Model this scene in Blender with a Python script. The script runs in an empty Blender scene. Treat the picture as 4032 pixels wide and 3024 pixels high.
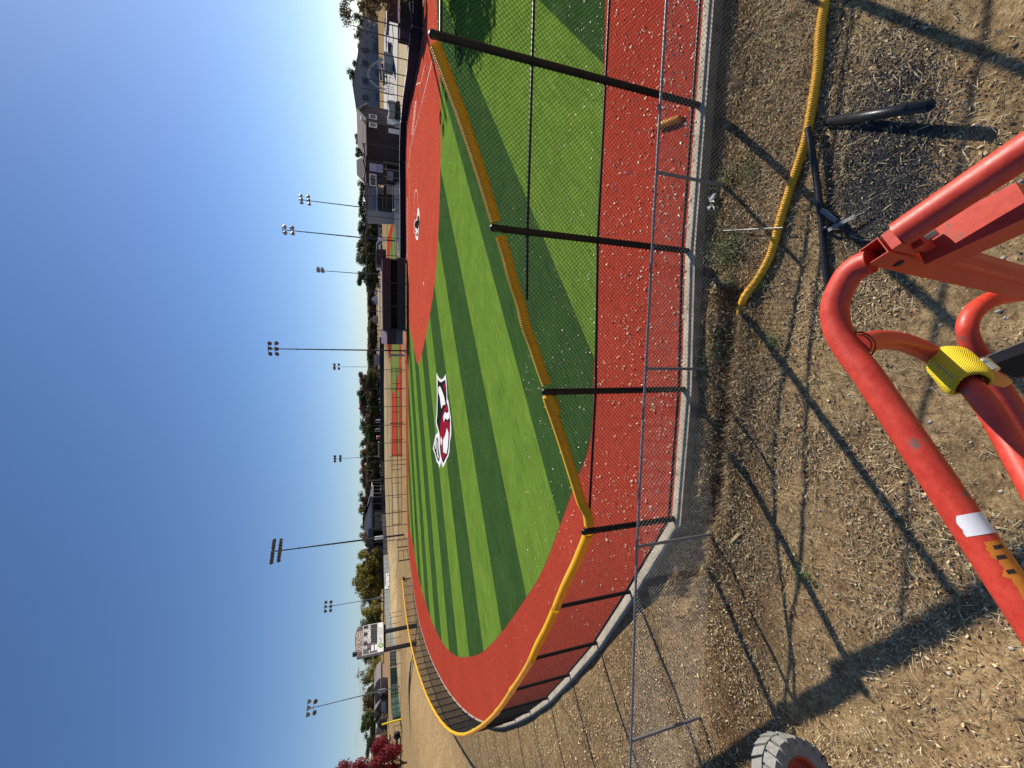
import bpy, math, random
import numpy as np
from mathutils import Vector, Matrix
random.seed(7)
rng = np.random.default_rng(7)
scene = bpy.context.scene
COL = scene.collection

# ------------------------------------------------------------------ camera model (photo lies on its side)
F = 1545.0
H = 5.1
_n = np.array([1512 - 1455, 6640 - 2016, F], float)
_up = -_n / np.linalg.norm(_n)
_fw = np.array([0, 0, 1.0])
_Y = _fw - _up * _fw.dot(_up)
_Y /= np.linalg.norm(_Y)
_X = np.cross(_Y, _up)
AX = np.array([_X, _Y, _up])            # world rows in (right, down, forward)

def ray(p):
    return AX @ np.array([1512 - p[1], p[0] - 2016, F], float)

def G(p, z=0.0):                        # where the sight line meets the level z
    r = ray(p)
    v = r * ((z - H) / r[2])
    return Vector((v[0], v[1], z))

def at(p, Yd):                          # where it reaches world depth Yd
    r = ray(p)
    v = r * (Yd / r[1])
    return Vector((v[0], v[1], v[2] + H))

def dep(p, d):                          # where it reaches optical depth d
    r = ray(p) / F * d
    return Vector((r[0], r[1], r[2] + H))

def Q(ox, oy, s):
    return lambda a, b: (ox + a / s, oy + b / s)
R1 = Q(1300, 0, 3.318); R2 = Q(1300, 400, 3.318); R3 = Q(1300, 800, 3.318); R4 = Q(1300, 1200, 3.318)
R5 = Q(1300, 1600, 3.318); R6 = Q(1300, 2000, 3.318); R7 = Q(1300, 2400, 2.658)
N1 = Q(1650, 0, 1.8433); N2 = Q(1700, 850, 1.8433); N3 = Q(1600, 1600, 1.8433); N4 = Q(1600, 2300, 2.29)
N5 = Q(2700, 0, 1.659); N6 = Q(2700, 950, 1.659); N7 = Q(2700, 1900, 1.476)
S6 = Q(1360, 2380, 6.913); Z1 = Q(3300, 850, 3.016); Z2 = Q(3500, 1250, 2.38); LG = Q(1600, 1350, 2.7667)
D = lambda x, y: (x * 1.82278, y * 1.82278)

# ------------------------------------------------------------------ materials
def nodes(name):
    m = bpy.data.materials.new(name); m.use_nodes = True
    nt = m.node_tree; b = nt.nodes['Principled BSDF']
    return m, nt, b

def lk(nt, a, b): nt.links.new(a, b)

def noise(nt, scale, detail=4, rough=.6, vec=None):
    n = nt.nodes.new('ShaderNodeTexNoise'); n.inputs['Scale'].default_value = scale
    n.inputs['Detail'].default_value = detail; n.inputs['Roughness'].default_value = rough
    if vec is not None: lk(nt, vec, n.inputs['Vector'])
    return n

def ramp(nt, src, stops):
    r = nt.nodes.new('ShaderNodeValToRGB'); e = r.color_ramp.elements
    while len(e) < len(stops): e.new(.5)
    for el, (p, c) in zip(e, stops):
        el.position = p; el.color = (*c, 1) if len(c) == 3 else c
    lk(nt, src, r.inputs['Fac']); return r

def mixc(nt, fac, a, b, mode='MIX'):
    m = nt.nodes.new('ShaderNodeMix'); m.data_type = 'RGBA'; m.blend_type = mode
    for s, v in ((m.inputs[0], fac), (m.inputs[6], a), (m.inputs[7], b)):
        if isinstance(v, (int, float)): s.default_value = v
        elif isinstance(v, tuple): s.default_value = (*v, 1)
        else: lk(nt, v, s)
    return m.outputs[2]

def coords(nt, kind='Object'):
    t = nt.nodes.new('ShaderNodeTexCoord'); return t.outputs[kind]

def mapping(nt, vec, scale=(1, 1, 1), rot=(0, 0, 0), loc=(0, 0, 0)):
    m = nt.nodes.new('ShaderNodeMapping'); lk(nt, vec, m.inputs['Vector'])
    m.inputs['Scale'].default_value = scale; m.inputs['Rotation'].default_value = rot
    m.inputs['Location'].default_value = loc
    return m.outputs['Vector']

def bump(nt, b, h, strength=.3, dist=.01):
    n = nt.nodes.new('ShaderNodeBump'); n.inputs['Strength'].default_value = strength
    n.inputs['Distance'].default_value = dist
    lk(nt, h, n.inputs['Height']); lk(nt, n.outputs['Normal'], b.inputs['Normal']); return n

def geo_pos(nt):
    g = nt.nodes.new('ShaderNodeNewGeometry'); return g.outputs['Position']

def mat(name, c, rough=.6, var=.18, scale=3.0, metal=0.0, spec=None, bmp=0.0, bscale=None):
    m, nt, b = nodes(name)
    n = noise(nt, scale, 5, .65, geo_pos(nt))
    lo = tuple(x * (1 - var) for x in c); hi = tuple(min(1, x * (1 + var)) for x in c)
    r = ramp(nt, n.outputs['Fac'], [(.3, lo), (.7, hi)])
    lk(nt, r.outputs['Color'], b.inputs['Base Color'])
    b.inputs['Roughness'].default_value = rough; b.inputs['Metallic'].default_value = metal
    if spec is not None: b.inputs['Specular IOR Level'].default_value = spec
    if bmp:
        n2 = noise(nt, bscale or scale * 8, 6, .7, geo_pos(nt)); bump(nt, b, n2.outputs['Fac'], bmp, .02)
    return m

# ------------------------------------------------------------------ mesh builder
class MB:
    def __init__(s): s.v = []; s.f = []; s.m = []; s.smooth = []
    def add(s, vs, fs, mi=0, smooth=False):
        o = len(s.v); s.v += [tuple(v) for v in vs]
        for f in fs: s.f.append([i + o for i in f]); s.m.append(mi); s.smooth.append(smooth)
        return s
    def box(s, c, d, rz=0.0, mi=0, M=None):
        hx, hy, hz = d[0] / 2, d[1] / 2, d[2] / 2
        vs = [Vector((x * hx, y * hy, z * hz)) for z in (-1, 1) for y in (-1, 1) for x in (-1, 1)]
        R = M if M is not None else Matrix.Rotation(rz, 3, 'Z')
        vs = [R @ v + Vector(c) for v in vs]
        return s.add(vs, [(0, 2, 3, 1), (4, 5, 7, 6), (0, 1, 5, 4), (2, 6, 7, 3), (0, 4, 6, 2), (1, 3, 7, 5)], mi)
    def beam(s, a, b, w, h, mi=0, up=(0, 0, 1)):
        a = Vector(a); b = Vector(b); d = (b - a)
        L = d.length; d.normalize(); u = Vector(up); sd = d.cross(u)
        if sd.length < 1e-4: sd = d.cross(Vector((1, 0, 0)))
        sd.normalize(); u = sd.cross(d)
        M = Matrix((d, sd, u)).transposed()
        return s.box((a + b) / 2, (L, w, h), M=M, mi=mi)
    def tube(s, pts, r, n=8, mi=0, caps=True, smooth=True):
        pts = [Vector(p) for p in pts]; k = len(pts)
        rs = r if isinstance(r, (list, tuple, np.ndarray)) else [r] * k
        t0 = (pts[1] - pts[0]).normalized()
        u = t0.cross(Vector((0, 0, 1)))
        if u.length < .05: u = t0.cross(Vector((1, 0, 0)))
        u.normalize(); vs = []
        for i in range(k):
            t = (pts[min(i + 1, k - 1)] - pts[max(i - 1, 0)]).normalized()
            u = (u - t * u.dot(t)).normalized(); w = t.cross(u)
            for j in range(n):
                a = 2 * math.pi * j / n
                vs.append(pts[i] + (u * math.cos(a) + w * math.sin(a)) * rs[i])
        fs = [(i * n + j, i * n + (j + 1) % n, (i + 1) * n + (j + 1) % n, (i + 1) * n + j) for i in range(k - 1) for j in range(n)]
        s.add(vs, fs, mi, smooth)
        if caps:
            s.add(vs[:n], [tuple(range(n))[::-1]], mi); s.add(vs[-n:], [tuple(range(n))], mi)
        return s
    def wire(s, a, b, r, mi=0):                     # three-sided wire
        a = Vector(a); b = Vector(b); t = (b - a).normalized()
        u = t.cross(Vector((.3, .9, .2))).normalized(); w = t.cross(u)
        o = [(u * math.cos(x) + w * math.sin(x)) * r for x in (0, 2.094, 4.189)]
        vs = [a + q for q in o] + [b + q for q in o]
        return s.add(vs, [(0, 1, 4, 3), (1, 2, 5, 4), (2, 0, 3, 5)], mi, True)
    def prism(s, poly, off, mi=0):                  # polygon swept by the vector off
        poly = [Vector(p) for p in poly]; n = len(poly); o = Vector(off)
        vs = poly + [p + o for p in poly]
        fs = [tuple(range(n)), tuple(range(2 * n - 1, n - 1, -1))]
        fs += [(i, i + n, (i + 1) % n + n, (i + 1) % n) for i in range(n)]
        return s.add(vs, fs, mi)
    def ball(s, c, r, n=10, sc=(1, 1, 1), mi=0):
        c = Vector(c); m = n // 2; vs = []
        for i in range(m + 1):
            th = math.pi * i / m
            for j in range(n):
                a = 2 * math.pi * j / n
                vs.append(c + Vector((r * sc[0] * math.sin(th) * math.cos(a), r * sc[1] * math.sin(th) * math.sin(a), r * sc[2] * math.cos(th))))
        fs = [(i * n + j, (i + 1) * n + j, (i + 1) * n + (j + 1) % n, i * n + (j + 1) % n) for i in range(m) for j in range(n)]
        return s.add(vs, fs, mi, True)
    def lathe(s, c, axis, prof, n=24, mi=0, smooth=True):   # prof: (along axis, radius)
        c = Vector(c); t = Vector(axis).normalized(); u = t.cross(Vector((0, 0, 1)))
        if u.length < .05: u = t.cross(Vector((1, 0, 0)))
        u.normalize(); w = t.cross(u); vs = []
        for (h, r) in prof:
            for j in range(n):
                a = 2 * math.pi * j / n
                vs.append(c + t * h + (u * math.cos(a) + w * math.sin(a)) * r)
        k = len(prof)
        fs = [(i * n + j, i * n + (j + 1) % n, (i + 1) * n + (j + 1) % n, (i + 1) * n + j) for i in range(k - 1) for j in range(n)]
        return s.add(vs, fs, mi, smooth)
    def build(s, name, mats, parent=None):
        me = bpy.data.meshes.new(name)
        off = Vector((0, 0, 0)); q = parent
        while q is not None: off += q.location; q = q.parent
        me.from_pydata([(v[0] - off[0], v[1] - off[1], v[2] - off[2]) for v in s.v], [], s.f)
        mats = mats if isinstance(mats, (list, tuple)) else [mats]
        for m_ in mats: me.materials.append(m_)
        me.polygons.foreach_set('material_index', s.m); me.polygons.foreach_set('use_smooth', s.smooth)
        me.update()
        o = bpy.data.objects.new(name, me); COL.objects.link(o)
        if parent is not None: o.parent = parent
        return o

def fast_mesh(name, verts, quads, mats, parent=None, k=4):     # numpy arrays, faces of k corners
    me = bpy.data.meshes.new(name)
    n = len(verts); f = len(quads)
    me.vertices.add(n); me.vertices.foreach_set('co', np.asarray(verts, np.float32).ravel())
    me.loops.add(f * k); me.loops.foreach_set('vertex_index', np.asarray(quads, np.int32).ravel())
    me.polygons.add(f); me.polygons.foreach_set('loop_start', np.arange(f, dtype=np.int32) * k)
    me.update(calc_edges=True)
    for m_ in (mats if isinstance(mats, (list, tuple)) else [mats]): me.materials.append(m_)
    o = bpy.data.objects.new(name, me); COL.objects.link(o)
    if parent is not None: o.parent = parent
    return o

def tag(o, label=None, cat=None, group=None, kind=None):
    if label: o['label'] = label
    if cat: o['category'] = cat
    if group: o['group'] = group
    if kind: o['kind'] = kind
    return o

def thing(name, label, cat, loc=(0, 0, 0), group=None, rz=0.0):
    o = bpy.data.objects.new(name, None); COL.objects.link(o)
    o.location = loc; o.rotation_euler = (0, 0, rz); o.empty_display_size = .2
    return tag(o, label, cat, group)

def struct(o): return tag(o, kind='structure')

def copy_tree(o, parent=None):
    c = o.copy(); COL.objects.link(c)
    if parent is not None: c.parent = parent
    for ch in list(o.children): copy_tree(ch, c)
    return c

def smooth_path(pts, per=6, closed=False):       # Catmull-Rom
    P = [Vector(p) for p in pts]; n = len(P); out = []
    rngs = range(n) if closed else range(n - 1)
    for i in rngs:
        if closed: a, b, c, d = P[i - 1], P[i], P[(i + 1) % n], P[(i + 2) % n]
        else: a, b, c, d = P[max(i - 1, 0)], P[i], P[i + 1], P[min(i + 2, n - 1)]
        for j in range(per):
            t = j / per
            out.append(.5 * ((2 * b) + (c - a) * t + (2 * a - 5 * b + 4 * c - d) * t * t + (3 * b - a - 3 * c + d) * t ** 3))
    if not closed: out.append(P[-1])
    return out

def resample(P, step):
    P = [Vector(p) for p in P]; out = [P[0]]; left = step
    for a, b in zip(P, P[1:]):
        L = (b - a).length; pos = 0.0
        while L - pos >= left:
            pos += left; out.append(a.lerp(b, pos / L)); left = step
        left -= L - pos
    return out

def text_poly(txt, size, bold=0.0):              # flat letter outlines as (verts, faces) in the xy plane
    cu = bpy.data.curves.new('lettering', 'FONT'); cu.body = txt; cu.size = size; cu.offset = bold
    cu.align_x = 'CENTER'; cu.align_y = 'CENTER'; cu.resolution_u = 3
    o = bpy.data.objects.new('lettering', cu); COL.objects.link(o)
    dg = bpy.context.evaluated_depsgraph_get(); me = bpy.data.meshes.new_from_object(o.evaluated_get(dg))
    vs = [v.co.copy() for v in me.vertices]; fs = [tuple(p.vertices) for p in me.polygons]
    bpy.data.objects.remove(o); bpy.data.curves.remove(cu); bpy.data.meshes.remove(me)
    return vs, fs

class Wall:                                      # an upright plane standing on two ground points
    def __init__(s, a, b):
        s.a = Vector((a[0], a[1], 0)); s.b = Vector((b[0], b[1], 0))
        s.t = (s.b - s.a).normalized(); s.n = Vector((s.t.y, -s.t.x, 0))
        if s.n.dot(-s.a) < 0: s.n = -s.n         # faces the camera side
    def pt(s, p, o=0.0):
        r = Vector(ray(p)); c = Vector((0, 0, H)); k = (s.a + s.n * o - c).dot(s.n) / r.dot(s.n)
        return c + r * k
    def uz(s, p):
        w = s.pt(p); return ((w - s.a).dot(s.t), w.z)
    def P(s, u, z, o=0.0):
        v = s.a + s.t * u + s.n * o; return Vector((v.x, v.y, z))
    def quad(s, mb, px, o0, o1, mi=0):
        q = [s.uz(p) for p in px]
        return mb.prism([s.P(u, z, o0) for u, z in q], s.n * (o1 - o0), mi)
    def rect(s, mb, p, q, o0, o1, mi=0):         # axis-aligned rectangle from two opposite corners
        (u0, z0), (u1, z1) = s.uz(p), s.uz(q)
        return s.urect(mb, u0, z0, u1, z1, o0, o1, mi)
    def urect(s, mb, u0, z0, u1, z1, o0, o1, mi=0):
        return mb.prism([s.P(u0, z0, o0), s.P(u1, z0, o0), s.P(u1, z1, o0), s.P(u0, z1, o0)], s.n * (o1 - o0), mi)
    def text(s, mb, txt, size, u, z, o, sx=1.0, bold=0.0, mi=0, flip=1):
        vs, fs = text_poly(txt, size, bold)
        mb.add([s.P(u + flip * v.x * sx, z + v.y, o) for v in vs], fs, mi)
# ------------------------------------------------------------------ light, sky, camera
SUN_AZ = math.radians(54.5)      # clockwise from +Y towards +X
SUN_EL = math.radians(34.3)
w = bpy.data.worlds.new("World"); scene.world = w; w.use_nodes = True
wn = w.node_tree; bg = wn.nodes['Background']
sky = wn.nodes.new('ShaderNodeTexSky'); sky.sky_type = 'NISHITA'; sky.sun_disc = False
sky.sun_elevation = SUN_EL; sky.sun_rotation = SUN_AZ; sky.altitude = 300; sky.air_density = 1.0; sky.dust_density = 0.25; sky.ozone_density = 3.0
hs = wn.nodes.new('ShaderNodeHueSaturation'); hs.inputs['Saturation'].default_value = 1.1
tint = wn.nodes.new('ShaderNodeMix'); tint.data_type = 'RGBA'; tint.blend_type = 'MULTIPLY'; tint.inputs[0].default_value = 1; tint.inputs[7].default_value = (.92, .94, 1.06, 1)
lk(wn, sky.outputs['Color'], hs.inputs['Color']); lk(wn, hs.outputs['Color'], tint.inputs[6]); lk(wn, tint.outputs[2], bg.inputs['Color']); bg.inputs['Strength'].default_value = .082
sl = bpy.data.lights.new('sun', 'SUN'); sl.energy = 5.0; sl.angle = math.radians(.53); sl.color = (1.0, .92, .80)
so = bpy.data.objects.new('sun', sl); COL.objects.link(so)
sd = Vector((math.sin(SUN_AZ) * math.cos(SUN_EL), math.cos(SUN_AZ) * math.cos(SUN_EL), math.sin(SUN_EL)))
so.rotation_euler = sd.to_track_quat('Z', 'Y').to_euler(); so.location = sd * 60
scene.view_settings.view_transform = 'Standard'; scene.view_settings.look = 'None'
scene.view_settings.gamma = 1; scene.view_settings.exposure = 0.4
scene.cycles.use_denoising = True
scene.cycles.max_bounces = 6; scene.cycles.transparent_max_bounces = 12

cd = bpy.data.cameras.new('camera'); cam = bpy.data.objects.new('camera', cd); COL.objects.link(cam)
cd.sensor_fit = 'HORIZONTAL'; cd.sensor_width = 36; cd.lens = F / 4032 * 36
cd.clip_start = .05; cd.clip_end = 6000
cx = AX[:, 1]; cy = AX[:, 0]; cz = -AX[:, 2]     # photo right = world down, photo up = world right
M = Matrix(((cx[0], cy[0], cz[0], 0), (cx[1], cy[1], cz[1], 0), (cx[2], cy[2], cz[2], H), (0, 0, 0, 1)))
cam.matrix_world = M; scene.camera = cam

# ------------------------------------------------------------------ shared materials
def col(h): # sRGB 0..255 -> linear
    return tuple(((x / 255) / 12.92 if x / 255 <= .04045 else ((x / 255 + .055) / 1.055) ** 2.4) for x in h)
black_metal = mat('black_powder_coat', (.008, .008, .009), .4, .3, 20, spec=.3)
black_wire = mat('black_vinyl_wire', (.010, .010, .010), .6, .3, 30, spec=.15)
galv = mat('weathered_galvanised_steel', (.20, .20, .20), .5, .35, 25, metal=.25)
galv_wire = mat('galvanised_wire', (.30, .29, .27), .42, .25, 30, metal=.4)
def plastic(name, c, fac, var=.12):
    m = mat(name, c, .4, var, 5); nt = m.node_tree; t = nt.nodes.new('ShaderNodeBsdfTranslucent'); t.inputs['Color'].default_value = (.92, .40, .01, 1)
    x = nt.nodes.new('ShaderNodeMixShader'); x.inputs[0].default_value = fac; lk(nt, nt.nodes['Principled BSDF'].outputs[0], x.inputs[1]); lk(nt, t.outputs[0], x.inputs[2])
    lk(nt, x.outputs[0], nt.nodes['Material Output'].inputs['Surface']); return m
yellow_cap = plastic('yellow_fence_cap_plastic', (.90, .58, .014), .38)
yellow_pipe_m = mat('dusty_yellow_drain_pipe', (.80, .40, .014), .5, .18, 5)
orange_pipe_m = mat('orange_yellow_pipe', (.75, .30, .015), .5, .15, 8)
black_pipe_m = mat('scuffed_black_poly_pipe', (.018, .018, .02), .38, .5, 14)
kerb_side = mat('brown_concrete_side', (.20, .155, .11), .95, .3, 6, spec=.1)  # darker brown than the kerb top, for its outer face
dark_pole = mat('dark_bronze_steel', (.02, .021, .026), .45, .3, 4)
grey_pole = mat('grey_galvanised_pole', (.13, .14, .16), .5, .2, 4, metal=.3)
lamp_m = mat('floodlight_aluminium', (.34, .35, .37), .4, .15, 6, metal=.6)
lamp_dark = mat('floodlight_lens', (.10, .10, .10), .25, .2, 6)
white_m = mat('white_paint', (.78, .78, .76), .5, .05, 4)
navy_pad = mat('navy_vinyl_padding', (.012, .013, .021), .6, .25, 2, spec=.1)
maroon = mat('dark_maroon_siding', (.030, .012, .018), .6, .2, 1.2)
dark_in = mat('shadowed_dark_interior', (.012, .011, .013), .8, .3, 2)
tan_roof = mat('tan_brown_shingles', (.24, .175, .15), .9, .18, 5)
grey_wall = mat('grey_metal_siding', (.20, .21, .235), .6, .1, 1)
green_roof = mat('dull_green_metal_roof', (.105, .13, .12), .5, .12, 1)
glass_m = mat('dark_window_glass', (.03, .036, .045), .12, .2, 1, spec=.8)
timber = mat('weathered_timber', (.22, .17, .12), .85, .25, 5)
bleacher_m = mat('bleacher_aluminium', (.5, .51, .53), .35, .1, 5, metal=.6)

def mottled(name, stops, sc, rough=.9, bmp=.5, bs=40, bd=.02, stretch=None, rz=0):
    m, nt, b = nodes(name)
    p = geo_pos(nt)
    if stretch: p2 = mapping(nt, p, stretch, (0, 0, rz))
    else: p2 = p
    n = noise(nt, sc, 8, .7, p2)
    r = ramp(nt, n.outputs['Fac'], stops)
    n3 = noise(nt, sc * 14, 3, .6, p)
    r3 = ramp(nt, n3.outputs['Fac'], [(.3, (.62, .62, .62)), (.7, (1.3, 1.3, 1.3))])
    lk(nt, mixc(nt, .8, r.outputs['Color'], r3.outputs['Color'], 'MULTIPLY'), b.inputs['Base Color'])
    b.inputs['Roughness'].default_value = rough; b.inputs['Specular IOR Level'].default_value = .15
    n2 = noise(nt, bs, 6, .75, p); bump(nt, b, n2.outputs['Fac'], bmp, bd)
    return m

concrete = mottled('stained_pale_concrete', [(.28, (.25, .21, .155)), (.45, (.42, .365, .28)), (.7, (.54, .475, .37))], 2.6, bs=90, bmp=.15, bd=.006)

# bare earth and dry grass outside the fence
def earth():
    m, nt, b = nodes('dry_earth_and_grass')
    p = geo_pos(nt)
    big = noise(nt, .55, 5, .6, p); mid = noise(nt, 3.5, 7, .7, p)
    fine = noise(nt, 45, 5, .7, p)
    strk = noise(nt, .35, 6, .7, mapping(nt, p, (.35, 2.2, 1), (0, 0, .9)))
    soil = ramp(nt, mid.outputs['Fac'], [(.3, (.21, .140, .075)), (.5, (.35, .242, .130)), (.72, (.48, .345, .195))])
    grass = ramp(nt, mid.outputs['Fac'], [(.3, (.23, .160, .082)), (.55, (.40, .295, .160)), (.75, (.52, .405, .235))])
    f = ramp(nt, big.outputs['Fac'], [(.42, (0, 0, 0)), (.6, (1, 1, 1))])
    c1 = mixc(nt, f.outputs['Color'], soil.outputs['Color'], grass.outputs['Color'])
    s2 = ramp(nt, strk.outputs['Fac'], [(.3, (.72, .70, .66)), (.7, (1.18, 1.16, 1.1))])
    c2 = mixc(nt, .35, c1, s2.outputs['Color'], 'MULTIPLY')
    f2 = ramp(nt, fine.outputs['Fac'], [(.32, (.42, .40, .38)), (.68, (1.42, 1.40, 1.36))])
    mid2 = noise(nt, 14, 6, .75, p); f4 = ramp(nt, mid2.outputs['Fac'], [(.34, (.46, .43, .40)), (.62, (1.22, 1.2, 1.17))])
    c2 = mixc(nt, .75, c2, f4.outputs['Color'], 'MULTIPLY')
    c3 = mixc(nt, .8, c2, f2.outputs['Color'], 'MULTIPLY')
    # darker brown soil strip along the ditch behind the kerb
    sy = nt.nodes.new('ShaderNodeSeparateXYZ'); lk(nt, p, sy.inputs[0])
    yy = nt.nodes.new('ShaderNodeMath'); yy.operation = 'MULTIPLY_ADD'; lk(nt, mid.outputs['Fac'], yy.inputs[0]); yy.inputs[1].default_value = .9; lk(nt, sy.outputs[1], yy.inputs[2])
    ys = nt.nodes.new('ShaderNodeMath'); ys.operation = 'MULTIPLY'; lk(nt, yy.outputs[0], ys.inputs[0]); ys.inputs[1].default_value = .1
    sr = ramp(nt, ys.outputs[0], [(.455, (0, 0, 0)), (.50, (1, 1, 1)), (.555, (1, 1, 1)), (.60, (0, 0, 0))])
    c3 = mixc(nt, sr.outputs['Color'], c3, mixc(nt, 1.0, c3, (.56, .50, .46), 'MULTIPLY'))
    # spilt black rubber crumb beside the pipes: a stain with a shape of its own
    q = mapping(nt, p, (.78, 1.5, 1), (0, 0, .25), (CRUMB[0], CRUMB[1], 0))
    sep = nt.nodes.new('ShaderNodeSeparateXYZ'); lk(nt, q, sep.inputs[0])
    cmb = nt.nodes.new('ShaderNodeCombineXYZ'); lk(nt, sep.outputs[0], cmb.inputs[0]); lk(nt, sep.outputs[1], cmb.inputs[1])
    ln = nt.nodes.new('ShaderNodeVectorMath'); ln.operation = 'LENGTH'; lk(nt, cmb.outputs[0], ln.inputs[0])
    ad = nt.nodes.new('ShaderNodeMath'); ad.operation = 'MULTIPLY_ADD'; lk(nt, mid.outputs['Fac'], ad.inputs[0])
    ad.inputs[1].default_value = .55; lk(nt, ln.outputs['Value'], ad.inputs[2])
    st = ramp(nt, ad.outputs[0], [(.78, (.95, .95, .95)), (1.12, (0, 0, 0))])
    c4 = mixc(nt, st.outputs['Color'], c3, (.030, .027, .025))
    lk(nt, c4, b.inputs['Base Color']); b.inputs['Roughness'].default_value = 1; b.inputs['Specular IOR Level'].default_value = 0
    h = nt.nodes.new('ShaderNodeMath'); h.operation = 'MULTIPLY_ADD'; lk(nt, fine.outputs['Fac'], h.inputs[0]); h.inputs[1].default_value = .5; lk(nt, mid.outputs['Fac'], h.inputs[2])
    bump(nt, b, h.outputs[0], .6, .035)
    return m

def track_mat(name, base):
    m, nt, b = nodes(name)
    p = geo_pos(nt)
    a = noise(nt, .35, 4, .6, p); f = noise(nt, 90, 3, .7, p); g = noise(nt, 7, 5, .7, p)
    r = ramp(nt, a.outputs['Fac'], [(.3, tuple(x * .9 for x in base)), (.7, tuple(x * 1.08 for x in base))])
    r2 = ramp(nt, f.outputs['Fac'], [(.3, (.62, .62, .62)), (.7, (1.35, 1.35, 1.35))])
    r3 = ramp(nt, g.outputs['Fac'], [(.3, (.74, .75, .76)), (.7, (1.2, 1.19, 1.18))])
    c = mixc(nt, 1.0, mixc(nt, .8, r.outputs['Color'], r2.outputs['Color'], 'MULTIPLY'), r3.outputs['Color'], 'MULTIPLY')
    lk(nt, c, b.inputs['Base Color']); b.inputs['Roughness'].default_value = 1; b.inputs['Specular IOR Level'].default_value = 0
    bump(nt, b, f.outputs['Fac'], .5, .012)
    return m
track_red = track_mat('red_warning_track_turf', (.37, .053, .031))
infield_red = track_mat('red_infield_turf', (.46, .074, .042))

def turf_mat(name, light, dark, ang, pitch, phase):
    m, nt, b = nodes(name)
    p = geo_pos(nt)
    q = mapping(nt, p, (1, 1, 1), (0, 0, ang))       # x runs along the stripes after this turn
    sep = nt.nodes.new('ShaderNodeSeparateXYZ'); lk(nt, q, sep.inputs[0])
    ma = nt.nodes.new('ShaderNodeMath'); ma.operation = 'MULTIPLY_ADD'; lk(nt, sep.outputs[1], ma.inputs[0])
    ma.inputs[1].default_value = 1 / (2 * pitch); ma.inputs[2].default_value = phase
    fr = nt.nodes.new('ShaderNodeMath'); fr.operation = 'FRACT'; lk(nt, ma.outputs[0], fr.inputs[0])
    gt = nt.nodes.new('ShaderNodeMath'); gt.operation = 'GREATER_THAN'; lk(nt, fr.outputs[0], gt.inputs[0]); gt.inputs[1].default_value = .5
    c = mixc(nt, gt.outputs[0], light, dark)
    al = noise(nt, 3.0, 6, .7, mapping(nt, q, (.25, 2.6, 1)))
    bl = noise(nt, .5, 5, .65, p); f = noise(nt, 70, 4, .7, p)
    r1 = ramp(nt, al.outputs['Fac'], [(.3, (.66, .68, .68)), (.7, (1.3, 1.27, 1.25))])
    r2 = ramp(nt, bl.outputs['Fac'], [(.3, (.78, .82, .86)), (.7, (1.17, 1.14, 1.12))])
    r3 = ramp(nt, f.outputs['Fac'], [(.3, (.55, .58, .55)), (.7, (1.4, 1.38, 1.35))])
    c = mixc(nt, .9, c, r1.outputs['Color'], 'MULTIPLY'); c = mixc(nt, .9, c, r2.outputs['Color'], 'MULTIPLY'); c = mixc(nt, .8, c, r3.outputs['Color'], 'MULTIPLY')
    lk(nt, c, b.inputs['Base Color']); b.inputs['Roughness'].default_value = 1; b.inputs['Specular IOR Level'].default_value = 0
    bump(nt, b, f.outputs['Fac'], .6, .02)
    return m
# ------------------------------------------------------------------ field outline
ZG = -.3
POSTS = [N1(2030, 765), N2(1860, 255), N2(1835, 1258), N3(1945, 815)]          # A B C D bases
pA, pB, pC, pD = [G(p) for p in POSTS]
dirAB = (pA - pB).normalized()
pR1 = pA + dirAB * 2.44; pR2 = pA + dirAB * 4.88; pR3 = pA + dirAB * 7.3
curve_px = [N4(2010, 85), N4(1720, 530), N4(1410, 885), N4(1180, 1105)]
curve = [G(p) for p in curve_px]
more = [D(1090, 1562), D(1050, 1562), D(1020, 1548), D(990, 1521), D(960, 1480), D(930, 1420), D(910, 1360), D(897, 1300), D(888, 1234)]
curve += [G(p) for p in more]
left_path = smooth_path([pD] + curve, 8)
# equally spaced post bases along the left curve
lp = resample(left_path, 2.46)
far_px = [D(888, 1234), R6(1055, 820), R6(1025, 540), R6(1010, 212), R5(1010, 1540), R5(1000, 1145), R5(993, 700), R5(990, 235), R4(990, 1095), R4(985, 850)]
wall_px = [R4(985, 660), R3(1008, 1180), R3(1003, 740), R3(995, 200), R2(987, 1200), R2(983, 800), R2(990, 560), R1(1000, 1600), R1(1045, 1330), R1(1080, 1190), R1(1130, 960), R1(1180, 700), R1(1205, 520), R1(1215, 300), R1(1225, 0), R1(1240, -250)]
far_pts = [G(p) for p in far_px]; wall_pts = [G(p) for p in wall_px]
near_right = Vector((26, 3.2, 0))
outline = [pR3 + Vector((14, -.6, 0)), pR3, pA, pB, pC, pD] + left_path[1:] + far_pts[1:] + wall_pts
OUT = np.array([[p.x, p.y] for p in outline])

def inside(P, poly):
    x, y = P[:, 0], P[:, 1]; r = np.zeros(len(P), bool)
    j = len(poly) - 1
    for i in range(len(poly)):
        xi, yi = poly[i]; xj, yj = poly[j]
        c = ((yi > y) != (yj > y)) & (x < (xj - xi) * (y - yi) / (yj - yi + 1e-12) + xi)
        r ^= c; j = i
    return r

def dist_poly(P, line):
    d = np.full(len(P), 1e9)
    for a, b in zip(line[:-1], line[1:]):
        ab = b - a; L = ab @ ab + 1e-12
        t = np.clip(((P - a) @ ab) / L, 0, 1)
        d = np.minimum(d, np.hypot(*(P - a - t[:, None] * ab).T))
    return d

def sst(a, b, x):
    t = np.clip((x - a) / (b - a), 0, 1); return t * t * (3 - 2 * t)

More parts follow.
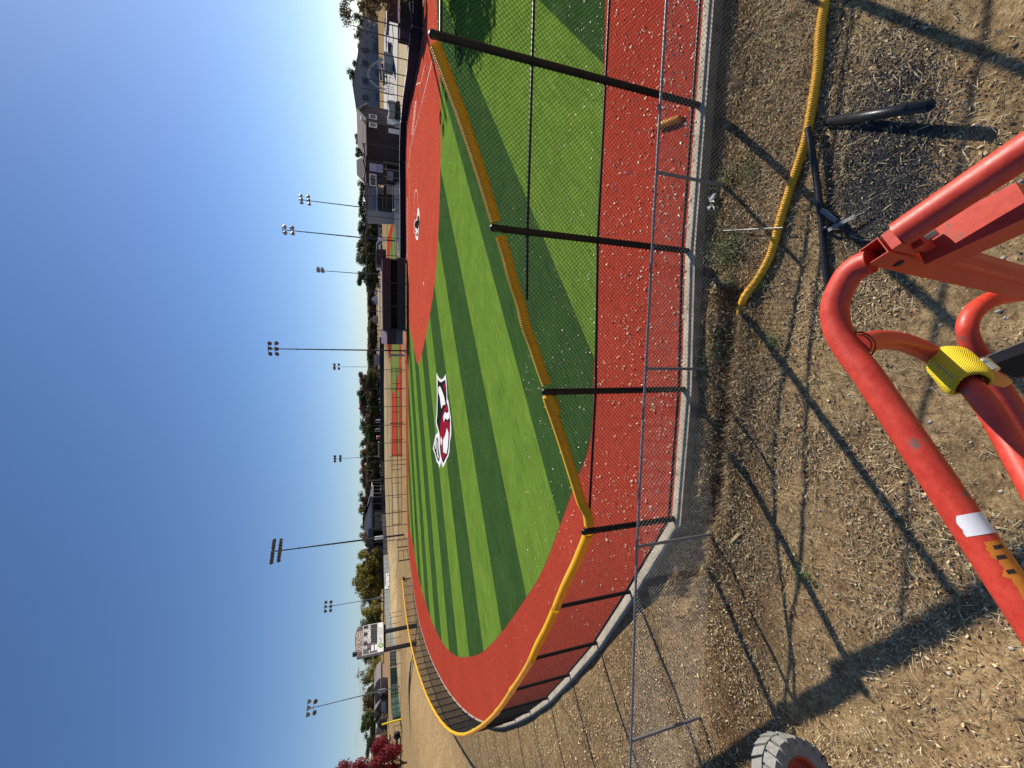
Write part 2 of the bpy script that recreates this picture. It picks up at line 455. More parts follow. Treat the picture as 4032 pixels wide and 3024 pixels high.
def vnoise(P, s, seed=0):                        # cheap smooth value noise
    r = np.random.default_rng(seed); T = r.random((64, 64))
    q = P / s; i = np.floor(q).astype(int); f = q - i; f = f * f * (3 - 2 * f)
    g = lambda a, b: T[(i[:, 0] + a) % 64, (i[:, 1] + b) % 64]
    return (g(0, 0) * (1 - f[:, 0]) * (1 - f[:, 1]) + g(1, 0) * f[:, 0] * (1 - f[:, 1]) + g(0, 1) * (1 - f[:, 0]) * f[:, 1] + g(1, 1) * f[:, 0] * f[:, 1])

KERB_LINE = np.array([[p.x, p.y] for p in [pR3, pA, pB, pC, pD] + left_path[1:]])
LIP = np.array([[p.x, p.y] for p in [G(p, ZG) for p in (D(1590, 640), D(1575, 760), D(1568, 900), D(1558, 1000), D(1540, 1100), D(1508, 1190), D(1480, 1290))]])

def far_z(X, Y):
    az = np.degrees(np.arctan2(X, np.maximum(Y, .01))); R = np.hypot(X, Y)
    wl = sst(-20, -33, az); wr = sst(3, 16, az); wc = 1 - wl - wr
    s0 = wl * 128 + wr * 95 + wc * 195; s1 = wl * 172 + wr * 150 + wc * 216; z1 = wl * 3.9 + wr * 2.6 + wc * 3.2
    z = z1 * sst(0, 1, (R - s0) / (s1 - s0))
    return z + np.maximum(R - s1, 0) * .026

def ground_z(P):
    P = np.atleast_2d(np.asarray(P, float)); X, Y = P[:, 0], P[:, 1]
    d = dist_poly(P, KERB_LINE)
    left = sst(-2.5, -6, X) * sst(5.5, 8, Y)
    near = -.30 + .05 * (vnoise(P, 1.1, 1) - .5) + .03 * (vnoise(P, .35, 2) - .5) + .012 * (vnoise(P, .12, 5) - .5)
    dl = dist_poly(P, LIP)
    wig = dl + .22 * (vnoise(P, .45, 6) - .5)
    near = near + .15 * np.exp(-(d / .5) ** 2) - .17 * np.exp(-(wig / .14) ** 2) + .06 * np.exp(-((wig - .28) / .16) ** 2)
    berm = 1.75 * sst(1.0, 10, d) * sst(20, 36, Y) * sst(84, 66, Y) * sst(-14, -26, X) * sst(60, 25, d)
    lz = -.05 - .34 * sst(.6, 5.0, d) * sst(45, 25, Y) + .05 * (vnoise(P, 2.2, 3) - .5) + .03 * (vnoise(P, .5, 4) - .5)
    z = near * (1 - left) + lz * left
    f = sst(25, 60, np.hypot(X, Y)) * sst(3, 12, d)
    z = z * (1 - f) + (-.05 * sst(80, 40, np.hypot(X, Y)) ) * f + berm
    return z + far_z(X, Y)

def gz(x, y): return float(ground_z([[x, y]])[0])

CRUMB = tuple(-c for c in G(N5(1280, 1020), ZG)[:2])
earth_m = earth()

# polar terrain sheet: fine underfoot, out to the horizon
rad = [0.3]
while rad[-1] < 3800: rad.append(rad[-1] * (1.028 if rad[-1] < 9 else (1.035 if rad[-1] < 250 else 1.12)))
rad = np.array(rad)
az = np.concatenate([np.radians(np.arange(-58, 62, .42)), np.radians(np.arange(62, 302, 6.0))])
RR, AA = np.meshgrid(rad, az, indexing='ij')
V = np.stack([RR * np.sin(AA), RR * np.cos(AA)], -1).reshape(-1, 2)
Z = ground_z(V)
ins = inside(V, OUT)
Z = np.where(ins, np.minimum(Z, -.6), Z)
nr, na = len(rad), len(az)
I, J = np.meshgrid(np.arange(nr - 1), np.arange(na), indexing='ij')
J2 = (J + 1) % na
quads = np.stack([I * na + J, (I + 1) * na + J, (I + 1) * na + J2, I * na + J2], -1).reshape(-1, 4)
struct(fast_mesh('ground', np.column_stack([V, Z]), quads[:, ::-1], earth_m))

from mathutils.geometry import tessellate_polygon
def sheet(name, pts, z, m, kind=True):
    P = [Vector((p[0], p[1], z)) for p in pts]
    tr = tessellate_polygon([P]); mb = MB()
    fs = []
    for t in tr:
        a, b, c = [P[i] for i in t]
        fs.append(t if (b - a).cross(c - a).z > 0 else t[::-1])
    mb.add(P, fs); o = mb.build(name, m)
    return struct(o) if kind else o

# red warning track under everything, then turf, then the red infield
sheet('warning_track', outline, 0.0, track_red)
turf = turf_mat('striped_green_turf', (.130, .222, .034), (.040, .086, .025), math.radians(-37), 4.65, 1 - 1.93 / 9.3)
tn = [(2383 + 6, -900), D(1307, 0), D(1303, 200), D(1297, 400), D(1290, 600), D(1283, 800), D(1275, 950), D(1240, 1050), D(1175, 1225), D(1130, 1300), D(1080, 1370), D(1040, 1410), D(1008, 1419), D(985, 1417), D(965, 1400), D(945, 1370), D(925, 1320), D(905, 1250), D(893, 1180)]
tf = [R5(1025, 1540), R5(1020, 700), R4(1020, 1500), R4(1017, 480)]
tr_pts = [G(p) for p in tn[:1]] + smooth_path([G(p) for p in tn[1:]], 5) + [G(p) for p in tf] + [G((1640, 900)), G((1668, 330)), G((1690, 0)), G((1705, -600))]
sheet('turf', tr_pts, .004, turf)
inf = [(1706, -500), (1720, 0), (1733, 331), (1735, 547), (1732, 766), (1722, 984), (1710, 1130), (1686, 1276), (1665, 1376), (1655, 1413), (1649, 1436), (1640, 1420), (1626, 1349), (1613, 1276), (1607, 1180)]
ip = smooth_path([G(p) for p in inf], 6) + [G(p) for p in ((1601, 1100), (1600, 800), (1601, 600), (1608, 500), (1628, 400), (1660, 200), (1676, 0), (1690, -400))]
sheet('infield', ip, .008, infield_red)

line_m = mat('white_field_paint', (.80, .74, .70), 1, .12, 20, spec=0)
pink_m = mat('faded_pink_field_paint', (.68, .30, .27), 1, .25, 12, spec=0)
def strip(mb, a, b, wd, z):
    a = Vector(a); b = Vector(b); t = (b - a).normalized(); n = Vector((-t.y, t.x, 0)) * wd / 2
    mb.add([Vector((p.x, p.y, z)) for p in (a - n, b - n, b + n, a + n)], [(0, 1, 2, 3)])
mb = MB()
home = G((1612, 597))
strip(mb, G((1712, 200)), home, .11, .013)
strip(mb, home, G((1610, 1159)), .16, .013)
strip(mb, G(R1(1240, 830)), G(R1(1180, 1100)), .10, .013)
strip(mb, G(R1(1175, 1080)), G(R1(1120, 1110)), .08, .013)
c0 = (G((1637.5, 748)) + G((1634.5, 919))) / 2
e1 = (G((1634.5, 919)) - G((1637.5, 748))) / 2; e2 = (G((1646, 830)) - G((1627, 838))) / 2
ringp = [c0 + e1 * math.cos(a) + e2 * math.sin(a) for a in np.linspace(0, 2 * math.pi, 49)]
for a, b in zip(ringp, ringp[1:]): strip(mb, a, b, .11, .013)
strip(mb, G((1634, 838)), G((1634, 848)), .2, .013)
for a, b in (((1606, 560), (1604, 640)), ((1617, 590), (1609, 660)), ((1600, 640), (1607, 700))): strip(mb, G(a), G(b), .1, .013)
struct(mb.build('field_lines', line_m))
mb = MB()
for k in range(9):                               # faded lettering blocks beside the base lines
    t = k / 9; a = Vector(G(R2(1105, 20))).lerp(G(R2(1060, 470)), t); b = Vector(G(R2(1128, 20))).lerp(G(R2(1082, 440)), t)
    strip(mb, a, b, .5, .0125)
    a2 = a.lerp(b, .5); strip(mb, a2, a2 + (G(R2(1060, 470)) - G(R2(1105, 20))) / 13, .25, .013)
for k in range(24):
    y = 780 + k * 10; strip(mb, G((1602.2 + .8 * (k % 2), y)), G((1604.6, y + 5)), .35, .0125)
struct(mb.build('faded_field_lettering', pink_m))

emb_w = mat('white_emblem_turf', (.74, .73, .70), 1, .06, 30, spec=0); emb_k = mat('black_emblem_turf', (.016, .016, .017), 1, .3, 30, spec=0); emb_r = mat('crimson_emblem_turf', (.24, .014, .030), 1, .15, 20, spec=0)
logo = [
 (emb_w, [[(330,322),(345,360),(360,385),(385,400),(405,385),(420,360),(430,340),(440,450),(447,600),(460,640),(475,750),(485,810),(490,920),(490,1000),(475,1080),(470,1180),(460,1230),(440,1270),(420,1320),(400,1360),(380,1290),(362,1365),(355,1330),(330,1290),(315,1220),(290,1150),(305,1080),(320,1000),(340,985),(345,960),(330,910),(320,855),(330,770),(335,600),(332,450)]]),
 (emb_k, [[(342,385),(355,415),(380,430),(405,415),(425,400),(435,480),(440,600),(440,640),(455,690),(465,760),(478,840),(478,960),(470,1060),(462,1150),(450,1220),(430,1260),(405,1310),(393,1290),(380,1240),(372,1200),(367,1100),(364,1000),(358,970),(340,900),(330,860),(338,780),(342,600)],
          [(335,1020),(320,1080),(300,1140),(318,1200),(335,1260),(355,1300),(366,1250),(360,1150),(350,1060)]]),
 (emb_r, [[(430,685),(452,680),(462,735),(425,745),(408,800),(405,850),(455,850),(470,880),(476,900),(470,1050),(462,1070),(455,930),(440,925),(425,1010),(400,1050),(400,1190),(432,1210),(425,1240),(405,1280),(388,1240),(380,1130),(369,1050),(366,960),(374,870),(395,790),(410,720)],
          [(400,465),(425,435),(432,560),(415,490)]]),
 (emb_w, [[(365,470),(375,480),(395,530),(415,590),(430,670),(400,680),(385,718),(375,650),(368,590),(352,540),(350,490)],
          [(405,800),(425,750),(445,770),(465,740),(470,820),(450,840),(430,820),(410,860)],
          [(445,925),(462,980),(460,1060),(455,1130),(440,1210),(405,1190),(400,1060),(425,1010)],
          [(381,1015),(391,1060),(386,1120),(376,1100),(374,1050)],
          [(331,1050),(338,1060),(343,1180),(358,1260),(346,1255),(333,1180)], [(345,1070),(351,1080),(362,1180),(368,1230),(356,1180)], [(318,1080),(324,1090),(322,1150),(312,1160)]])]
def decal(mb, poly, z, mi):
    P = [Vector((p[0], p[1], z)) for p in [G(LG(*q)) for q in poly]]
    for t in tessellate_polygon([P]):
        a, b, c = [P[i] for i in t]
        mb.add([a, b, c] if (b - a).cross(c - a).z > 0 else [a, c, b], [(0, 1, 2)], mi)
mb = MB()
for li, (m_, polys) in enumerate(logo):
    for q in polys: decal(mb, q, .011 + .005 * li, (0, 1, 2, 0)[li])
struct(mb.build('turf_emblem', [emb_w, emb_k, emb_r]))
mb = MB()                                        # the smaller painted emblem in the pitching circle
sm = [(0, [(1145,60),(1160,70),(1168,160),(1160,260),(1152,400),(1145,480),(1128,480),(1115,445),(1125,380),(1110,330),(1098,300),(1105,225),(1130,215),(1135,160)]),
      (1, [(1150,160),(1160,165),(1163,260),(1150,330),(1146,420),(1134,440),(1124,425),(1134,380),(1132,330),(1108,320),(1102,290),(1112,230),(1138,225),(1140,170)]),
      (0, [(1140,335),(1150,345),(1143,400),(1136,380)])]
for k, (mi, q) in enumerate(sm):
    P = [G(R3(*a), .016 + .005 * k) for a in q]
    for t in tessellate_polygon([P]):
        a, b, c = [P[i] for i in t]
        mb.add([a, b, c] if (b - a).cross(c - a).z > 0 else [a, c, b], [(0, 1, 2)], mi)
struct(mb.build('pitching_circle_emblem', [emb_w, emb_k]))
c = G((1670, 1116)); b = MB().box((c.x, c.y, .035), (.4, .4, .07)).build('base_bag', line_m)
tag(b, 'white square base bag lying alone on the red infield', 'base')

# concrete kerb along the fence
def ribbon(path, inn, outw, zt, zb, m, name):
    mb = MB(); L = []; n = len(path)
    for i, p in enumerate(path):
        t = (path[min(i + 1, n - 1)] - path[max(i - 1, 0)]).normalized(); nn = Vector((-t.y, t.x, 0))
        L.append((p + nn * inn, p + nn * outw))
    vs = []
    for a, b_ in L: vs += [(a.x, a.y, zt), (b_.x, b_.y, zt), (b_.x, b_.y, zb), (a.x, a.y, zb)]
    fs = []
    for i in range(n - 1):
        o = i * 4; q = o + 4
        fs += [(o, o + 1, q + 1, q), (o + 1, o + 2, q + 2, q + 1), (o + 3, o, q, q + 3)]
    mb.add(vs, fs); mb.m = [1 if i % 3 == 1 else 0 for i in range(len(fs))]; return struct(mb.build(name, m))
near_path = [pR3 + dirAB * 12, pR3, pA, pB, pC, pD]
kerb_path = near_path + lp[1:]
# which side is outside: camera side for the near run
tt = (pB - pA).normalized(); sgn = 1 if Vector((-tt.y, tt.x, 0)).dot(Vector((0, -1, 0))) > 0 else -1
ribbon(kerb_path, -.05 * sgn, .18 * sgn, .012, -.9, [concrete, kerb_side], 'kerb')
# ------------------------------------------------------------------ helpers on the terrain
def GT(p, lift=0.0, start=8.0):
    r = ray(p); h = np.hypot(r[0], r[1]); Rs = np.geomspace(start, 1500, 500)
    zt = H + r[2] / h * Rs; gg = ground_z(np.column_stack([r[0] / h * Rs, r[1] / h * Rs])); hit = np.nonzero(zt <= gg)[0]
    if len(hit) == 0: b = 900.0
    elif hit[0] == 0: b = start
    else:
        i = hit[0]; a, c = Rs[i - 1], Rs[i]; fa, fc = zt[i - 1] - gg[i - 1], zt[i] - gg[i]; b = a + (c - a) * fa / (fa - fc + 1e-12)
    return Vector((r[0] / h * b, r[1] / h * b, gz(r[0] / h * b, r[1] / h * b) + lift))
def GT_old(p, lift=0.0, start=8.0):
    r = ray(p); h = np.hypot(r[0], r[1]); prev = start
    for R in np.geomspace(start, 1500, 260):
        x, y, z = r[0] / h * R, r[1] / h * R, H + r[2] / h * R
        if z <= gz(x, y):
            a, b = prev, R
            for _ in range(18):
                m = (a + b) / 2
                if H + r[2] / h * m <= gz(r[0] / h * m, r[1] / h * m): b = m
                else: a = m
            return Vector((r[0] / h * b, r[1] / h * b, gz(r[0] / h * b, r[1] / h * b) + lift))
        prev = R
    return Vector((r[0] / h * 900, r[1] / h * 900, gz(r[0] / h * 900, r[1] / h * 900) + lift))

def ztop(p, base):
    r = ray(p); return H + r[2] * math.hypot(base[0], base[1]) / math.hypot(r[0], r[1])

def foot(p, Yd):                                  # ground point under a pixel column at a chosen depth
    v = at(p, Yd); return Vector((v.x, v.y, gz(v.x, v.y)))

def mesh_panel(mb, p0, p1, zb, zt0, zt1, r=.0034, step=.072, z0b=None):
    p0 = Vector((p0[0], p0[1], 0)); p1 = Vector((p1[0], p1[1], 0)); L = (p1 - p0).length; t = (p1 - p0) / L
    s = (zt1 - zt0) / L; P = lambda u, z: (p0.x + t.x * u, p0.y + t.y * u, z)
    n0 = int((zb - L) / step) - 1; n1 = int((max(zt0, zt1) + L) / step) + 1
    for k in range(n0, n1):
        c = k * step
        a = max(0, zb - c); b = min(L, (zt0 - c) / (1 - s))
        if b - a > .02: mb.wire(P(a, a + c), P(b, b + c), r)
        a = max(0, (c - zt0) / (1 + s)); b = min(L, c - zb)
        if b - a > .02: mb.wire(P(a, c - a), P(b, c - b), r)

# ------------------------------------------------------------------ outfield fence
fence = thing('outfield_fence', 'black chain link outfield fence with a corrugated yellow top cap curving round the turf', 'fence', (pD.x, pD.y, 0))
tops = [N1(90, 275), N2(440, 97), N2(815, 1262), N3(1285, 897)]
TZ = [ztop(t, b) for t, b in zip(tops, (pA, pB, pC, pD))]
posts = [(pR2, TZ[0]), (pR1, TZ[0] + .3), (pA, TZ[0])] + list(zip((pB, pC, pD), TZ[1:]))
for i, (b, z) in enumerate(posts):
    o = MB().tube([(b.x, b.y, -.3), (b.x, b.y, z)], .052, 14).build('post', black_metal, fence)
    m2 = MB().lathe((b.x, b.y, z - .03), (0, 0, 1), [(0, .056), (.035, .057), (.05, .05), (.066, .03), (.072, 0)], 14)
    MB().tube([(b.x, b.y, z - .20), (b.x, b.y, z - .17)], .059, 14).build('rail_ring', black_metal, o)
    m2.build('post_cap', black_metal, o)
    for q in np.arange(.25, z - .25, .38): MB().tube([(b.x, b.y, q), (b.x, b.y, q + .012)], .0555, 12).build('tie_band', black_metal, o)
wallAD = Wall(pD, pA)
capz = 1.77
def rail(a, b, z0, z1, r=.021, ins=.05, nm='rail'):
    a = Vector((a.x, a.y, z0)); b = Vector((b.x, b.y, z1)); t = (b - a).normalized()
    MB().tube([a + t * ins, b - t * ins], r, 10).build(nm, black_metal, fence)
zr1 = [wallAD.pt(p).z for p in (D(1312, 20), D(1303, 215), D(1294, 515), D(1284, 840), D(1277, 1110))]
zr2 = [wallAD.pt(p).z for p in (D(1155, 20), D(1147, 150), D(1141, 505))]
R1m = float(np.mean(zr1)); R2m = float(np.mean(zr2))
seq = [pR1, pA, pB, pC, pD]
for i in range(4):
    a, b = seq[i], seq[i + 1]
    rail(a, b, R1m, R1m); rail(a, b, .125, .125, .024)
for i in range(2): rail(seq[i], seq[i + 1], R2m, R2m)
rail(pR2, pR1, .125, .125, .024)
rail(pR1, pA, TZ[0] - .12, TZ[0] - .12); rail(pR2, pR1, TZ[0] - .12, TZ[0] - .12); rail(pR2, pR1, R1m, R1m); rail(pR2, pR1, R2m, R2m)
# the second high rail ends against the sloping cap between the second and third post
end = wallAD.pt(D(1139, 655)); rail(pB, Vector((end.x, end.y, 0)), R2m, R2m)
ctr = [[N1(115, 330), N1(220, 600), N1(330, 900), N1(440, 1230), N1(556, 1610)],
       [N2(500, 150), N2(545, 300), N2(590, 470), N2(645, 640), N2(680, 790), N2(735, 940), N2(785, 1090), N2(832, 1220)],
       [N2(858, 1300), N2(905, 1430), N3(1020, -80), N3(1090, 130), N3(1165, 360), N3(1215, 520), N3(1268, 690), N3(1312, 775), N3(1325, 865)]]
def corrugated(pts, r=.071, pitch=.032, depth=.010):
    P = resample(smooth_path(pts, 8), pitch / 4); rs = [r + (depth if (i % 4) in (0, 1) else -depth) for i in range(len(P))]
    return MB().tube(P, rs, 16)
for c in ctr:
    P = [wallAD.pt(p, .0) for p in c]
    corrugated(P).build('yellow_cap', yellow_cap, fence)
    MB().tube(P, .025, 8).build('rail', black_metal, fence)
def zline(c, base):                               # height of the cap at a post
    w = [wallAD.pt(p) for p in c]; us = [(q - wallAD.a).dot(wallAD.t) for q in w]; u = (Vector((base.x, base.y, 0)) - wallAD.a).dot(wallAD.t)
    o = np.argsort(us); return float(np.interp(u, np.array(us)[o], np.array([q.z for q in w])[o]))
mbp = []
mb = MB(); mesh_panel(mb, pR2, pA, .07, TZ[0] - .12, TZ[0] - .12); mb.build('chain_link', black_wire, fence)
for i, (a, b) in enumerate(((pA, pB), (pB, pC), (pC, pD))):
    mb = MB(); mesh_panel(mb, a, b, .07, zline(ctr[i], a), zline(ctr[i], b)); mb.build('chain_link', black_wire, fence)
# left curve: six feet high
cp = [pD] + lp[1:]
for i in range(1, len(cp)):
    a, b = cp[i - 1], cp[i]; far = (b - Vector((0, 0, 0))).length > 45
    MB().tube([(b.x, b.y, -.3), (b.x, b.y, capz + (.03 if i < len(cp) - 1 else .5))], .042, 10 if not far else 6).build('post', black_metal, fence)
    for z, r in ((.125, .024), (capz - .78, .02)):
        if z > .5 and i < 40: continue
        MB().tube([(a.x, a.y, z), (b.x, b.y, z)], r, 8 if not far else 5).build('rail', black_metal, fence)
    mb = MB(); mesh_panel(mb, a, b, .07, capz, capz, .0034 if i < 6 else .0036, .072); mb.build('chain_link', black_wire, fence)
    t = (b - a).normalized(); A = Vector((a.x, a.y, capz)); B = Vector((b.x, b.y, capz)); g = .06 if i == 1 else .0
    if i <= 2:
        corrugated([A + t * .07, A.lerp(B, .35) + Vector((0, 0, -.015)), A.lerp(B, .7) + Vector((0, 0, .012)), B], .074).build('yellow_cap', yellow_cap, fence)
    else:
        n = 12; pts = [A.lerp(B, k / n) + Vector((0, 0, -.02 * math.sin(math.pi * k / n))) for k in range(n + 1)]
        rs = [.074 + .018 * (math.exp(-((k) / 1.1) ** 2) + math.exp(-((n - k) / 1.1) ** 2)) for k in range(n + 1)]
        MB().tube(pts, rs, 12 if not far else 8).build('yellow_cap', yellow_cap, fence)
e = cp[-1]; MB().box((e.x + .1, e.y - .1, 1.5), (.5, .5, .45)).build('post_box', mat('dark_red_box', (.07, .012, .012)), fence)

# ------------------------------------------------------------------ older galvanised fence in front
ob = [(N5(-350, 560), N5(-130, 640)), (D(1419, 369), D(1572, 402)), (D(1395, 790), D(1533, 797)), (D(1372, 1166), D(1545, 1153)), (D(1362, 1598), D(1513, 1549))]
ofn = thing('old_chain_link_fence', 'low galvanised chain link fence with grey top rail standing in dirt before the kerb', 'fence', (0, 5.2, -.3))
OB = [G(b, -.3) for _, b in ob[1:]]; OT = [ztop(t, b) for (t, _), b in zip(ob[1:], OB)]
OB = [OB[0] + (OB[0] - OB[1]) * 1.03, OB[0] + (OB[0] - OB[1]) * 2.05][::-1] + OB + [OB[3] + (OB[3] - OB[2]) * .95 + Vector((0, -.1, -.05))]
zr = [Wall(OB[0], OB[2]).pt(D(1430, 0)).z] ; OT = [zr[0], (zr[0] + OT[0]) / 2] + OT + [OT[-1] + .02]
OT[0] = zr[0]
for b, z in zip(OB, OT):
    g = gz(b.x, b.y)
    MB().tube([(b.x, b.y, g - .2), (b.x + .005, b.y, z)], .026, 10).build('post', galv, ofn)
top = []
for b, z in zip(OB, OT): top.append(Vector((b.x, b.y, z)))
tp = smooth_path(top, 5)
rl = MB().tube(tp, .0215, 10)
for p in resample(tp, .62): rl.lathe(p, (1, .02, 0), [(-.006, .0235), (.006, .0235)], 8)
rl.build('top_rail', galv, ofn)
for i in range(len(OB) - 1):
    mb = MB(); a, b = OB[i], OB[i + 1]
    mesh_panel(mb, a + Vector((0, .03, 0)), b + Vector((0, .03, 0)), -.30, OT[i] - .02, OT[i + 1] - .02, .0021, .075)
    mb.build('chain_link', galv_wire, ofn)

# ------------------------------------------------------------------ right field side: tall net fence, low bullpen fence
tb = [R6(1018, 395), R6(1010, 212), R6(1005, 45), R5(1005, 1370), R5(1000, 1145), R5(1000, 920), R5(990, 695), R5(990, 465), R5(990, 235), R4(990, 1325), R4(985, 1095), R4(985, 850)]
ttp = [R6(518, 455), R6(535, 265), R6(535, 85), R5(540, 1410), R5(525, 1180), R5(478, 970), R5(520, 730), R5(512, 490), R5(515, 250), R4(500, 1335), R4(497, 1095), R4(488, 845)]
B0 = [G(p) for p in tb]; c = B0[6]
nf = thing('sideline_net_fence', 'tall thin dark posts and cables fencing the far sideline of the turf', 'fence', (c.x, c.y, 0))
T0 = []
for b, t in zip(B0, ttp):
    z = ztop(t, b); T0.append(Vector((b.x, b.y, z))); MB().tube([(b.x, b.y, -.2), (b.x, b.y, z)], .07, 6).build('post', dark_pole, nf)
for k in range(len(T0) - 1):
    a, b = T0[k], T0[k + 1]
    MB().tube([a, a.lerp(b, .5) - Vector((0, 0, .12)), b], .022, 4).build('cable', dark_pole, nf)
    h = lambda q, f: Vector((q.x, q.y, q.z * f))
    MB().tube([h(a, .5), h(b, .5)], .03, 4).build('rail', dark_pole, nf)
    MB().tube([h(a, .25), h(b, .25)], .03, 4).build('rail', dark_pole, nf)
for q in ((R6(875, 520), R6(1012, 500), R6(870, 420), R6(1005, 412), 'first'), (R6(893, 690), R6(1035, 672), R6(890, 560), R6(1018, 545), 'second')):
    b1 = G(q[1]); b2 = G(q[3]); z1 = ztop(q[0], b1); z2 = ztop(q[2], b2)
    g = thing('gate', 'black framed gate standing open beside the scoreboard end of the net fence' if q[4] == 'second' else 'black framed gate right under the many-lamped light pole', 'gate', (b1.x, b1.y, 0))
    for a, z, r in ((b1, z1, .11), (b2, z2, .06)): MB().tube([(a.x, a.y, -.1), (a.x, a.y, z)], r, 6).build('gate_post', black_metal, g)
    fr = MB()
    for f in (.08, .5, .98): fr.tube([(b1.x, b1.y, z1 * f), (b2.x, b2.y, z2 * f)], .05, 5)
    fr.build('gate_frame', black_metal, g)

lowp = [(R4(808, 830), R4(930, 830)), (R4(780, 875), R4(960, 875)), (R4(805, 1030), R4(935, 1030)), (R4(780, 1095), R4(960, 1100)), (R4(808, 1210), R4(930, 1210)), (R4(808, 1400), R4(930, 1400)), (R4(785, 1545), R4(960, 1545)), (R4(808, 1590), R4(930, 1590)),
        (R5(785, 215), R5(960, 213)), (R5(808, 265), R5(933, 262)), (R5(785, 435), R5(962, 430)), (R5(808, 452), R5(935, 448)), (R5(780, 655), R5(962, 643)), (R5(808, 635), R5(935, 628)), (R5(797, 768), R5(990, 755)), (R5(810, 825), R5(935, 820)), (R5(812, 1003), R5(935, 997)), (R5(812, 1190), R5(932, 1182)), (R5(812, 1370), R5(932, 1360)), (R5(812, 1548), R5(932, 1535)), (R6(812, 218), R6(935, 205))]
bf = None; prev = None
for t, b in lowp:
    g = GT(b)
    if bf is None: bf = thing('bullpen_fence', 'low black post and rail fence round the bullpen beyond the far sideline', 'fence', (g.x, g.y, g.z))
    z = ztop(t, g); MB().tube([(g.x, g.y, g.z - .1), (g.x, g.y, z)], .07, 5).build('post', black_metal, bf)
row = [(R4(805, 800), R4(872, 800), R4(930, 800)), (R5(808, 100), R5(875, 100), R5(932, 100)), (R5(808, 640), R5(880, 640), R5(934, 640)), (R5(812, 1250), R5(895, 1250), R5(935, 1250)), (R6(812, 220), R6(910, 210), R6(935, 205))]
pr = None
for a, m_, b in row:
    g = GT(b); cur = (Vector((g.x, g.y, ztop(a, g))), Vector((g.x, g.y, ztop(m_, g))), Vector((g.x, g.y, g.z + .1)))
    if pr:
        for x, y in zip(pr, cur): MB().tube([x, y], .05, 4).build('rail', black_metal, bf)
    pr = cur

# ------------------------------------------------------------------ grounds beyond
def tsheet(name, px, lift, m, sub=10):
    P = [GT(p) for p in px]; L = [Vector((p.x, p.y, 0)) for p in P]
    tr = tessellate_polygon([L]); vs = []; fs = []
    for t in tr:
        a, b, c = [L[i] for i in t]
        if (b - a).cross(c - a).z < 0: b, c = c, b
        base = len(vs)
        for i in range(sub + 1):
            for j in range(sub + 1 - i):
                q = a + (b - a) * (i / sub) + (c - a) * (j / sub); vs.append((q.x, q.y))
        idx = {}; k = base
        for i in range(sub + 1):
            for j in range(sub + 1 - i): idx[i, j] = k; k += 1
        for i in range(sub):
            for j in range(sub - i):
                fs.append((idx[i, j], idx[i + 1, j], idx[i, j + 1]))
                if j < sub - i - 1: fs.append((idx[i + 1, j], idx[i + 1, j + 1], idx[i, j + 1]))
    V = np.array(vs); z = ground_z(V) + lift
    return struct(MB().add(np.column_stack([V, z]), fs).build(name, m))
far_turf = turf_mat('far_striped_turf', (.17, .235, .06), (.10, .155, .045), math.radians(-8), 4.5, .2)
tsheet('baseball_infield', [R4(750, 430), R4(752, 600), R4(775, 1150), R5(783, 250), R5(800, 640), R5(940, 660), R5(938, 0), R4(938, 900), R4(930, 420)], .05, track_red)
tsheet('baseball_turf', [R4(790, 430), R4(798, 800), R4(803, 1120), R4(850, 1160), R4(868, 1000), R4(900, 900), R4(900, 430)], .10, far_turf)
tsheet('baseball_turf', [R4(872, 1130), R5(878, 0), R5(885, 630), R5(905, 630), R4(903, 1130)], .10, far_turf)
tsheet('practice_infield', [R3(798, 280), R3(752, 470), R3(748, 730), R3(800, 730), R3(835, 250)], .05, track_red)
tsheet('practice_turf', [R3(858, 190), R3(815, 400), R3(800, 500), R3(778, 730), R3(870, 730), R3(872, 190)], .10, far_turf)
bank_m = mottled('tan_dormant_grass', [(.3, (.27, .20, .10)), (.55, (.40, .30, .155)), (.75, (.50, .39, .21))], .25, bs=6, bmp=.4, bd=.1, stretch=(.3, 2, 1))
tsheet('grass_bank', [R4(700, 560), R4(700, 1100), R5(708, 300), R5(715, 900), R6(735, 200), R6(752, 560), R6(785, 1040), R6(800, 1640), R7(690, 600), R7(745, 900), R7(745, 600), R6(890, 1640), R6(860, 900), R6(880, 560), R5(885, 1540), R5(870, 1200), R5(810, 850), R5(785, 400), R4(775, 1150), R4(750, 560)], .04, bank_m)
field_m = mottled('tan_mown_fields', [(.3, (.28, .205, .125)), (.55, (.38, .29, .18)), (.75, (.46, .36, .22))], .03, bs=3, bmp=.3, bd=.1, stretch=(.5, 3, 1))
tsheet('far_fields', [R4(650, 560), R5(655, 300), R5(665, 1000), R5(618, 1000), R5(612, 0), R4(605, 800), R3(600, 1300), R3(650, 1000), R4(650, 200)], .2, field_m, 14)
# ------------------------------------------------------------------ things lying on the ground
def ridged(P, r, pitch, depth, n=14):
    P = resample(P, pitch / 4); rs = [r + (depth if (i % 4) in (0, 1) else -depth) for i in range(len(P))]
    return MB().tube(P, rs, n)
hose_px = [N5(915, -160), N5(907, 0), N5(880, 200), N5(855, 450), N5(815, 740), N5(770, 950), N5(690, 1200), N5(625, 1430), N5(575, 1620), N6(545, 130), N6(480, 245), N6(400, 370), N6(322, 472)]
P = []
for p in hose_px:
    g = G(p, -.24); P.append(Vector((g.x, g.y, gz(g.x, g.y) + .055)))
hs = ridged(smooth_path(P, 10), .055, .030, .004).build('drain_pipe', yellow_pipe_m)
tag(hs, 'long yellow corrugated drain pipe snaking over the dirt behind the fence', 'pipe')
a = G(N1(1742, 918), .06); b = G(N1(1893, 858), .06)
P = [a.lerp(b, t) + Vector((0, 0, .015 * math.sin(3.14 * t))) for t in np.linspace(0, 1, 12)]
o = ridged(P, .058, .034, .005).build('pipe_offcut', orange_pipe_m)
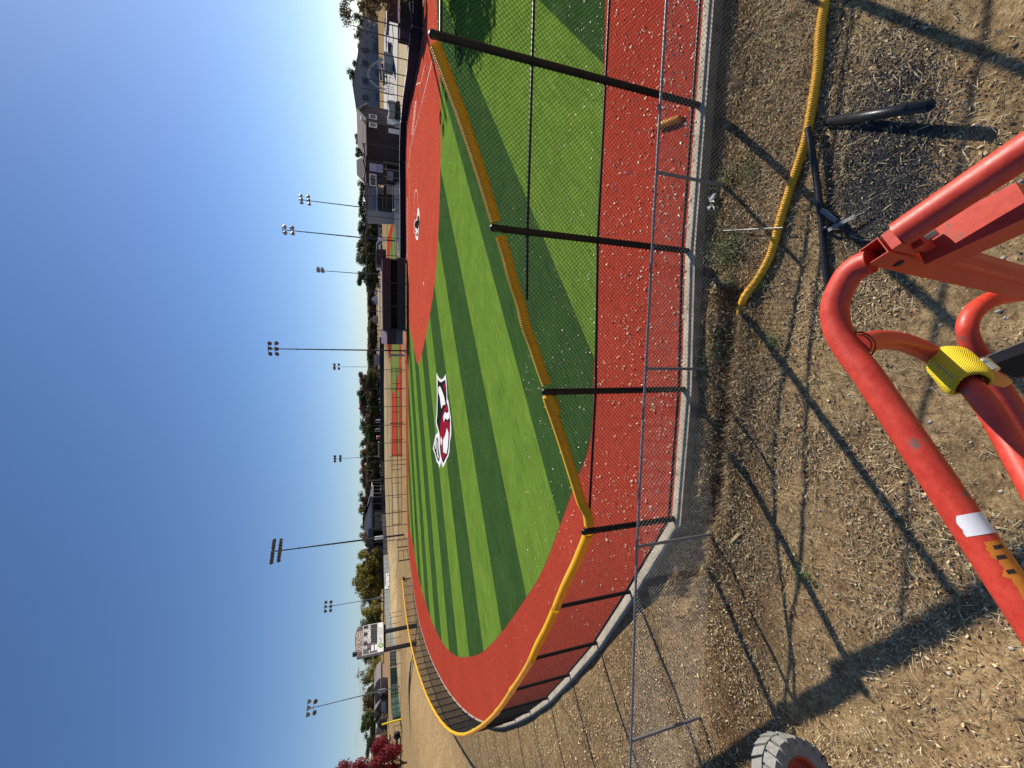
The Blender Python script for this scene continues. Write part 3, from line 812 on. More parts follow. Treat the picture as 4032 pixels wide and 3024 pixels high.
tag(o, 'short orange yellow corrugated pipe offcut on the red track', 'pipe')

def pipe(name, a, b, r, label, wall=.006, mid=0.0):
    a = Vector(a); b = Vector(b); t = (b - a).normalized(); n = 18; mb = MB(); L = (b - a).length
    mb.lathe(a, t, [(0, r - wall), (0, r), (L, r), (L, r - wall), (L * .05, r - wall)], n)
    if mid:
        for f in (.03, .10): mb.lathe(a, t, [(L * f, r), (L * f, r + .004), (L * f + .012, r + .004), (L * f + .012, r)], n)
    return tag(mb.build(name, black_pipe_m), label, 'pipe')
g1 = G(N5(930, 800), ZG); g2 = G(N5(1600, 690), .02)
pipe('black_pipe', Vector((g1.x, g1.y, gz(g1.x, g1.y) + .05)), g2, .052, 'glossy black pipe with an open end, propped up towards the orange rails', mid=1)
g1 = G(N5(850, 850), ZG); g2 = G(N5(900, 1250), ZG); g3 = G(N6(930, 150), ZG); g4 = G(N6(945, 300), ZG); 
P = [Vector((g.x, g.y, gz(g.x, g.y) + h)) for g, h in ((g1, .16), (g2, .10), (g3, .05), (g4, .04))]
o = MB().tube(smooth_path(P, 8), .037, 14).build('black_pipe', black_pipe_m)
tag(o, 'slimmer dull black pipe passing under the orange rail, ending at the yellow pipe', 'pipe')
# galvanised brace clamp on the slimmer pipe
K = lambda p, h: (lambda g: Vector((g.x, g.y, gz(g.x, g.y) + h)))(G(p, ZG + h))
cl = thing('pipe_clamp', 'bent galvanised strap clamp on the slimmer black pipe', 'clamp', K(N5(990, 1450), .1))
MB().beam(K(N5(890, 1370), .16), K(N5(985, 1445), .12), .05, .006).build('strap_arm', galv, cl)
MB().beam(K(N5(935, 1505), .13), K(N5(1110, 1410), .10), .045, .008).build('strap_arm', galv, cl)
MB().tube([K(N5(1085, 1425), .1), K(N5(1180, 1383), .08)], .008, 6).build('threaded_rod', galv, cl)
MB().lathe(K(N5(930, 1490), .09), K(N6(930, 100), .05) - K(N5(850, 900), .15), [(-.02, .041), (-.02, .046), (.03, .046), (.03, .041)], 14).build('ring', black_metal, cl)
rod = MB().tube([K(N5(245, 1512), .03), K(N5(640, 1488), .13)], .011, 8).build('steel_rod', galv_wire)
tag(rod, 'thin grey steel rod leaning on the yellow pipe near the fence', 'rod')
# crumpled white litter
mb = MB(); c = K(N5(215, 1320), .02); r2 = random.Random(3)
for k in range(9):
    q = c + Vector((r2.uniform(-.10, .10), r2.uniform(-.09, .09), r2.uniform(0, .05)))
    vs = [q + Vector((r2.uniform(-.09, .09), r2.uniform(-.08, .08), r2.uniform(-.02, .05))) for _ in range(4)]
    mb.prism(vs, (0, 0, .003))
tag(mb.build('crumpled_paper', mat('soft_white_paper', (.66, .64, .60), .8, .1, 20)), 'crumpled white paper litter lying in the dirt by the fence', 'litter')
mb = MB(); c = K(N5(195, 275), .05)
for k in range(420):
    q = c + Vector((r2.gauss(0, .20), r2.gauss(0, .12), abs(r2.gauss(0, .05)))); d = Vector((r2.uniform(-1, 1), r2.uniform(-1, 1), r2.uniform(-.5, .8))).normalized() * r2.uniform(.03, .08)
    mb.wire(q, q + d, .004)
tag(mb.build('wire_tie_heap', black_wire), 'heap of black fence ties dropped against the kerb', 'fence ties')
mb = MB(); a_ = K(D(1582, 1170), .03); b_ = K(D(1600, 1150), .03); mb.beam(a_, b_, .045, .02)
tag(mb.build('wood_offcut', mat('pale_fresh_wood', (.55, .42, .2))), 'pale wooden offcut on the ground near an old fence post', 'wood')

# ------------------------------------------------------------------ litter of leaves, straw and crumb
def leaf_cloud(name, pts, sizes, mats, lift=.006, tilt=.5, aspect=.45, seed=1, curl=.35):
    r = np.random.default_rng(seed); n = len(pts)
    th = r.random(n) * 2 * np.pi; tl = r.normal(0, tilt, n); L = sizes; Wd = L * aspect * r.uniform(.6, 1.3, n)
    dx = np.stack([np.cos(th), np.sin(th), np.sin(tl) * .7], 1); dx /= np.linalg.norm(dx, axis=1)[:, None]
    dy = np.stack([-np.sin(th), np.cos(th), r.normal(0, tilt, n)], 1); dy /= np.linalg.norm(dy, axis=1)[:, None]
    up = np.zeros((n, 3)); up[:, 2] = curl
    a = pts + dx * (L / 2)[:, None]; c = pts - dx * (L / 2)[:, None]
    b = pts + dy * (Wd / 2)[:, None] + up * (L / 3)[:, None]; d = pts - dy * (Wd / 2)[:, None] + up * (L / 3)[:, None]
    V = np.stack([a, b, c, d], 1).reshape(-1, 3)
    low = np.minimum.reduce([a[:, 2], b[:, 2], c[:, 2], d[:, 2]]); V[:, 2] += np.repeat(np.maximum(pts[:, 2] - low, 0) + lift, 4)
    Q_ = np.arange(4 * n).reshape(n, 4)
    o = fast_mesh(name, V, Q_, mats); mi = r.integers(0, len(mats), n).astype(np.int32)
    o.data.polygons.foreach_set('material_index', mi); return tag(o, kind='stuff')

def scatter(n, box, seed, dens=None, keep=None):
    r = np.random.default_rng(seed); P = np.column_stack([r.uniform(box[0], box[1], n), r.uniform(box[2], box[3], n)])
    if dens is not None: P = P[r.random(len(P)) < dens(P)]
    if keep is not None: P = P[keep(P)]
    return np.column_stack([P, ground_z(P)])
leafm = [mat('dry_leaf_tan', (.56, .405, .195), .8, .25, 40), mat('dry_leaf_pale', (.74, .585, .335), .8, .2, 40), mat('dry_leaf_brown', (.23, .14, .08), .85, .3, 40), mat('dry_leaf_russet', (.30, .16, .09), .85, .3, 40), mat('dark_leaf_mulch', (.12, .075, .045), .9, .3, 40)]
strawm = [mat('straw_pale', (.66, .54, .32), .85, .2, 30), mat('straw_dull', (.44, .34, .19), .9, .25, 30), mat('straw_brown', (.20, .14, .08), .9, .25, 30)]
outside = lambda P: ~inside(P, OUT) & (dist_poly(P, KERB_LINE) > .34)
# bare worn soil lies towards the bottom right of the photo, litter is thick along the ditch
_c0 = np.array([-CRUMB[0], -CRUMB[1]])
d1 = lambda P: (1 - .85 * np.exp(-(((P[:, 0] - _c0[0]) / .95) ** 2 + ((P[:, 1] - _c0[1]) / .42) ** 2))) * np.clip(.20 + .75 * sst(.46, .62, vnoise(P, .9, 11)) + .55 * np.exp(-(dist_poly(P, LIP) / .5) ** 2) - .55 * sst(3.0, 2.2, P[:, 1]) * sst(-1.8, -.6, P[:, 0]), .04, 1)
p = scatter(46000, (-9, 9, 1.4, 5.6), 21, d1, outside); leaf_cloud('leaf_litter', p, rng.uniform(.02, .06, len(p)), leafm, seed=2)
p = scatter(90000, (-9, 9, 1.4, 5.6), 25, d1, outside); leaf_cloud('leaf_crumbs', p, rng.uniform(.012, .028, len(p)), leafm, seed=8, aspect=.6)
p = scatter(46000, (-9, 9, 1.4, 5.6), 22, lambda P: np.clip(d1(P) * 1.1, .12, 1), outside); leaf_cloud('dry_straw', p, rng.uniform(.05, .16, len(p)), strawm, seed=3, aspect=.05, tilt=.25, curl=.1, lift=.012)
p = scatter(90000, (-26, -2, 4.5, 30), 23, lambda P: .2 + .8 * sst(.4, .65, vnoise(P, 1.6, 12)), outside); leaf_cloud('bank_leaf_litter', p, rng.uniform(.03, .08, len(p)), leafm[:3], seed=4)
# straw tufts standing in patches
def tufts(name, centers, nb, h, mats, seed, spread=.05, w=.004):
    r = np.random.default_rng(seed); n = len(centers) * nb
    C = np.repeat(centers, nb, 0) + np.column_stack([r.normal(0, spread, n), r.normal(0, spread, n), np.zeros(n)])
    C[:, 2] = ground_z(C[:, :2]) - .01
    th = r.random(n) * 2 * np.pi; lean = r.uniform(.1, .9, n); hh = h * r.uniform(.4, 1.2, n)
    d = np.stack([np.cos(th) * lean, np.sin(th) * lean, np.ones(n)], 1) * hh[:, None]
    s = np.stack([-np.sin(th), np.cos(th), np.zeros(n)], 1) * w
    t = C + d; t[:, 2] -= hh * lean * .35; m_ = C + d * .55
    V = np.stack([C - s, C + s, m_ + s * .8, m_ - s * .8, t + s * .25, t - s * .25], 1).reshape(-1, 3)
    k = np.arange(n)[:, None] * 6; Q_ = np.concatenate([k + np.array([[0, 1, 2, 3]]), k + np.array([[3, 2, 4, 5]])], 0)
    o = fast_mesh(name, V, Q_, mats); mi = r.integers(0, len(mats), n).astype(np.int32)
    o.data.polygons.foreach_set('material_index', np.concatenate([mi, mi])); return o
c = scatter(2600, (-8, 7, 2.4, 5.3), 31, lambda P: sst(.45, .6, vnoise(P, .8, 13)) * sst(2.3, 3.0, P[:, 1]), outside)
p = scatter(42000, (-10, -2, 4.8, 11), 27, lambda P: .35 + .65 * sst(.35, .6, vnoise(P, .8, 16)), outside); leaf_cloud('bank_leaf_crumbs', p, rng.uniform(.02, .055, len(p)), leafm, seed=14)
tag(tufts('dry_grass', c, 14, .085, strawm, 5), kind='stuff')
gr = np.random.default_rng(77); lp_ = resample([Vector((x, y, 0)) for x, y in LIP], .03); c = np.array([[q.x + gr.normal(0, .16), q.y + gr.normal(-.10, .16), 0] for q in lp_ for _ in range(3)]); c[:, 2] = ground_z(c[:, :2])
russ = [mat('russet_dead_grass', (.30, .17, .075), .9, .25, 30), mat('brown_dead_stems', (.20, .115, .055), .9, .25, 30), strawm[0]]
tag(tufts('dead_ditch_grass', c, 9, .15, russ, 6, .06, .0035), kind='stuff')
weedm = [mat('weed_green', (.075, .13, .035), .7, .3, 30), mat('weed_pale_green', (.15, .20, .06), .7, .3, 30)]
weeds = [(N5(430, 1120), .20, 'dry brown and green weed beside the yellow pipe bend', 160), (N6(240, 700), .20, 'low green weed in the dead grass of the ditch', 150), (N6(300, 60), .30, 'leafy green weed clump beside the kerb near the pipe end', 620), (N6(330, 250), .12, 'small green weed in the shade left of the pipe', 70), (N6(580, 640), .14, 'bluish green weed between fence and orange rail', 120),
         (N6(150, 830), .16, 'green weed climbing the old fence post', 120), (N5(290, 1180), .18, 'sparse dry weed near the thin steel rod', 120), (N6(280, 1400), .15, 'low weed tuft in dry grass behind the fence', 90), (N7(690, 520), .15, 'grassy weed where two fence shadows cross', 110), (N7(120, 350), .12, 'weed at the foot of the old fence post', 80), (N6(520, 250), .16, 'dark weed at the open end of the yellow pipe', 120)]
for k, (p, rad_, lab, n) in enumerate(weeds):
    g = G(p, ZG); r = np.random.default_rng(50 + k)
    t = thing('weed', lab, 'weed', (g.x, g.y, gz(g.x, g.y)), 'weeds along the fence')
    P = np.column_stack([g.x + r.normal(0, rad_ * .6, n), g.y + r.normal(0, rad_ * .5, n), np.zeros(n)]); P[:, 2] = ground_z(P[:, :2]) + np.abs(r.normal(0, rad_ * .35, n))
    off = np.array(t.location); o = leaf_cloud('foliage', P - off, r.uniform(.02, .05, n), weedm, seed=70 + k, tilt=.7, aspect=.5); o.parent = t; del o['kind']
    o = tufts('stem', np.array([[g.x, g.y, 0]]), 24, rad_ * .9, weedm + strawm[:2], 90 + k, rad_ * .35, .003)
    v = np.empty(len(o.data.vertices) * 3, np.float32); o.data.vertices.foreach_get('co', v); v = v.reshape(-1, 3) - off.astype(np.float32)
    o.data.vertices.foreach_set('co', v.ravel()); o.data.update(); o.parent = t
# pale leaf bits blown onto the track and turf
on = lambda P: inside(P, OUT)
pale = [mat('pale_leaf_scrap', (.72, .66, .55), .7, .15, 30), mat('tan_leaf_scrap', (.55, .43, .30), .7, .2, 30)]
def flat(n, box, seed, dens):
    r = np.random.default_rng(seed); P = np.column_stack([r.uniform(box[0], box[1], n), r.uniform(box[2], box[3], n)])
    P = P[(r.random(n) < dens(P)) & on(P)]; return np.column_stack([P, np.full(len(P), .010)])
p = flat(15000, (-8, 14, 5, 14), 41, lambda P: np.clip(1.15 * np.exp(-dist_poly(P, KERB_LINE) / 2.6) * (.35 + .9 * vnoise(P, .7, 14)), 0, 1) * sst(-8, 2, P[:, 0])); leaf_cloud('blown_leaf_scraps', p, rng.uniform(.03, .085, len(p)), pale, seed=6, curl=.5, lift=.003)
p = flat(6500, (-14, 45, 7, 62), 42, lambda P: .16 + .5 * np.exp(-dist_poly(P, KERB_LINE) / 5) ); leaf_cloud('scattered_leaf_scraps', p, rng.uniform(.03, .085, len(p)), pale, seed=7, curl=.5, lift=.003)
p = flat(5200, (10, 60, 26, 75), 43, lambda P: .15 + .85 * sst(12, 40, P[:, 0])); leaf_cloud('infield_leaf_scraps', p, rng.uniform(.06, .15, len(p)), pale, seed=9, curl=.6, lift=.003)
# black rubber crumb granules and small stones
c0 = np.array([-CRUMB[0], -CRUMB[1]]); r = np.random.default_rng(9); n = 42000
P = c0 + np.column_stack([r.normal(0, .60, n), r.normal(0, .28, n)]); P = P[outside(P)]; P = np.column_stack([P, ground_z(P)])
leaf_cloud('rubber_crumb', P, r.uniform(.008, .020, len(P)), [mat('black_rubber_crumb', (.02, .02, .021), .5, .4, 60), mat('grey_rubber_crumb', (.06, .06, .06), .5, .3, 60)], seed=10, aspect=.9, curl=.7)
def stones(n, box, seed, smin, smax, m, name):
    r = np.random.default_rng(seed); P = scatter(n, box, seed, None, outside); vs = []; fs = []
    base = np.array([[1, 0, 0], [-1, 0, 0], [0, 1, 0], [0, -1, 0], [0, 0, .7], [0, 0, -.7]]); tri = np.array([[0, 2, 4], [2, 1, 4], [1, 3, 4], [3, 0, 4], [2, 0, 5], [1, 2, 5], [3, 1, 5], [0, 3, 5]])
    for k, q in enumerate(P):
        s = r.uniform(smin, smax); vs.append(q + base * s * r.uniform(.5, 1.3, (6, 3))); fs.append(tri + 6 * k)
    return tag(fast_mesh(name, np.concatenate(vs), np.concatenate(fs), m, k=3), kind='stuff')
stones(1600, (-6, 6, 1.5, 5), 61, .005, .018, mat('earth_clods', (.34, .26, .17), .95, .3, 30), 'earth_clods')
stones(260, (-5, 3, 1.5, 4), 62, .012, .03, mat('pale_stones', (.46, .41, .34), .9, .2, 20), 'pale_stones')

# ------------------------------------------------------------------ orange rails of the lift basket
def red_paint():
    m, nt, b = nodes('worn_orange_red_paint'); p = geo_pos(nt)
    a = noise(nt, 9, 6, .7, p); f = noise(nt, 55, 8, .8, p); g = noise(nt, 24, 3, .5, mapping(nt, p, (1, 1, 1), (0, 0, .5)))
    base = ramp(nt, a.outputs['Fac'], [(.3, (.50, .030, .014)), (.7, (.66, .055, .024))])
    dirt = ramp(nt, f.outputs['Fac'], [(.35, (.68, .62, .62)), (.65, (1.12, 1.5, 1.7))])
    c = mixc(nt, .7, base.outputs['Color'], dirt.outputs['Color'], 'MULTIPLY')
    ch = nt.nodes.new('ShaderNodeMath'); ch.operation = 'MULTIPLY'; lk(nt, g.outputs['Fac'], ch.inputs[0]); lk(nt, f.outputs['Fac'], ch.inputs[1])
    wr = ramp(nt, ch.outputs[0], [(.365, (0, 0, 0)), (.40, (1, 1, 1))])
    c = mixc(nt, wr.outputs['Color'], c, (.16, .10, .08))
    lk(nt, c, b.inputs['Base Color'])
    rr = ramp(nt, f.outputs['Fac'], [(.3, (.38, .38, .38)), (.7, (.6, .6, .6))]); lk(nt, rr.outputs['Color'], b.inputs['Roughness'])
    b.inputs['Specular IOR Level'].default_value = .5
    bump(nt, b, f.outputs['Fac'], .12, .002); return m
redp = red_paint()
dwn = Vector(ray((5970, 1613))).normalized()                       # the basket's own down direction
base0 = dep(N6(1300, 1010), .564); CAMV = Vector((0, 0, H))
def BP(p, lower=0.0):                                              # point on the basket plane a little lower
    r = Vector(ray(p)); q = base0 + dwn * lower; return CAMV + r * ((q - CAMV).dot(dwn) / r.dot(dwn))
bk = thing('lift_basket', 'worn orange red tubular guard rails of a lift basket in the foreground', 'lift basket', BP(N6(1300, 1010)))
main = [(4232, 2697), (4098, 2496), (3963, 2294), (3838, 2107), (3700, 1900), (3584, 1727), (3473, 1561), N6(1181, 862), N6(1088, 745), N6(1010, 620), N6(975, 500), N6(983, 385), N6(1050, 240), N6(1130, 165), N6(1210, 130)]
MP = smooth_path([BP(p) for p in main], 10); MB().tube(MP, .0186, 24).build('top_rail', redp, bk)
rt = [N5(1400, 1530), N5(1800, 1262), N5(2210, 990), N5(2700, 668)]
MB().tube([BP(p, .003) for p in rt], .0196, 24).build('top_rail', redp, bk)
def path_d(px, ds): return smooth_path([dep(p, d) for p, d in zip(px, ds)], 10)
hoop = [N6(1105, 690), N6(1160, 668), N6(1260, 645), N6(1400, 655), N6(1560, 715), N6(1720, 815), N6(1880, 965), N6(2010, 1140), N6(2230, 1530), N6(2600, 2200)]
MB().tube(path_d(hoop, [.60, .65, .71, .76, .785, .77, .72, .68, .62, .54]), .0178, 20).build('hoop_rail', redp, bk)
MB().lathe(dep(N6(1108, 690), .607), dep(N6(1160, 668), .64) - dep(N6(1105, 690), .60), [(-.004, .0245), (.008, .0235), (.014, .0205)], 20).build('weld_collar', redp, bk)
ring = [N6(2230, 335), N6(2110, 352), N6(1985, 385), N6(1880, 460), N6(1838, 560), N6(1862, 660), N6(1930, 770), N6(2060, 960), N6(2230, 1240), N6(2700, 2000)]
MB().tube(path_d(ring, [1.03, 1.02, 1.0, .99, .985, .985, .985, .985, .985, .985]), .0205, 20).build('mid_rail', redp, bk)
# square gate post, open at the top
q4 = [Z1(245, 415), Z1(470, 255), Z1(600, 423), Z1(350, 585)]
T4 = [BP(p, -.012) for p in q4]; cen = sum(T4, Vector()) / 4
I4 = [cen + (v - cen) * .90 for v in T4]; dl = dwn * 1.15
mb = MB(); mb.add(T4 + I4, [(0, 1, 5, 4), (1, 2, 6, 5), (2, 3, 7, 6), (3, 0, 4, 7)])
mb.add(T4 + [v + dl for v in T4], [(0, 4, 5, 1), (1, 5, 6, 2), (2, 6, 7, 3), (3, 7, 4, 0)])
mb.add(I4 + [v + dwn * .5 for v in I4], [(0, 1, 5, 4), (1, 2, 6, 5), (2, 3, 7, 6), (3, 0, 4, 7)])
mb.build('gate_post', redp, bk)
hole = BP(Z1(575, 535), .01); fn = (T4[3] - T4[0]).cross(dwn).normalized()
s32 = (T4[2] - T4[3]).normalized(); out = dwn.cross(s32).normalized(); out = out if out.dot(T4[3] - T4[0]) > 0 else -out
hc = (T4[3] + T4[2]) / 2 + dwn * .052
MB().lathe(hc, out, [(-.001, .0068), (.0007, .0068), (.0007, 0)], 16).build('bolt_hole', dark_in, bk)
# second square rail and the gate leaf
r2a = BP(Z1(1060, 440), .075); r2b = BP(Z1(2330, -170), .075)
MB().beam(r2a, r2b, .048, .05, up=-dwn).build('gate_rail', redp, bk)
plate = [T4[2] + dwn * k for k in (.02,)]
uu = (T4[1] - T4[0]).normalized()
g0 = T4[2] + uu * .004; g1v = T4[1] + uu * .004
mb = MB(); mb.prism([g0 + dwn * .0, g1v + dwn * .0, g1v + dwn * .055, g0 + dwn * .055], uu * .012); mb.build('hinge_plate', redp, bk)
o3 = uu * .030
mb = MB(); mb.beam(T4[2] + uu * .020 - out * .004 + dwn * .03, T4[2] + uu * .020 - out * .004 + dwn * 1.15, .012, .018, up=out); mb.build('gate_leaf', redp, bk)
lf = [dep(Z1(1290, 490), .80), dep(Z1(1480, 400), .84), dep(Z1(2050, 590), 1.02), dep(Z1(2330, 720), 1.1), dep(Z1(2330, 850), 1.06), dep(Z1(1240, 540), .78)]
nn = (lf[1] - lf[0]).cross(lf[2] - lf[0]).normalized()
MB().prism(lf, nn * -.012 if nn.dot(CAMV - lf[0]) > 0 else nn * .012).build('gate_leaf', redp, bk)
bolt = BP(Z1(965, 315), .04); MB().lathe(bolt, (T4[1] - T4[0]), [(-.014, 0), (-.014, .0095), (.006, .0095), (.006, .006), (.02, .006), (.02, 0)], 12).build('bolt', mat('zinc_bolt', (.45, .43, .38), .35, .2, 40, metal=.8), bk)
# stickers wrapped on the long rail
def wrap(i0, i1, a0, a1, r, ragged=0.0, seed=1):
    rr = random.Random(seed); seg = MP[i0:i1 + 1]; seg = resample(seg, .004); k = len(seg); n = 12; vs = []
    for i, p in enumerate(seg):
        t = (seg[min(i + 1, k - 1)] - seg[max(i - 1, 0)]).normalized(); u = (-dwn - t * (-dwn).dot(t)).normalized(); w_ = t.cross(u)
        lo = a0 + ragged * (rr.random() - .5); 
        for j in range(n):
            a = lo + (a1 - lo) * j / (n - 1); vs.append(p + (u * math.cos(a) + w_ * math.sin(a)) * r)
    fs = [(i * n + j, i * n + j + 1, (i + 1) * n + j + 1, (i + 1) * n + j) for i in range(k - 1) for j in range(n - 1)]
    return MB().add(vs, fs, 0, True)
def idx_near(p):
    q = BP(p); return min(range(len(MP)), key=lambda i: (MP[i] - q).length)
iw0, iw1, io1 = idx_near(N7(1700, 300)), idx_near(N7(1640, 225)), idx_near(N7(1960, 660))
sgnw = 1
t = (MP[iw0 + 1] - MP[iw0]); u = -dwn; wv = t.normalized().cross(u)
side = 1 if wv.dot(Vector(AX[:, 1])) > 0 else -1                   # towards photo right
i0, i1 = sorted((iw0, iw1)); STK = (i0, i1)
w1 = wrap(i0, i1 + 1, side * .05, side * 1.7, .0189, .25, 4); w1.build('white_sticker', mat('white_sticker', (.72, .72, .74), .45, .06, 30), bk)
j0, j1 = sorted((iw0 - 1, io1))
w2 = wrap(j0, j1, side * .55, side * 1.8, .0189, .35, 5); w2.build('orange_sticker', mat('faded_orange_sticker', (.62, .20, .018), .45, .15, 30), bk)
mb = MB(); bl = mat('black_sticker_remnant', (.02, .015, .01), .6, .3, 40)
for f, wdt in ((.12, .5), (.45, .3), (.7, .35), (.85, .6)):
    c = int(j0 + (j1 - j0) * f); q = wrap(c, min(c + 1, len(MP) - 1), side * .8, side * (.8 + wdt), .0191, .3, 6 + c)
    o_ = len(mb.v); mb.v += q.v; mb.f += [[a + o_ for a in f_] for f_ in q.f]; mb.m += q.m; mb.smooth += q.smooth
mb.build('black_print', bl, bk)

# yellow strap and buckle on the hoop
st = thing('ratchet_strap', 'yellow woven strap with brassy buckle cinched round an orange rail', 'strap', dep(Z2(640, 470), .70))
ca, cb = dep(Z2(500, 372), .780), dep(Z2(760, 640), .722); ax = (cb - ca); L = ax.length; t = ax.normalized()
u = (-dwn - t * (-dwn).dot(t)).normalized(); w_ = t.cross(u); vs = []; n = 40; k = 15
for i in range(k):
    ee = 1 - .24 * (abs(2 * i / (k - 1) - 1) ** 6)
    for j in range(n):
        a = 2 * math.pi * j / n; wob = 1 + .05 * math.sin(3 * a + 1.2) + .02 * math.sin(7 * a + i * .3)
        ru = .0285 * wob * ee + .0005 * (-1) ** j; rw = .0355 * wob * ee
        vs.append(ca + t * (L * (i / (k - 1)) + .006 * math.sin(2 * a)) + u * math.cos(a) * ru + w_ * math.sin(a) * rw)
fs = [(i * n + j, i * n + (j + 1) % n, (i + 1) * n + (j + 1) % n, (i + 1) * n + j) for i in range(k - 1) for j in range(n)]
ym, nt, b_ = nodes('yellow_webbing'); pz = geo_pos(nt); wv_ = nt.nodes.new('ShaderNodeTexWave'); wv_.inputs['Scale'].default_value = 150; wv_.bands_direction = 'DIAGONAL'; lk(nt, pz, wv_.inputs['Vector'])
rr_ = ramp(nt, wv_.outputs['Fac'], [(.2, (.58, .40, .005)), (.8, (.80, .62, .02))]); lk(nt, rr_.outputs['Color'], b_.inputs['Base Color']); b_.inputs['Roughness'].default_value = .75; bump(nt, b_, wv_.outputs['Fac'], .4, .002)
so_ = MB().add(vs, fs, 0, True).build('webbing', ym, st); md = so_.modifiers.new('thick', 'SOLIDIFY'); md.thickness = .0035
mb = MB()
for f in np.linspace(0, 1, 7):
    q = dep(Z2(440 + 145 * f, 430 + 125 * f), .735 - .03 * f); mb.beam(q, q + (dep(Z2(460, 440), .72) - dep(Z2(440, 430), .72)) * .8, .0022, .0022)
mb.build('stitching', mat('grey_thread', (.2, .2, .2)), st)
brass = mat('brassy_zinc_buckle', (.52, .30, .15), .3, .2, 30, metal=.85)
mb = MB(); bd = .71
mb.prism([dep(Z2(*p), bd) for p in ((860, 575), (945, 560), (985, 545), (960, 510), (1000, 505), (1145, 590), (1145, 615), (1065, 655), (1000, 640))], dwn * .006)
mb.build('buckle_plate', brass, st)
mb = MB().tube([dep(Z2(895, 425), .725), dep(Z2(985, 500), .712)], .0095, 12); mb.ball(dep(Z2(893, 423), .725), .0105, 12); mb.build('buckle_pin', mat('pale_zinc', (.55, .56, .45), .25, .15, 30, metal=.8), st)
MB().prism([dep(Z2(*p), .712) for p in ((815, 480), (850, 470), (945, 550), (895, 575))], dwn * .006).build('buckle_tongue', brass, st)
bagp = [(945, 415), (1290, 280), (1290, 545), (1150, 560), (1030, 500), (975, 460)]
bg_ = thing('tool_bag', 'black fabric bag with grey webbing edge hanging beside the yellow strap', 'bag', dep(Z2(1150, 430), .9))
MB().prism([dep(Z2(*p), .86) for p in bagp], dwn * .12).build('pouch', mat('black_fabric', (.010, .010, .011), .9, .3, 60), bg_)
MB().beam(dep(Z2(935, 405), .85), dep(Z2(1300, 262), .85), .004, .022, up=(dep(Z2(1300, 300), .85) - dep(Z2(1300, 262), .85))).build('webbing_edge', mat('grey_webbing', (.09, .09, .095), .8, .2, 60), bg_)

# ------------------------------------------------------------------ lift wheel
wc = Vector((-5.12, 3.62, 0)); wc.z = gz(wc.x, wc.y) + .44
wh = thing('lift_chassis', 'lift chassis seen only by its grey chunky wheel with orange red rim', 'lift', wc)
wax = Vector((.52, -.85, 0)).normalized()
R = .47; W2 = .19
tyre = mat('grey_nonmarking_rubber', (.22, .215, .20), .85, .25, 12, bmp=.3, bscale=60)
MB().lathe(wc, wax, [(-W2 * .9, .27), (-W2, .33), (-W2, .40), (-W2 * .85, .425), (W2 * .85, .425), (W2, .40), (W2, .33), (W2 * .9, .27)], 48).build('tyre', tyre, wh); ty = wh.children[-1] if False else [o for o in wh.children][0]
mb = MB(); u = Vector((0, 0, 1)); v = wax.cross(u)
for k in range(20):
    for s in (-1, 1):
        a = 2 * math.pi * (k + (.5 if s > 0 else 0)) / 20
        er = u * math.cos(a) + v * math.sin(a); et = -u * math.sin(a) + v * math.cos(a)
        p = []
        for x, sk in ((s * .012, .0), (s * W2 * 1.02, .055 * 1)):
            for q in (-1, 1): p.append(wc + er * (R - (.0 if x < .1 * 9 and abs(x) < .1 else .012)) + wax * x + et * (sk + q * .058))
        mb.prism([p[0], p[1], p[3], p[2]], er * -.06)
        x0 = s * W2 * 1.02
        mb.prism([wc + er * (R - .012) + wax * x0 + et * (.055 - .04), wc + er * (R - .012) + wax * x0 + et * (.055 + .04), wc + er * .36 + wax * (s * W2) + et * (.055 + .03), wc + er * .36 + wax * (s * W2) + et * (.055 - .03)], wax * -s * .03)
mb.build('tread', tyre, ty)
rimm = mat('orange_red_rim_paint', (.42, .05, .02), .5, .2, 10)
MB().lathe(wc, wax, [(W2 * .95, .275), (W2 * 1.0, .265), (W2 * .75, .245), (W2 * .5, .235), (W2 * .1, .22), (W2 * .05, .09), (W2 * .4, .08), (W2 * .4, 0)], 36).build('rim', rimm, wh)
rm_ = [o for o in wh.children if o.name.startswith('rim')][0]
MB().tube([wc - wax * .10, wc - wax * .17], .07, 10).build('axle', rimm, wh)
for k in range(9):
    a = 2 * math.pi * k / 9; p = wc + (u * math.cos(a) + v * math.sin(a)) * .13 + wax * (W2 * .07); MB().lathe(p, wax, [(0, .014), (.02, .014), (.02, 0)], 6).build('wheel_nut', galv, rm_)
# ------------------------------------------------------------------ scoreboard
sa, sb = GT(R7(915, 335)), GT(R7(905, 150))
mid = (sa + sb) / 2; hl = (sb - sa).length / 2; td = Vector((.37, .93, 0)).normalized(); td = td if td.dot(sb - sa) > 0 else -td
rl_, rr2 = Vector(ray(R7(915, 335))), Vector(ray(R7(905, 150)))
def onray(r, base, t):
    # foot of a sight line on the turned post line
    n = Vector((t.y, -t.x, 0)); k = n.dot(Vector((base.x, base.y, 0))) / n.dot(Vector((r.x, r.y, 0))); return Vector((r.x * k, r.y * k, base.z))
sa, sb = onray(rl_, mid, td), onray(rr2, mid, td)
print('SCORE', sa, sb)
S = Wall(sa, sb); zg = (sa.z + sb.z) / 2
sc = thing('scoreboard', 'dark grey scoreboard with arched LADY PIONEERS header on two black posts', 'scoreboard', (sa.x, sa.y, zg))
body = mat('scoreboard_grey_panel', (.105, .085, .095), .5, .08, 2); hdr = mat('scoreboard_header', (.10, .075, .08), .5, .1, 2)
cream = mat('cream_lettering', (.75, .62, .45), .6, .08, 5); blk = mat('black_display', (.012, .012, .014), .4, .2, 3); side_m = mat('scoreboard_side', (.33, .34, .33), .6, .1, 2)
(u0, z1), (u1, z0) = S.uz(S6(462, 1400)), S.uz(S6(1030, 480))
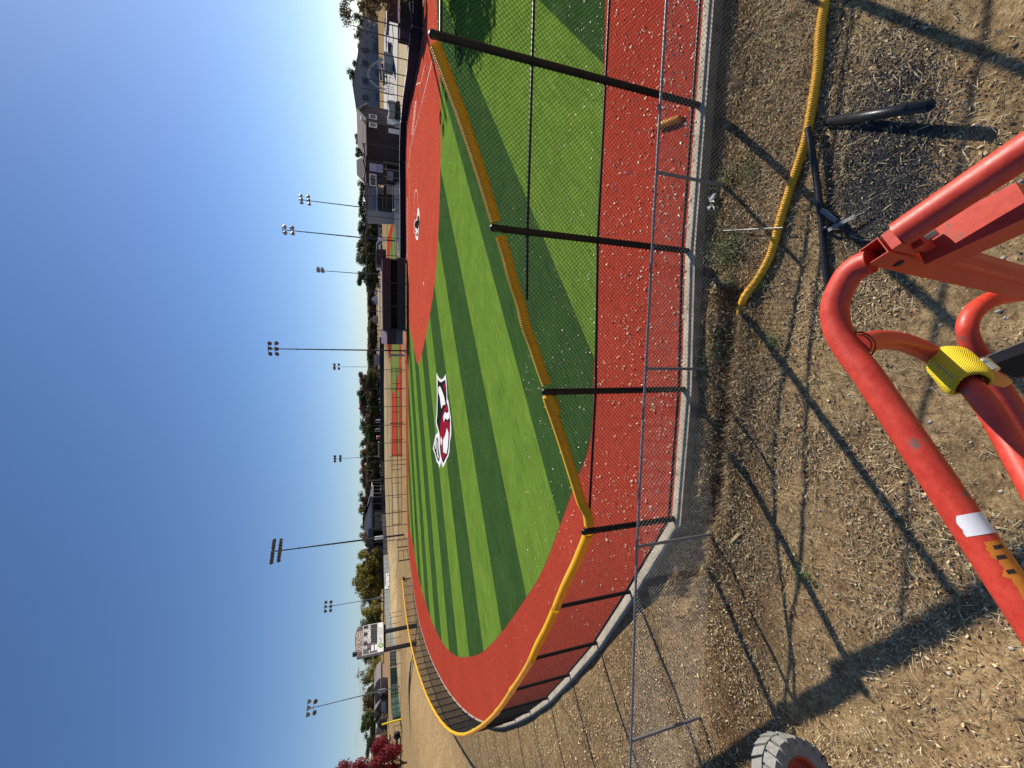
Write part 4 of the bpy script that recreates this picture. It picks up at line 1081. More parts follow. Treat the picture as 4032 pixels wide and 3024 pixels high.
zm = S.uz(S6(878, 900))[1]
mb = MB(); S.urect(mb, u0, z0, u1, z1, -.5, .0); mb.build('cabinet', side_m, sc)
mb = MB(); S.urect(mb, u0 + .04, zm, u1 - .04, z1 - .04, .0, .03); mb.build('face_panel', body, sc)
mb = MB()
for a, b, c, d in ((u0, z1 - .05, u1, z1 + .02), (u0, zm, u0 + .06, z1), (u1 - .06, zm, u1, z1), (u0, zm - .03, u1, zm + .04)): S.urect(mb, a, b, c, d, .031, .05)
mb.build('white_border', white_m, sc)
mb = MB(); S.urect(mb, u0, z0, u1, zm - .03, .0, .035); sp = mb.build('sponsor_panel', white_m, sc)
mb = MB(); grn = mat('sponsor_green', (.16, .33, .07), .6, .1, 4)
cu, cz_ = S.uz(S6(965, 1115)); hw = .48
mb.prism([S.P(cu - hw, cz_, .037), S.P(cu, cz_ - hw, .037), S.P(cu + hw, cz_, .037), S.P(cu, cz_ + hw, .037)], S.n * .01)
o = mb.build('diamond_emblem', grn, sp)
mb = MB(); S.urect(mb, cu - .16, cz_ - .16, cu + .16, cz_ + .16, .049, .054); mb.build('emblem_square', mat('sponsor_pale_green', (.55, .66, .40)), sp)
tu, tz_ = S.uz(S6(965, 835)); mb = MB(); (ul, _), (ur, _) = S.uz(S6(965, 1055)), S.uz(S6(965, 620))
fl = 1 if ur > ul else -1
S.text(mb, 'FARM CREDIT', .92, tu, tz_, .038, sx=abs(ur - ul) / 5.6, flip=fl); mb.build('lettering', mat('dark_green_grey_lettering', (.10, .15, .12)), sp)
# arched header
top = [S6(440, 1440), S6(312, 1470), S6(283, 1300), S6(268, 1150), S6(262, 1040), S6(266, 900), S6(282, 790), S6(305, 700), S6(343, 615), S6(474, 590)]
zz = [S.uz(p) for p in top]; zz[0] = (zz[0][0], z1 + .03); zz[-1] = (zz[-1][0], z1 + .03); zz[1] = (zz[0][0], zz[1][1]); zz[-2] = (zz[-1][0], zz[-2][1])
mb = MB(); mb.prism([S.P(u, z, -.30) for u, z in zz], S.n * .32); hd = mb.build('header', hdr, sc)
mb = MB(); (ul, zl), (ur, zr_) = S.uz(S6(375, 1300)), S.uz(S6(395, 715))
S.text(mb, 'LADY PIONEERS', 1.25, (ul + ur) / 2, (zl + zr_) / 2, .024, sx=abs(ur - ul) / 9.6, bold=.0, flip=fl); mb.build('lettering', cream, hd)
emr = mat('red_brown_emblem', (.17, .065, .055))
for p in (S6(370, 1380), S6(395, 650)):
    u, z = S.uz(p); mb = MB()
    for dx, dz, r in ((0, 0, .16), (-.15, .1, .1), (.15, -.08, .12)): mb.lathe(S.P(u + dx, z + dz, .022), S.n, [(0, r), (.012, r * .9), (.012, 0)], 8)
    mb.build('small_emblem', emr, hd)
def disp(p, q, m, nm, o=.031, par=None):
    mb = MB(); S.rect(mb, p, q, o, o + .025); return mb.build(nm, m, par or sc)
for p, q in (((505, 655), (605, 580)), ((500, 850), (605, 780)), ((490, 1110), (600, 1040))): disp(S6(*p), S6(*q), blk, 'digit_window')
for txt, p, q in (('GUEST', (512, 1232), (582, 1118)), ('INNING', (517, 1010), (585, 860)), ('HOME', (520, 762), (592, 672))):
    (ua, za), (ub, zb) = S.uz(S6(*p)), S.uz(S6(*q)); mb = MB(); S.text(mb, txt, .66, (ua + ub) / 2, (za + zb) / 2, .033, sx=abs(ub - ua) / (len(txt) * .47), bold=.02, flip=fl); mb.build('lettering', white_m, sc)
for k, y in enumerate((1035, 983, 930, 876, 822, 770, 718)):
    (ua, za) = S.uz(S6(648, y)); mb = MB(); S.text(mb, str(k + 1), .62, ua, za, .033, sx=1.3, bold=.02, flip=fl); mb.build('lettering', white_m, sc)
for a, b in (((625, 655), (688, 610)), ): 
    (ua, za), (ub, zb) = S.uz(S6(*a)), S.uz(S6(*b)); mb = MB(); S.text(mb, 'R H E', .55, (ua + ub) / 2 + .1 * fl, (za + zb) / 2, .033, sx=.7, bold=.02, flip=fl); mb.build('lettering', white_m, sc)
for k, y in enumerate((1015, 962, 908, 854, 800, 748, 695)):
    for x in (738, 822): disp(S6(x - 36, y + 22), S6(x + 38, y - 24), blk, 'digit_window')
for y in (625, 575):
    for x in (738, 822): disp(S6(x - 36, y + 22), S6(x + 38, y - 22), blk, 'digit_window')
for p, q in (((705, 1280), (772, 1105)), ((800, 1258), (866, 1088))): disp(S6(*p), S6(*q), white_m, 'white_panel')
disp(S6(610, 1225), S6(662, 1190), blk, 'digit_window'); disp(S6(640, 1320), S6(662, 1255), white_m, 'small_print', .031)
bu, bz = S.uz(S6(268, 1335)); mb = MB(); mb.box(S.P(bu, bz + .1, -.15), (.5, .4, .55)); mb.build('speaker_box', blk, sc)
for b in (sa, sb):
    c = Vector((b.x, b.y, 0)) - S.n * .3; MB().box((c.x, c.y, (zg - .4 + z0 + .6) / 2), (.42, .42, z0 + 1.0 - zg), rz=math.atan2(S.t.y, S.t.x)).build('post', black_metal, sc)
mb = MB(); S.urect(mb, u0 + .3, z0 - .35, u1 - .3, z0 - .02, -.45, -.2); mb.build('cross_beam', black_metal, sc)

# ------------------------------------------------------------------ light poles
HOME = G((1612, 597))
def light_pole(name, label, base_px, Yd, top_px, rows, r0=.2, r1=.1, grey=False, box=None, lsz=.36, aim=None, grp='field light poles', ground=None):
    b = foot(base_px, Yd) if Yd else GT(base_px)
    z = ztop(top_px, b); tm = grey_pole if grey else dark_pole
    t = thing(name, label, 'light pole', (b.x, b.y, b.z), grp)
    MB().tube([(b.x, b.y, b.z - .3), (b.x, b.y, b.z + (z - b.z) * .5), (b.x, b.y, z)], [r0, (r0 + r1) / 2, r1], 10).build('pole', tm, t)
    mb = MB()
    for f in (.45, .55, .8): mb.lathe((b.x, b.y, b.z + (z - b.z) * f), (0, 0, 1), [(0, r0 * .9), (.08, r0 * 1.15), (.16, r0 * .9)], 8)
    mb.build('joint_collar', tm, t)
    if box:
        zb = ztop(box, b); w_ = Vector((b.x, b.y, 0)).normalized()
        for k in range(3): MB().box((b.x - w_.x * (r0 + .12) + w_.y * (.28 * (k - 1)), b.y - w_.y * (r0 + .12) - w_.x * (.28 * (k - 1)), zb - .2 * (k % 2)), (.22, .2, 1.9)).build('ballast_box', white_m if not grey else lamp_m, t)
    tgt = aim if aim is not None else Vector((5, 40, 0)); f = Vector((tgt.x - b.x, tgt.y - b.y, 0)).normalized(); sdv = Vector((-f.y, f.x, 0))
    rr = random.Random(hash(label) % 1000 if False else len(label))
    for ri, (n, dz, half) in enumerate(rows):
        zz_ = z - dz; c = Vector((b.x, b.y, zz_))
        MB().beam(c - sdv * half, c + sdv * half, .09, .09).build('crossarm', tm, t)
        for k in range(n):
            u = (-half + 2 * half * k / max(n - 1, 1)) if n > 1 else 0
            q = c + sdv * u + f * .25 - Vector((0, 0, .32)); d = (f * (1 + .2 * rr.uniform(-1, 1)) + sdv * rr.uniform(-.7, .7) + Vector((0, 0, -.62 + .1 * rr.uniform(-1, 1)))).normalized()
            L = MB().lathe(q - d * lsz * .9, d, [(0, 0), (0, lsz * .28), (lsz * .35, lsz * .34), (lsz * .6, lsz * .62), (lsz * 1.25, lsz * .92), (lsz * 1.3, lsz * .95), (lsz * 1.26, lsz * .86)], 14).build('lamp', lamp_m, t)
            MB().lathe(q - d * lsz * .9, d, [(lsz * 1.2, lsz * .87), (lsz * 1.2, 0)], 14).build('lens', lamp_dark, L)
    return t
light_pole('light_pole', 'dark six-lamp light pole beside the far end of the dugout', (1597, 1381), 0, (1054, 1384), [(3, .1, 1.0), (3, 1.25, 1.05)], .17, .09, aim=Vector((0, 20, 0)), lsz=.42)
light_pole('light_pole', 'tall dark light pole crowded with two rows of floodlights above the red track', (1592, 2105), 0, (1066, 2175), [(9, .1, 2.4), (8, 1.5, 2.2)], .24, .12, box=R6(635, 390), lsz=.45)
light_pole('light_pole', 'dark four-lamp light pole standing behind the bleachers and pitching circle', R3(885, 497), 104, (1111, 905.4), [(2, .1, .65), (2, 1.7, .65)], .18, .09, aim=Vector((60, 160, 0)), lsz=.55, box=R3(670, 470))
light_pole('light_pole', 'light pole rising from the trees by the white metal shed', R2(905, 1440), 125, (1178, 779), [(3, .1, 1.0), (3, 2.0, 1.1)], .17, .09, aim=Vector((90, 160, 0)), lsz=.55)
light_pole('light_pole', 'thin light pole rising behind the dugout roof, its lamps bunched together', R3(690, 940), 125, (1246, 1066), [(2, .1, .5), (2, 1.2, .5)], .13, .08, aim=Vector((90, 160, 0)), lsz=.6)
light_pole('light_pole', 'slim distant light pole standing in front of the low wooded hill', R4(640, 812), 250, (1313, 1445), [(3, .1, 1.2), (2, 2.5, 1.2)], .16, .1, grey=True, lsz=.85)
light_pole('light_pole', 'slim distant light pole in front of the dark autumn trees', R5(640, 650), 250, (1315, 1808), [(3, .1, 1.4), (3, 3.0, 1.3)], .18, .1, grey=True, lsz=.85, box=R5(600, 652))
light_pole('light_pole', 'grey light pole between the scoreboard and the grey gabled building', R6(720, 1160), 175, (1277, 2391), [(3, .1, 1.6), (3, 2.0, 1.5)], .17, .1, grey=True, box=R6(640, 1172), lsz=.7)
light_pole('light_pole', 'grey light pole with a pale box rising before the brown brick house', (1539, 2711), 115, (1207, 2797), [(3, .1, 1.4), (2, 1.6, 1.2)], .15, .09, grey=True, box=R7(540, 852), lsz=.6)
light_pole('light_pole', 'hazy twin-headed light tower tip above the big metal gym roof, nearer the brown tree', R1(700, 330), 330, R1(130, 205), [(3, .5, 1.6), (3, 4.5, 2.2)], .35, .2, grey=True, lsz=.6)
light_pole('light_pole', 'hazy light tower tip above the middle of the big metal gym roof', R1(700, 440), 330, R1(198, 378), [(3, .5, 1.6), (3, 6, 2.0)], .25, .2, grey=True, lsz=.6)
b = Vector((47.3, 49.6, gz(47.3, 49.6)))
t = thing('light_pole', 'thick dark pole leaning out of the frame beside the brown tree', 'light pole', b, 'field light poles')
zt = 22.4; MB().tube([(b.x, b.y, b.z), (b.x, b.y, zt)], [.30, .18], 12).build('pole', dark_pole, t)
for dz in (1.0, 2.6):
    MB().beam((b.x - .9, b.y + .9, zt - dz), (b.x + .9, b.y - .9, zt - dz), .1, .1).build('crossarm', dark_pole, t)
    for k in (-1, 1): MB().lathe((b.x + .9 * k, b.y - .9 * k, zt - dz), (-.6, -.5, -.6), [(0, .15), (.3, .3), (.7, .48), (.72, .46)], 12).build('lamp', lamp_m, t)
def utility_pole(label, base_px, Yd, top_px, arm=1.2, m=timber):
    b = foot(base_px, Yd); z = ztop(top_px, b); t = thing('utility_pole', label, 'utility pole', b, 'wooden utility poles')
    MB().tube([(b.x, b.y, b.z), (b.x, b.y, z)], [.16, .11], 6).build('pole', m, t)
    MB().beam((b.x - arm, b.y, z - .4), (b.x + arm, b.y + .5, z - .4), .12, .14).build('crossarm', m, t); return Vector((b.x, b.y, z - .3))
up1 = utility_pole('utility pole left of the yellow willow, before the bushy trees', R6(690, 1265), 172, R6(392, 1335))
up2 = utility_pole('utility pole between scoreboard and brick house', R7(585, 590), 150, R7(285, 640))
up3 = utility_pole('pale utility pole in front of the dark autumn trees', R5(640, 825), 250, R5(450, 832))
up4 = utility_pole('utility pole just beside the white batting cage', R5(640, 965), 245, R5(478, 972))
up5 = utility_pole('tiny utility pole on the low wooded hill skyline', R3(600, 1010), 330, R3(455, 1012))
wl = MB()
for o_ in (-1.0, 1.0):
    pts = [up1 + Vector((o_, 0, 0)), up2 + Vector((o_, 0, 0))]; pts.append(pts[1] + (pts[1] - pts[0]) * .9); 
    for a, b in zip(pts, pts[1:]): wl.tube([a.lerp(b, k / 8) - Vector((0, 0, 1.2 * math.sin(math.pi * k / 8))) for k in range(9)], .02, 3)
tag(wl.build('power_lines', grey_pole), 'sagging power lines strung past the scoreboard towards the red tree', 'power line')

# ------------------------------------------------------------------ backstop padding, net posts, dugouts
pad = [(R3(990, 720), R3(915, 720)), (R3(988, 200), R3(915, 200)), (R2(987, 1200), R2(912, 1200)), (R2(983, 800), R2(907, 800)), (R2(990, 560), R2(910, 560)), (R2(999, 300), R2(918, 300)), (R1(1000, 1600), R1(925, 1600)), (R1(1045, 1330), R1(950, 1330)), (R1(1080, 1190), R1(970, 1190)), (R1(1130, 960), R1(1005, 960)), (R1(1180, 700), R1(1025, 700)), (R1(1205, 520), R1(1045, 520)), (R1(1214, 385), R1(1065, 385))]
g0 = G(pad[5][0]); bw = thing('padded_backstop_wall', 'low dark navy padded wall curving behind the red infield', 'padded wall', (g0.x, g0.y, 0))
cap_m = mat('pale_wall_cap', (.42, .41, .40), .6, .2, 6)
for (b0, t0), (b1, t1) in zip(pad, pad[1:]):
    a = G(b0); c = G(b1); za, zc = ztop(t0, a), ztop(t1, c); dn = Vector((c.x - a.x, c.y - a.y, 0)).normalized(); nn = Vector((dn.y, -dn.x, 0)); nn = nn if nn.dot(a) > 0 else -nn
    k = max(1, int((c - a).length / 2.2))
    for i in range(k):
        p, q = a.lerp(c, (i + .01) / k), a.lerp(c, (i + .99) / k); zp, zq = za + (zc - za) * i / k, za + (zc - za) * (i + 1) / k
        MB().prism([(p.x, p.y, .06), (q.x, q.y, .06), (q.x, q.y, zq), (p.x, p.y, zp)], nn * .16).build('pad', navy_pad, bw)
    MB().prism([(a.x, a.y, -.2), (c.x, c.y, -.2), (c.x, c.y, zc + .03), (a.x, a.y, za + .03)], nn * .5).build('wall', cap_m, bw)
    for v in bw.children[-1].data.vertices: v.co += nn * .17
npx = [(R1(335, 235), R1(1030, 385)), (R1(385, 405), R1(1020, 545)), (R1(390, 650), R1(1030, 790)), (R1(390, 865), R1(1000, 995)), (R1(400, 1025), R1(980, 1135)), (R1(405, 1155), R1(965, 1265)), (R1(415, 1275), R1(950, 1380)), (R1(420, 1390), R1(940, 1485)), (R2(425, 545), R2(910, 625)), (R2(430, 770), R2(910, 845)), (R2(435, 1000), R2(910, 1065)), (R2(445, 1205), R2(910, 1285)), (R2(455, 1490), R2(910, 1540)), (R3(460, 420), R3(915, 465)), (R3(470, 660), R3(915, 695)), (R3(470, 910), R3(940, 940)), (R3(475, 1150), R3(975, 1175)), (R4(485, 85), R4(975, 105)), (R4(490, 340), R4(975, 345)), (R4(490, 605), R4(985, 607))]
bn = thing('backstop_net_poles', 'row of thin dark backstop poles joined by sagging cables behind the padded wall', 'backstop', (g0.x, g0.y + .5, 0))
pt = None
for k, (t_, b_) in enumerate(npx):
    a = foot(b_, G(R3(990, 300)).y + 3) if False else G(b_)
    wallY = float(np.interp(b_[1], [p[0][1] for p in pad[::-1]] + [1400], [G(p[0]).y for p in pad[::-1]] + [G(R4(1000, 330)).y]))
    a = at(b_, wallY + (1.4 if k < 15 else -.6)); z = ztop(t_, a); MB().tube([(a.x, a.y, 0), (a.x, a.y, z)], .06, 6).build('pole', dark_pole, bn)
    c = Vector((a.x, a.y, z))
    if pt is not None:
        s_ = .35 if k in (9, 10, 11, 12, 13) else .1; q = [pt.lerp(c, i / 6) - Vector((0, 0, s_ * math.sin(math.pi * i / 6))) for i in range(7)]
        MB().tube(q, .13 if 9 <= k <= 14 else .03, 5).build('cable', dark_pole, bn)
        h = lambda v, f: Vector((v.x, v.y, v.z * f)); MB().tube([h(pt, .46), h(c, .46)], .035, 4).build('rail', dark_pole, bn)
    pt = c

ribm = mat('mauve_ribbed_roof', (.20, .165, .185), .5, .12, 1.5)
def dugout_main():
    a, b = G(R3(1008, 735)), G(R4(1008, 318)); Wd = Wall(a, b)
    t = thing('dugout', 'long dark maroon dugout with pale ribbed roof edge beyond the infield tip', 'dugout', (a.x, a.y, 0))
    L = lambda p, q, o0, o1, m, nm: (lambda mb: (Wd.rect(mb, p, q, o0, o1), mb.build(nm, m, t))[1])(MB())
    L(R3(985, 722), R4(880, 320), -.1, .05, mat('dark_dugout_rail_wall', (.016, .016, .02)), 'front_wall')
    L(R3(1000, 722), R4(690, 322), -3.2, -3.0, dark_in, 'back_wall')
    L(R3(790, 720), R4(690, 322), -.12, .0, maroon, 'fascia')
    ua, za = Wd.uz(R3(690, 720)); ub, zb = Wd.uz(R4(690, 322)); zt = (za + zb) / 2
    mb = MB(); mb.prism([Wd.P(ua, zt, .2), Wd.P(ub, zt, .2), Wd.P(ub, zt + .12, .2), Wd.P(ua, zt + .12, .2)], Wd.n * -3.6); mb.build('roof', ribm, t)
    u0_, z0_ = Wd.uz(R3(690, 890)); z1_ = Wd.uz(R3(665, 890))[1]
    n = 44; mb = MB(); zb_ = Wd.pt(R3(666, 1100), -3.3).z
    for k in range(n):
        p = u0_ + (ub - u0_) * k / n; q = u0_ + (ub - u0_) * (k + .8) / n; mb.prism([Wd.P(p, zt + .14, .15), Wd.P(q, zt + .14, .15), Wd.P(q, zb_, -3.3), Wd.P(p, zb_, -3.3)], (0, 0, .05))
    mb.build('roof_ribs', mat('pale_mauve_roof_rib', (.36, .30, .33), .5, .1, 2), t)
    for f in (0.005, .33, .66, .995):
        u = ua + (ub - ua) * f; mb = MB(); Wd.urect(mb, u - .1, 0, u + .1, zt, -.3, -.11); mb.build('post', dark_pole, t)
    for p in (ua, ub):
        mb = MB(); mb.prism([Wd.P(p, 0, -.13), Wd.P(p, 0, -3.0), Wd.P(p, zt, -3.0), Wd.P(p, zt, -.13)], Wd.t * .12); mb.build('end_wall', maroon, t)
    mb = MB(); Wd.urect(mb, ua + .5, .45, ub - .5, .53, -2.6, -2.1); mb.build('bench', timber, t)
    mb = MB()
    for k in range(6):
        u = ua + (ub - ua) * (.12 + .15 * k); mb.tube([Wd.P(u, 1.0, -.2), Wd.P(u + .7, 1.0, -.2)], .06, 5)
    mb.build('hand_rail', grey_pole, t)
    # lower wing with its own roof
    w2 = Wall(b - Wd.n * .5, b - Wd.n * .5 + (b - a).normalized() * 9)
    e = Wd.uz(R4(750, 520))[0]
    Lw = lambda p, q, o0, o1, m, nm: (lambda mb: (Wd.rect(mb, p, q, o0, o1), mb.build(nm, m, t))[1])(MB())
    Lw(R4(862, 326), R4(748, 520), -2.5, -.5, maroon, 'wing_wall'); Lw(R4(950, 326), R4(864, 520), -2.3, -.48, mat('grey_block_base', (.10, .10, .105)), 'wing_base')
    (p0, q0), (p1, q1) = Wd.uz(R4(746, 320)), Wd.uz(R4(670, 522))
    mb = MB(); n = 9; zw_ = Wd.pt(R4(672, 420), -2.8).z
    for k in range(n):
        x0, x1 = p0 + (p1 - p0) * k / n, p0 + (p1 - p0) * (k + .88) / n; mb.prism([Wd.P(x0, q0, -.25), Wd.P(x1, q0, -.25), Wd.P(x1, zw_, -2.8), Wd.P(x0, zw_, -2.8)], (0, 0, .08))
    mb.build('wing_roof', mat('mauve_wing_roof', (.26, .20, .24), .6, .1, 2), t)
    return a, b
da, db = dugout_main()
a, b = G(R4(958, 335)), G(R4(985, 660)); mb = MB(); mb.prism([(a.x, a.y, .0), (b.x, b.y, 0), (b.x, b.y, .35), (a.x, a.y, .9)], (0.2, .9, 0)); tag(mb.build('concrete_ramp', concrete), 'pale sloping concrete ramp wall at the end of the long dugout', 'ramp')
g = GT(R4(975, 660)); mb = MB(); z = ztop(R4(775, 650), g); mb.box((g.x, g.y, z / 2), (.5, .3, z)); tag(mb.build('grey_pillar', mat('grey_painted_post', (.30, .30, .28))), 'squat grey pillar at the foot of the six-lamp light pole', 'pillar')
# near dugout at the top edge
a = G(R1(1222, -260)); b = G(R1(1212, 385)); back = (b - a).normalized(); W3 = Wall(a, b)
t = thing('dugout', 'near dark dugout with deep maroon fascia and white roof edge, cut by the frame', 'dugout', (b.x, b.y, 0))
def Lr(p, q, o0, o1, m, nm):
    mb = MB(); W3.rect(mb, p, q, o0, o1); return mb.build(nm, m, t)
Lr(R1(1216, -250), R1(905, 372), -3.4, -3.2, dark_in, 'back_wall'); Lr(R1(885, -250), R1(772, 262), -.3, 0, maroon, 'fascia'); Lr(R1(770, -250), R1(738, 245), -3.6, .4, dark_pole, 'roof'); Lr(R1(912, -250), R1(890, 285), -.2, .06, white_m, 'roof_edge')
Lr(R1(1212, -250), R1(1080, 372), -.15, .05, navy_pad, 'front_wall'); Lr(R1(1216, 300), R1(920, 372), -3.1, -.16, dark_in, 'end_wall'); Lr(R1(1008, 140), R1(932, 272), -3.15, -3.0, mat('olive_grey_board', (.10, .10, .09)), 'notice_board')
mb = MB(); mb.tube([W3.pt(R1(1035, 20), -.5), W3.pt(R1(1080, 380), -.5)], .05, 6); mb.tube([W3.pt(R1(1035, 20), -.5), W3.pt(R1(1200, 40), -.5)], .04, 6); mb.build('rail', grey_pole, t)
# big chain rail and white rail on the near right: top rail continues from the tall fence
# ------------------------------------------------------------------ press box block
pbY = G(R2(990, 560)).y + 9
cn = at(R2(905, 345), pbY); e1 = at(R2(905, 135), pbY + 5.5); e2 = at(R2(905, 812), pbY + 3.0)
Wa, Wb = Wall(e1, cn), Wall(cn, e2)
t = thing('press_box_building', 'two storey dark maroon press box with tan shingle roof behind the backstop', 'building', (cn.x, cn.y, 0))
zE = Wb.uz(R2(472, 500))[1]; zR = Wa.uz(R2(352, 218))[1]
def wallp(Wx, pts, o0, o1, m, nm, par=t):
    mb = MB(); mb.prism([Wx.P(u, z, o0) for u, z in pts], Wx.n * (o1 - o0)); return mb.build(nm, m, par)
La, Lb = (Wa.b - Wa.a).length, (Wb.b - Wb.a).length
wallp(Wa, [(0, 0), (La, 0), (La, zE), (La / 2, zR - .1), (0, zE)], -.3, 0, maroon, 'wall'); wallp(Wb, [(0, 0), (Lb, 0), (Lb, zE), (0, zE)], -.3, 0, maroon, 'wall')
rv = Wb.b - Wb.a
m0 = Wa.P(La / 2, zR, .5); m0b = Wa.P(La, zE - .15, .5) + (Wb.n * .55); 
mb = MB(); mb.prism([m0b, m0b + rv * 1.02, m0 + rv * 1.02, m0], (0, 0, .18)); mb.build('roof', tan_roof, t)
m1b = Wa.P(0, zE - .15, .5) - Wb.n * .55
mb = MB(); mb.prism([m0, m0 + rv * 1.02, m1b + rv * 1.02, m1b], (0, 0, .18)); mb.build('roof', tan_roof, t)
mb = MB(); mb.beam(m0b, m0, .12, .28); mb.beam(m1b, m0, .12, .28); mb.build('barge_board', mat('grey_barge_board', (.16, .15, .15)), t)
def win(Wx, p, q, m=glass_m, nm='window', par=t, frame=True):
    mb = MB(); Wx.rect(mb, p, q, .0, .05); o = mb.build(nm, white_m if frame else m, par)
    if frame:
        (ua, za), (ub, zb) = Wx.uz(p), Wx.uz(q); du, dz = (ub - ua) * .16, (zb - za) * .16; mb = MB(); Wx.urect(mb, ua + du, za + dz, (ua + ub) / 2 - du * .2, zb - dz, .05, .07); Wx.urect(mb, (ua + ub) / 2 + du * .2, za + dz, ub - du, zb - dz, .05, .07); mb.build('pane', m, o)
win(Wa, R2(610, 182), R2(505, 220)); win(Wa, R2(612, 287), R2(505, 330)); win(Wa, R2(905, 225), R2(745, 292), white_m, 'door', frame=False); win(Wb, R2(905, 372), R2(762, 408), white_m, 'door', frame=False)
o = win(Wa, R2(905, 300), R2(845, 335), lamp_m, 'air_conditioner', frame=False)
for y in (212, 238): mb = MB(); mb.ball(Wa.pt(R2(412, y), .1), .3, 10); mb.build('flood_lamp', white_m, t)
mb = MB(); Wb.rect(mb, R2(462, 560), R2(445, 590), .6, .62); mb.build('roof_vent', grey_wall, t)
# two storey scorer's wing with banners
f1 = at(R2(905, 815), pbY + 1.2); f2 = at(R2(905, 1122), pbY + 3.5); Wc = Wall(f1, f2); Lc = (Wc.b - Wc.a).length
t2 = thing('concession_stand', 'dark concession stand with hip roof and two hanging banners beside the press box', 'building', (f1.x, f1.y, 0))
zE2 = Wc.uz(R2(470, 960))[1]; zf = Wc.uz(R2(700, 960))[1]; zRi = Wc.uz(R2(335, 800))[1]
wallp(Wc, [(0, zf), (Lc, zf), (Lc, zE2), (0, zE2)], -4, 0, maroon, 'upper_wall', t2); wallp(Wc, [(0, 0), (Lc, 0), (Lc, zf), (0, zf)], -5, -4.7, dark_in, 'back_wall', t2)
for f in (.02, .3, .62, .97): mb = MB(); Wc.urect(mb, Lc * f - .12, 0, Lc * f + .12, zf, -.3, -.05); mb.build('post', timber, t2)
u1_, u2_ = Wc.uz(R2(340, 770))[0], Wc.uz(R2(340, 970))[0]; bk_ = -3.2
E0, E1, E2, E3 = [Wc.P(u, zE2 + .02, o) for u, o in ((-.6, .6), (Lc + .5, .6), (Lc + .5, -6.6), (-.6, -6.6))]; q0, q1 = Wc.P(max(u1_, .4), zRi, bk_), Wc.P(u2_, zRi, bk_)
mb = MB(); mb.add([E0, E1, E2, E3, q0, q1], [(0, 1, 5, 4), (1, 2, 5), (2, 3, 4, 5), (3, 0, 4), (3, 2, 1, 0)]); mb.build('roof', tan_roof, t2)
ban = mat('pale_blue_banner', (.42, .46, .55), .7, .1, 3); pic = mottled('team_photo_banner', [(.3, (.03, .045, .03)), (.5, (.13, .17, .12)), (.7, (.42, .42, .42))], 1.2, bmp=0)
mb = MB(); Wc.rect(mb, R2(688, 828), R2(515, 905), .0, .06); mb.build('banner', ban, t2); mb = MB(); Wc.rect(mb, R2(604, 950), R2(513, 1096), .0, .05); o = mb.build('banner', white_m, t2); mb = MB(); Wc.rect(mb, R2(592, 966), R2(530, 1086), .051, .06); mb.build('picture', pic, o)
for p, q, m_ in ((R2(830, 930), R2(752, 1040), ban), (R2(905, 935), R2(832, 1000), mat('dark_green_board', (.02, .05, .045))), (R2(795, 1105), R2(740, 1150), mat('grey_panel', (.3, .31, .33)))): mb = MB(); Wc.rect(mb, p, q, -4.69, -4.4); mb.build('counter_panel', m_, t2)
mb = MB()
for k in range(5): Wc.rect(mb, R2(708 + k * 0, 820), R2(700, 1120), -.9 - k * .8, -.8 - k * .8)
mb.build('floor_beam', timber, t2)
mb = MB()
for y in range(850, 1120, 40): mb.tube([Wc.pt(R2(700, y), .1), Wc.pt(R2(615, y), .1)], .03, 4)
mb.tube([Wc.pt(R2(615, 820), .1), Wc.pt(R2(615, 1120), .1)], .04, 4); mb.build('balcony_rail', grey_pole, t2)
# white ribbed shed behind
def shed(label, px, Yd, m, roofm, dep_=6, rib=0, name='shed', lean=0, cat='shed', pairs=()):
    b0 = at(px[0], Yd); b1 = at(px[1], Yd + lean); Wx = Wall(b0, b1); g = min(gz(b0.x, b0.y), gz(b1.x, b1.y))
    tt_ = thing(name, label, cat, (b0.x, b0.y, g)); pts = [(0, g - .2), ((Wx.b - Wx.a).length, g - .2)] + [Wx.uz(p) for p in px[2:]]
    mb = MB(); mb.prism([Wx.P(u, z, 0) for u, z in pts], Wx.n * -dep_); mb.build('wall', m, tt_)
    tops_ = [Wx.uz(p) for p in px[2:]]; mb = MB()
    for (ua, za), (ub, zb) in zip(tops_, tops_[1:]): mb.prism([Wx.P(ua, za + .03, .4), Wx.P(ub, zb + .03, .4), Wx.P(ub, zb + .28, .4), Wx.P(ua, za + .28, .4)], Wx.n * -(dep_ + .8))
    mb.build('roof', roofm, tt_)
    if rib:
        mb = MB(); L_ = (Wx.b - Wx.a).length; zz2 = min(z for _, z in tops_)
        for k in range(1, rib): Wx.urect(mb, L_ * k / rib - .05, g, L_ * k / rib + .05, zz2, .0, .06)
        mb.build('ribs', m, tt_)
    return Wx, tt_
whm = mat('dull_white_metal', (.27, .27, .28), .6, .12, 1.2)
Wx, tt_ = shed('long white ribbed metal shed behind the concession stand and bleachers', [R2(760, 1118), R2(760, 1425), R2(486, 1425), R2(480, 1118)], pbY + 14, whm, grey_wall, 8, 16)
lean = mat('dark_timber_lean_to', (.030, .026, .024), .9, .3, 2)
mb = MB(); Wx.rect(mb, R2(905, 1125), R2(700, 1300), .0, 1.0); Wx.rect(mb, R2(905, 1300), R2(618, 1430), .0, 2.2); mb.build('lean_to', lean, tt_)
mb = MB(); Wx.rect(mb, R2(618, 1120), R2(606, 1430), .0, .3); mb.build('eave_trim', white_m, tt_)
mb = MB(); Wx.rect(mb, R2(695, 1165), R2(670, 1190), 1.0, 1.2); Wx.rect(mb, R2(700, 1225), R2(672, 1280), 1.0, 1.2); mb.build('pale_counter', whm, tt_)
mb = MB(); Wx.rect(mb, R2(690, 1300), R2(680, 1430), 2.2, 2.35); mb.build('shelf_edge', timber, tt_)
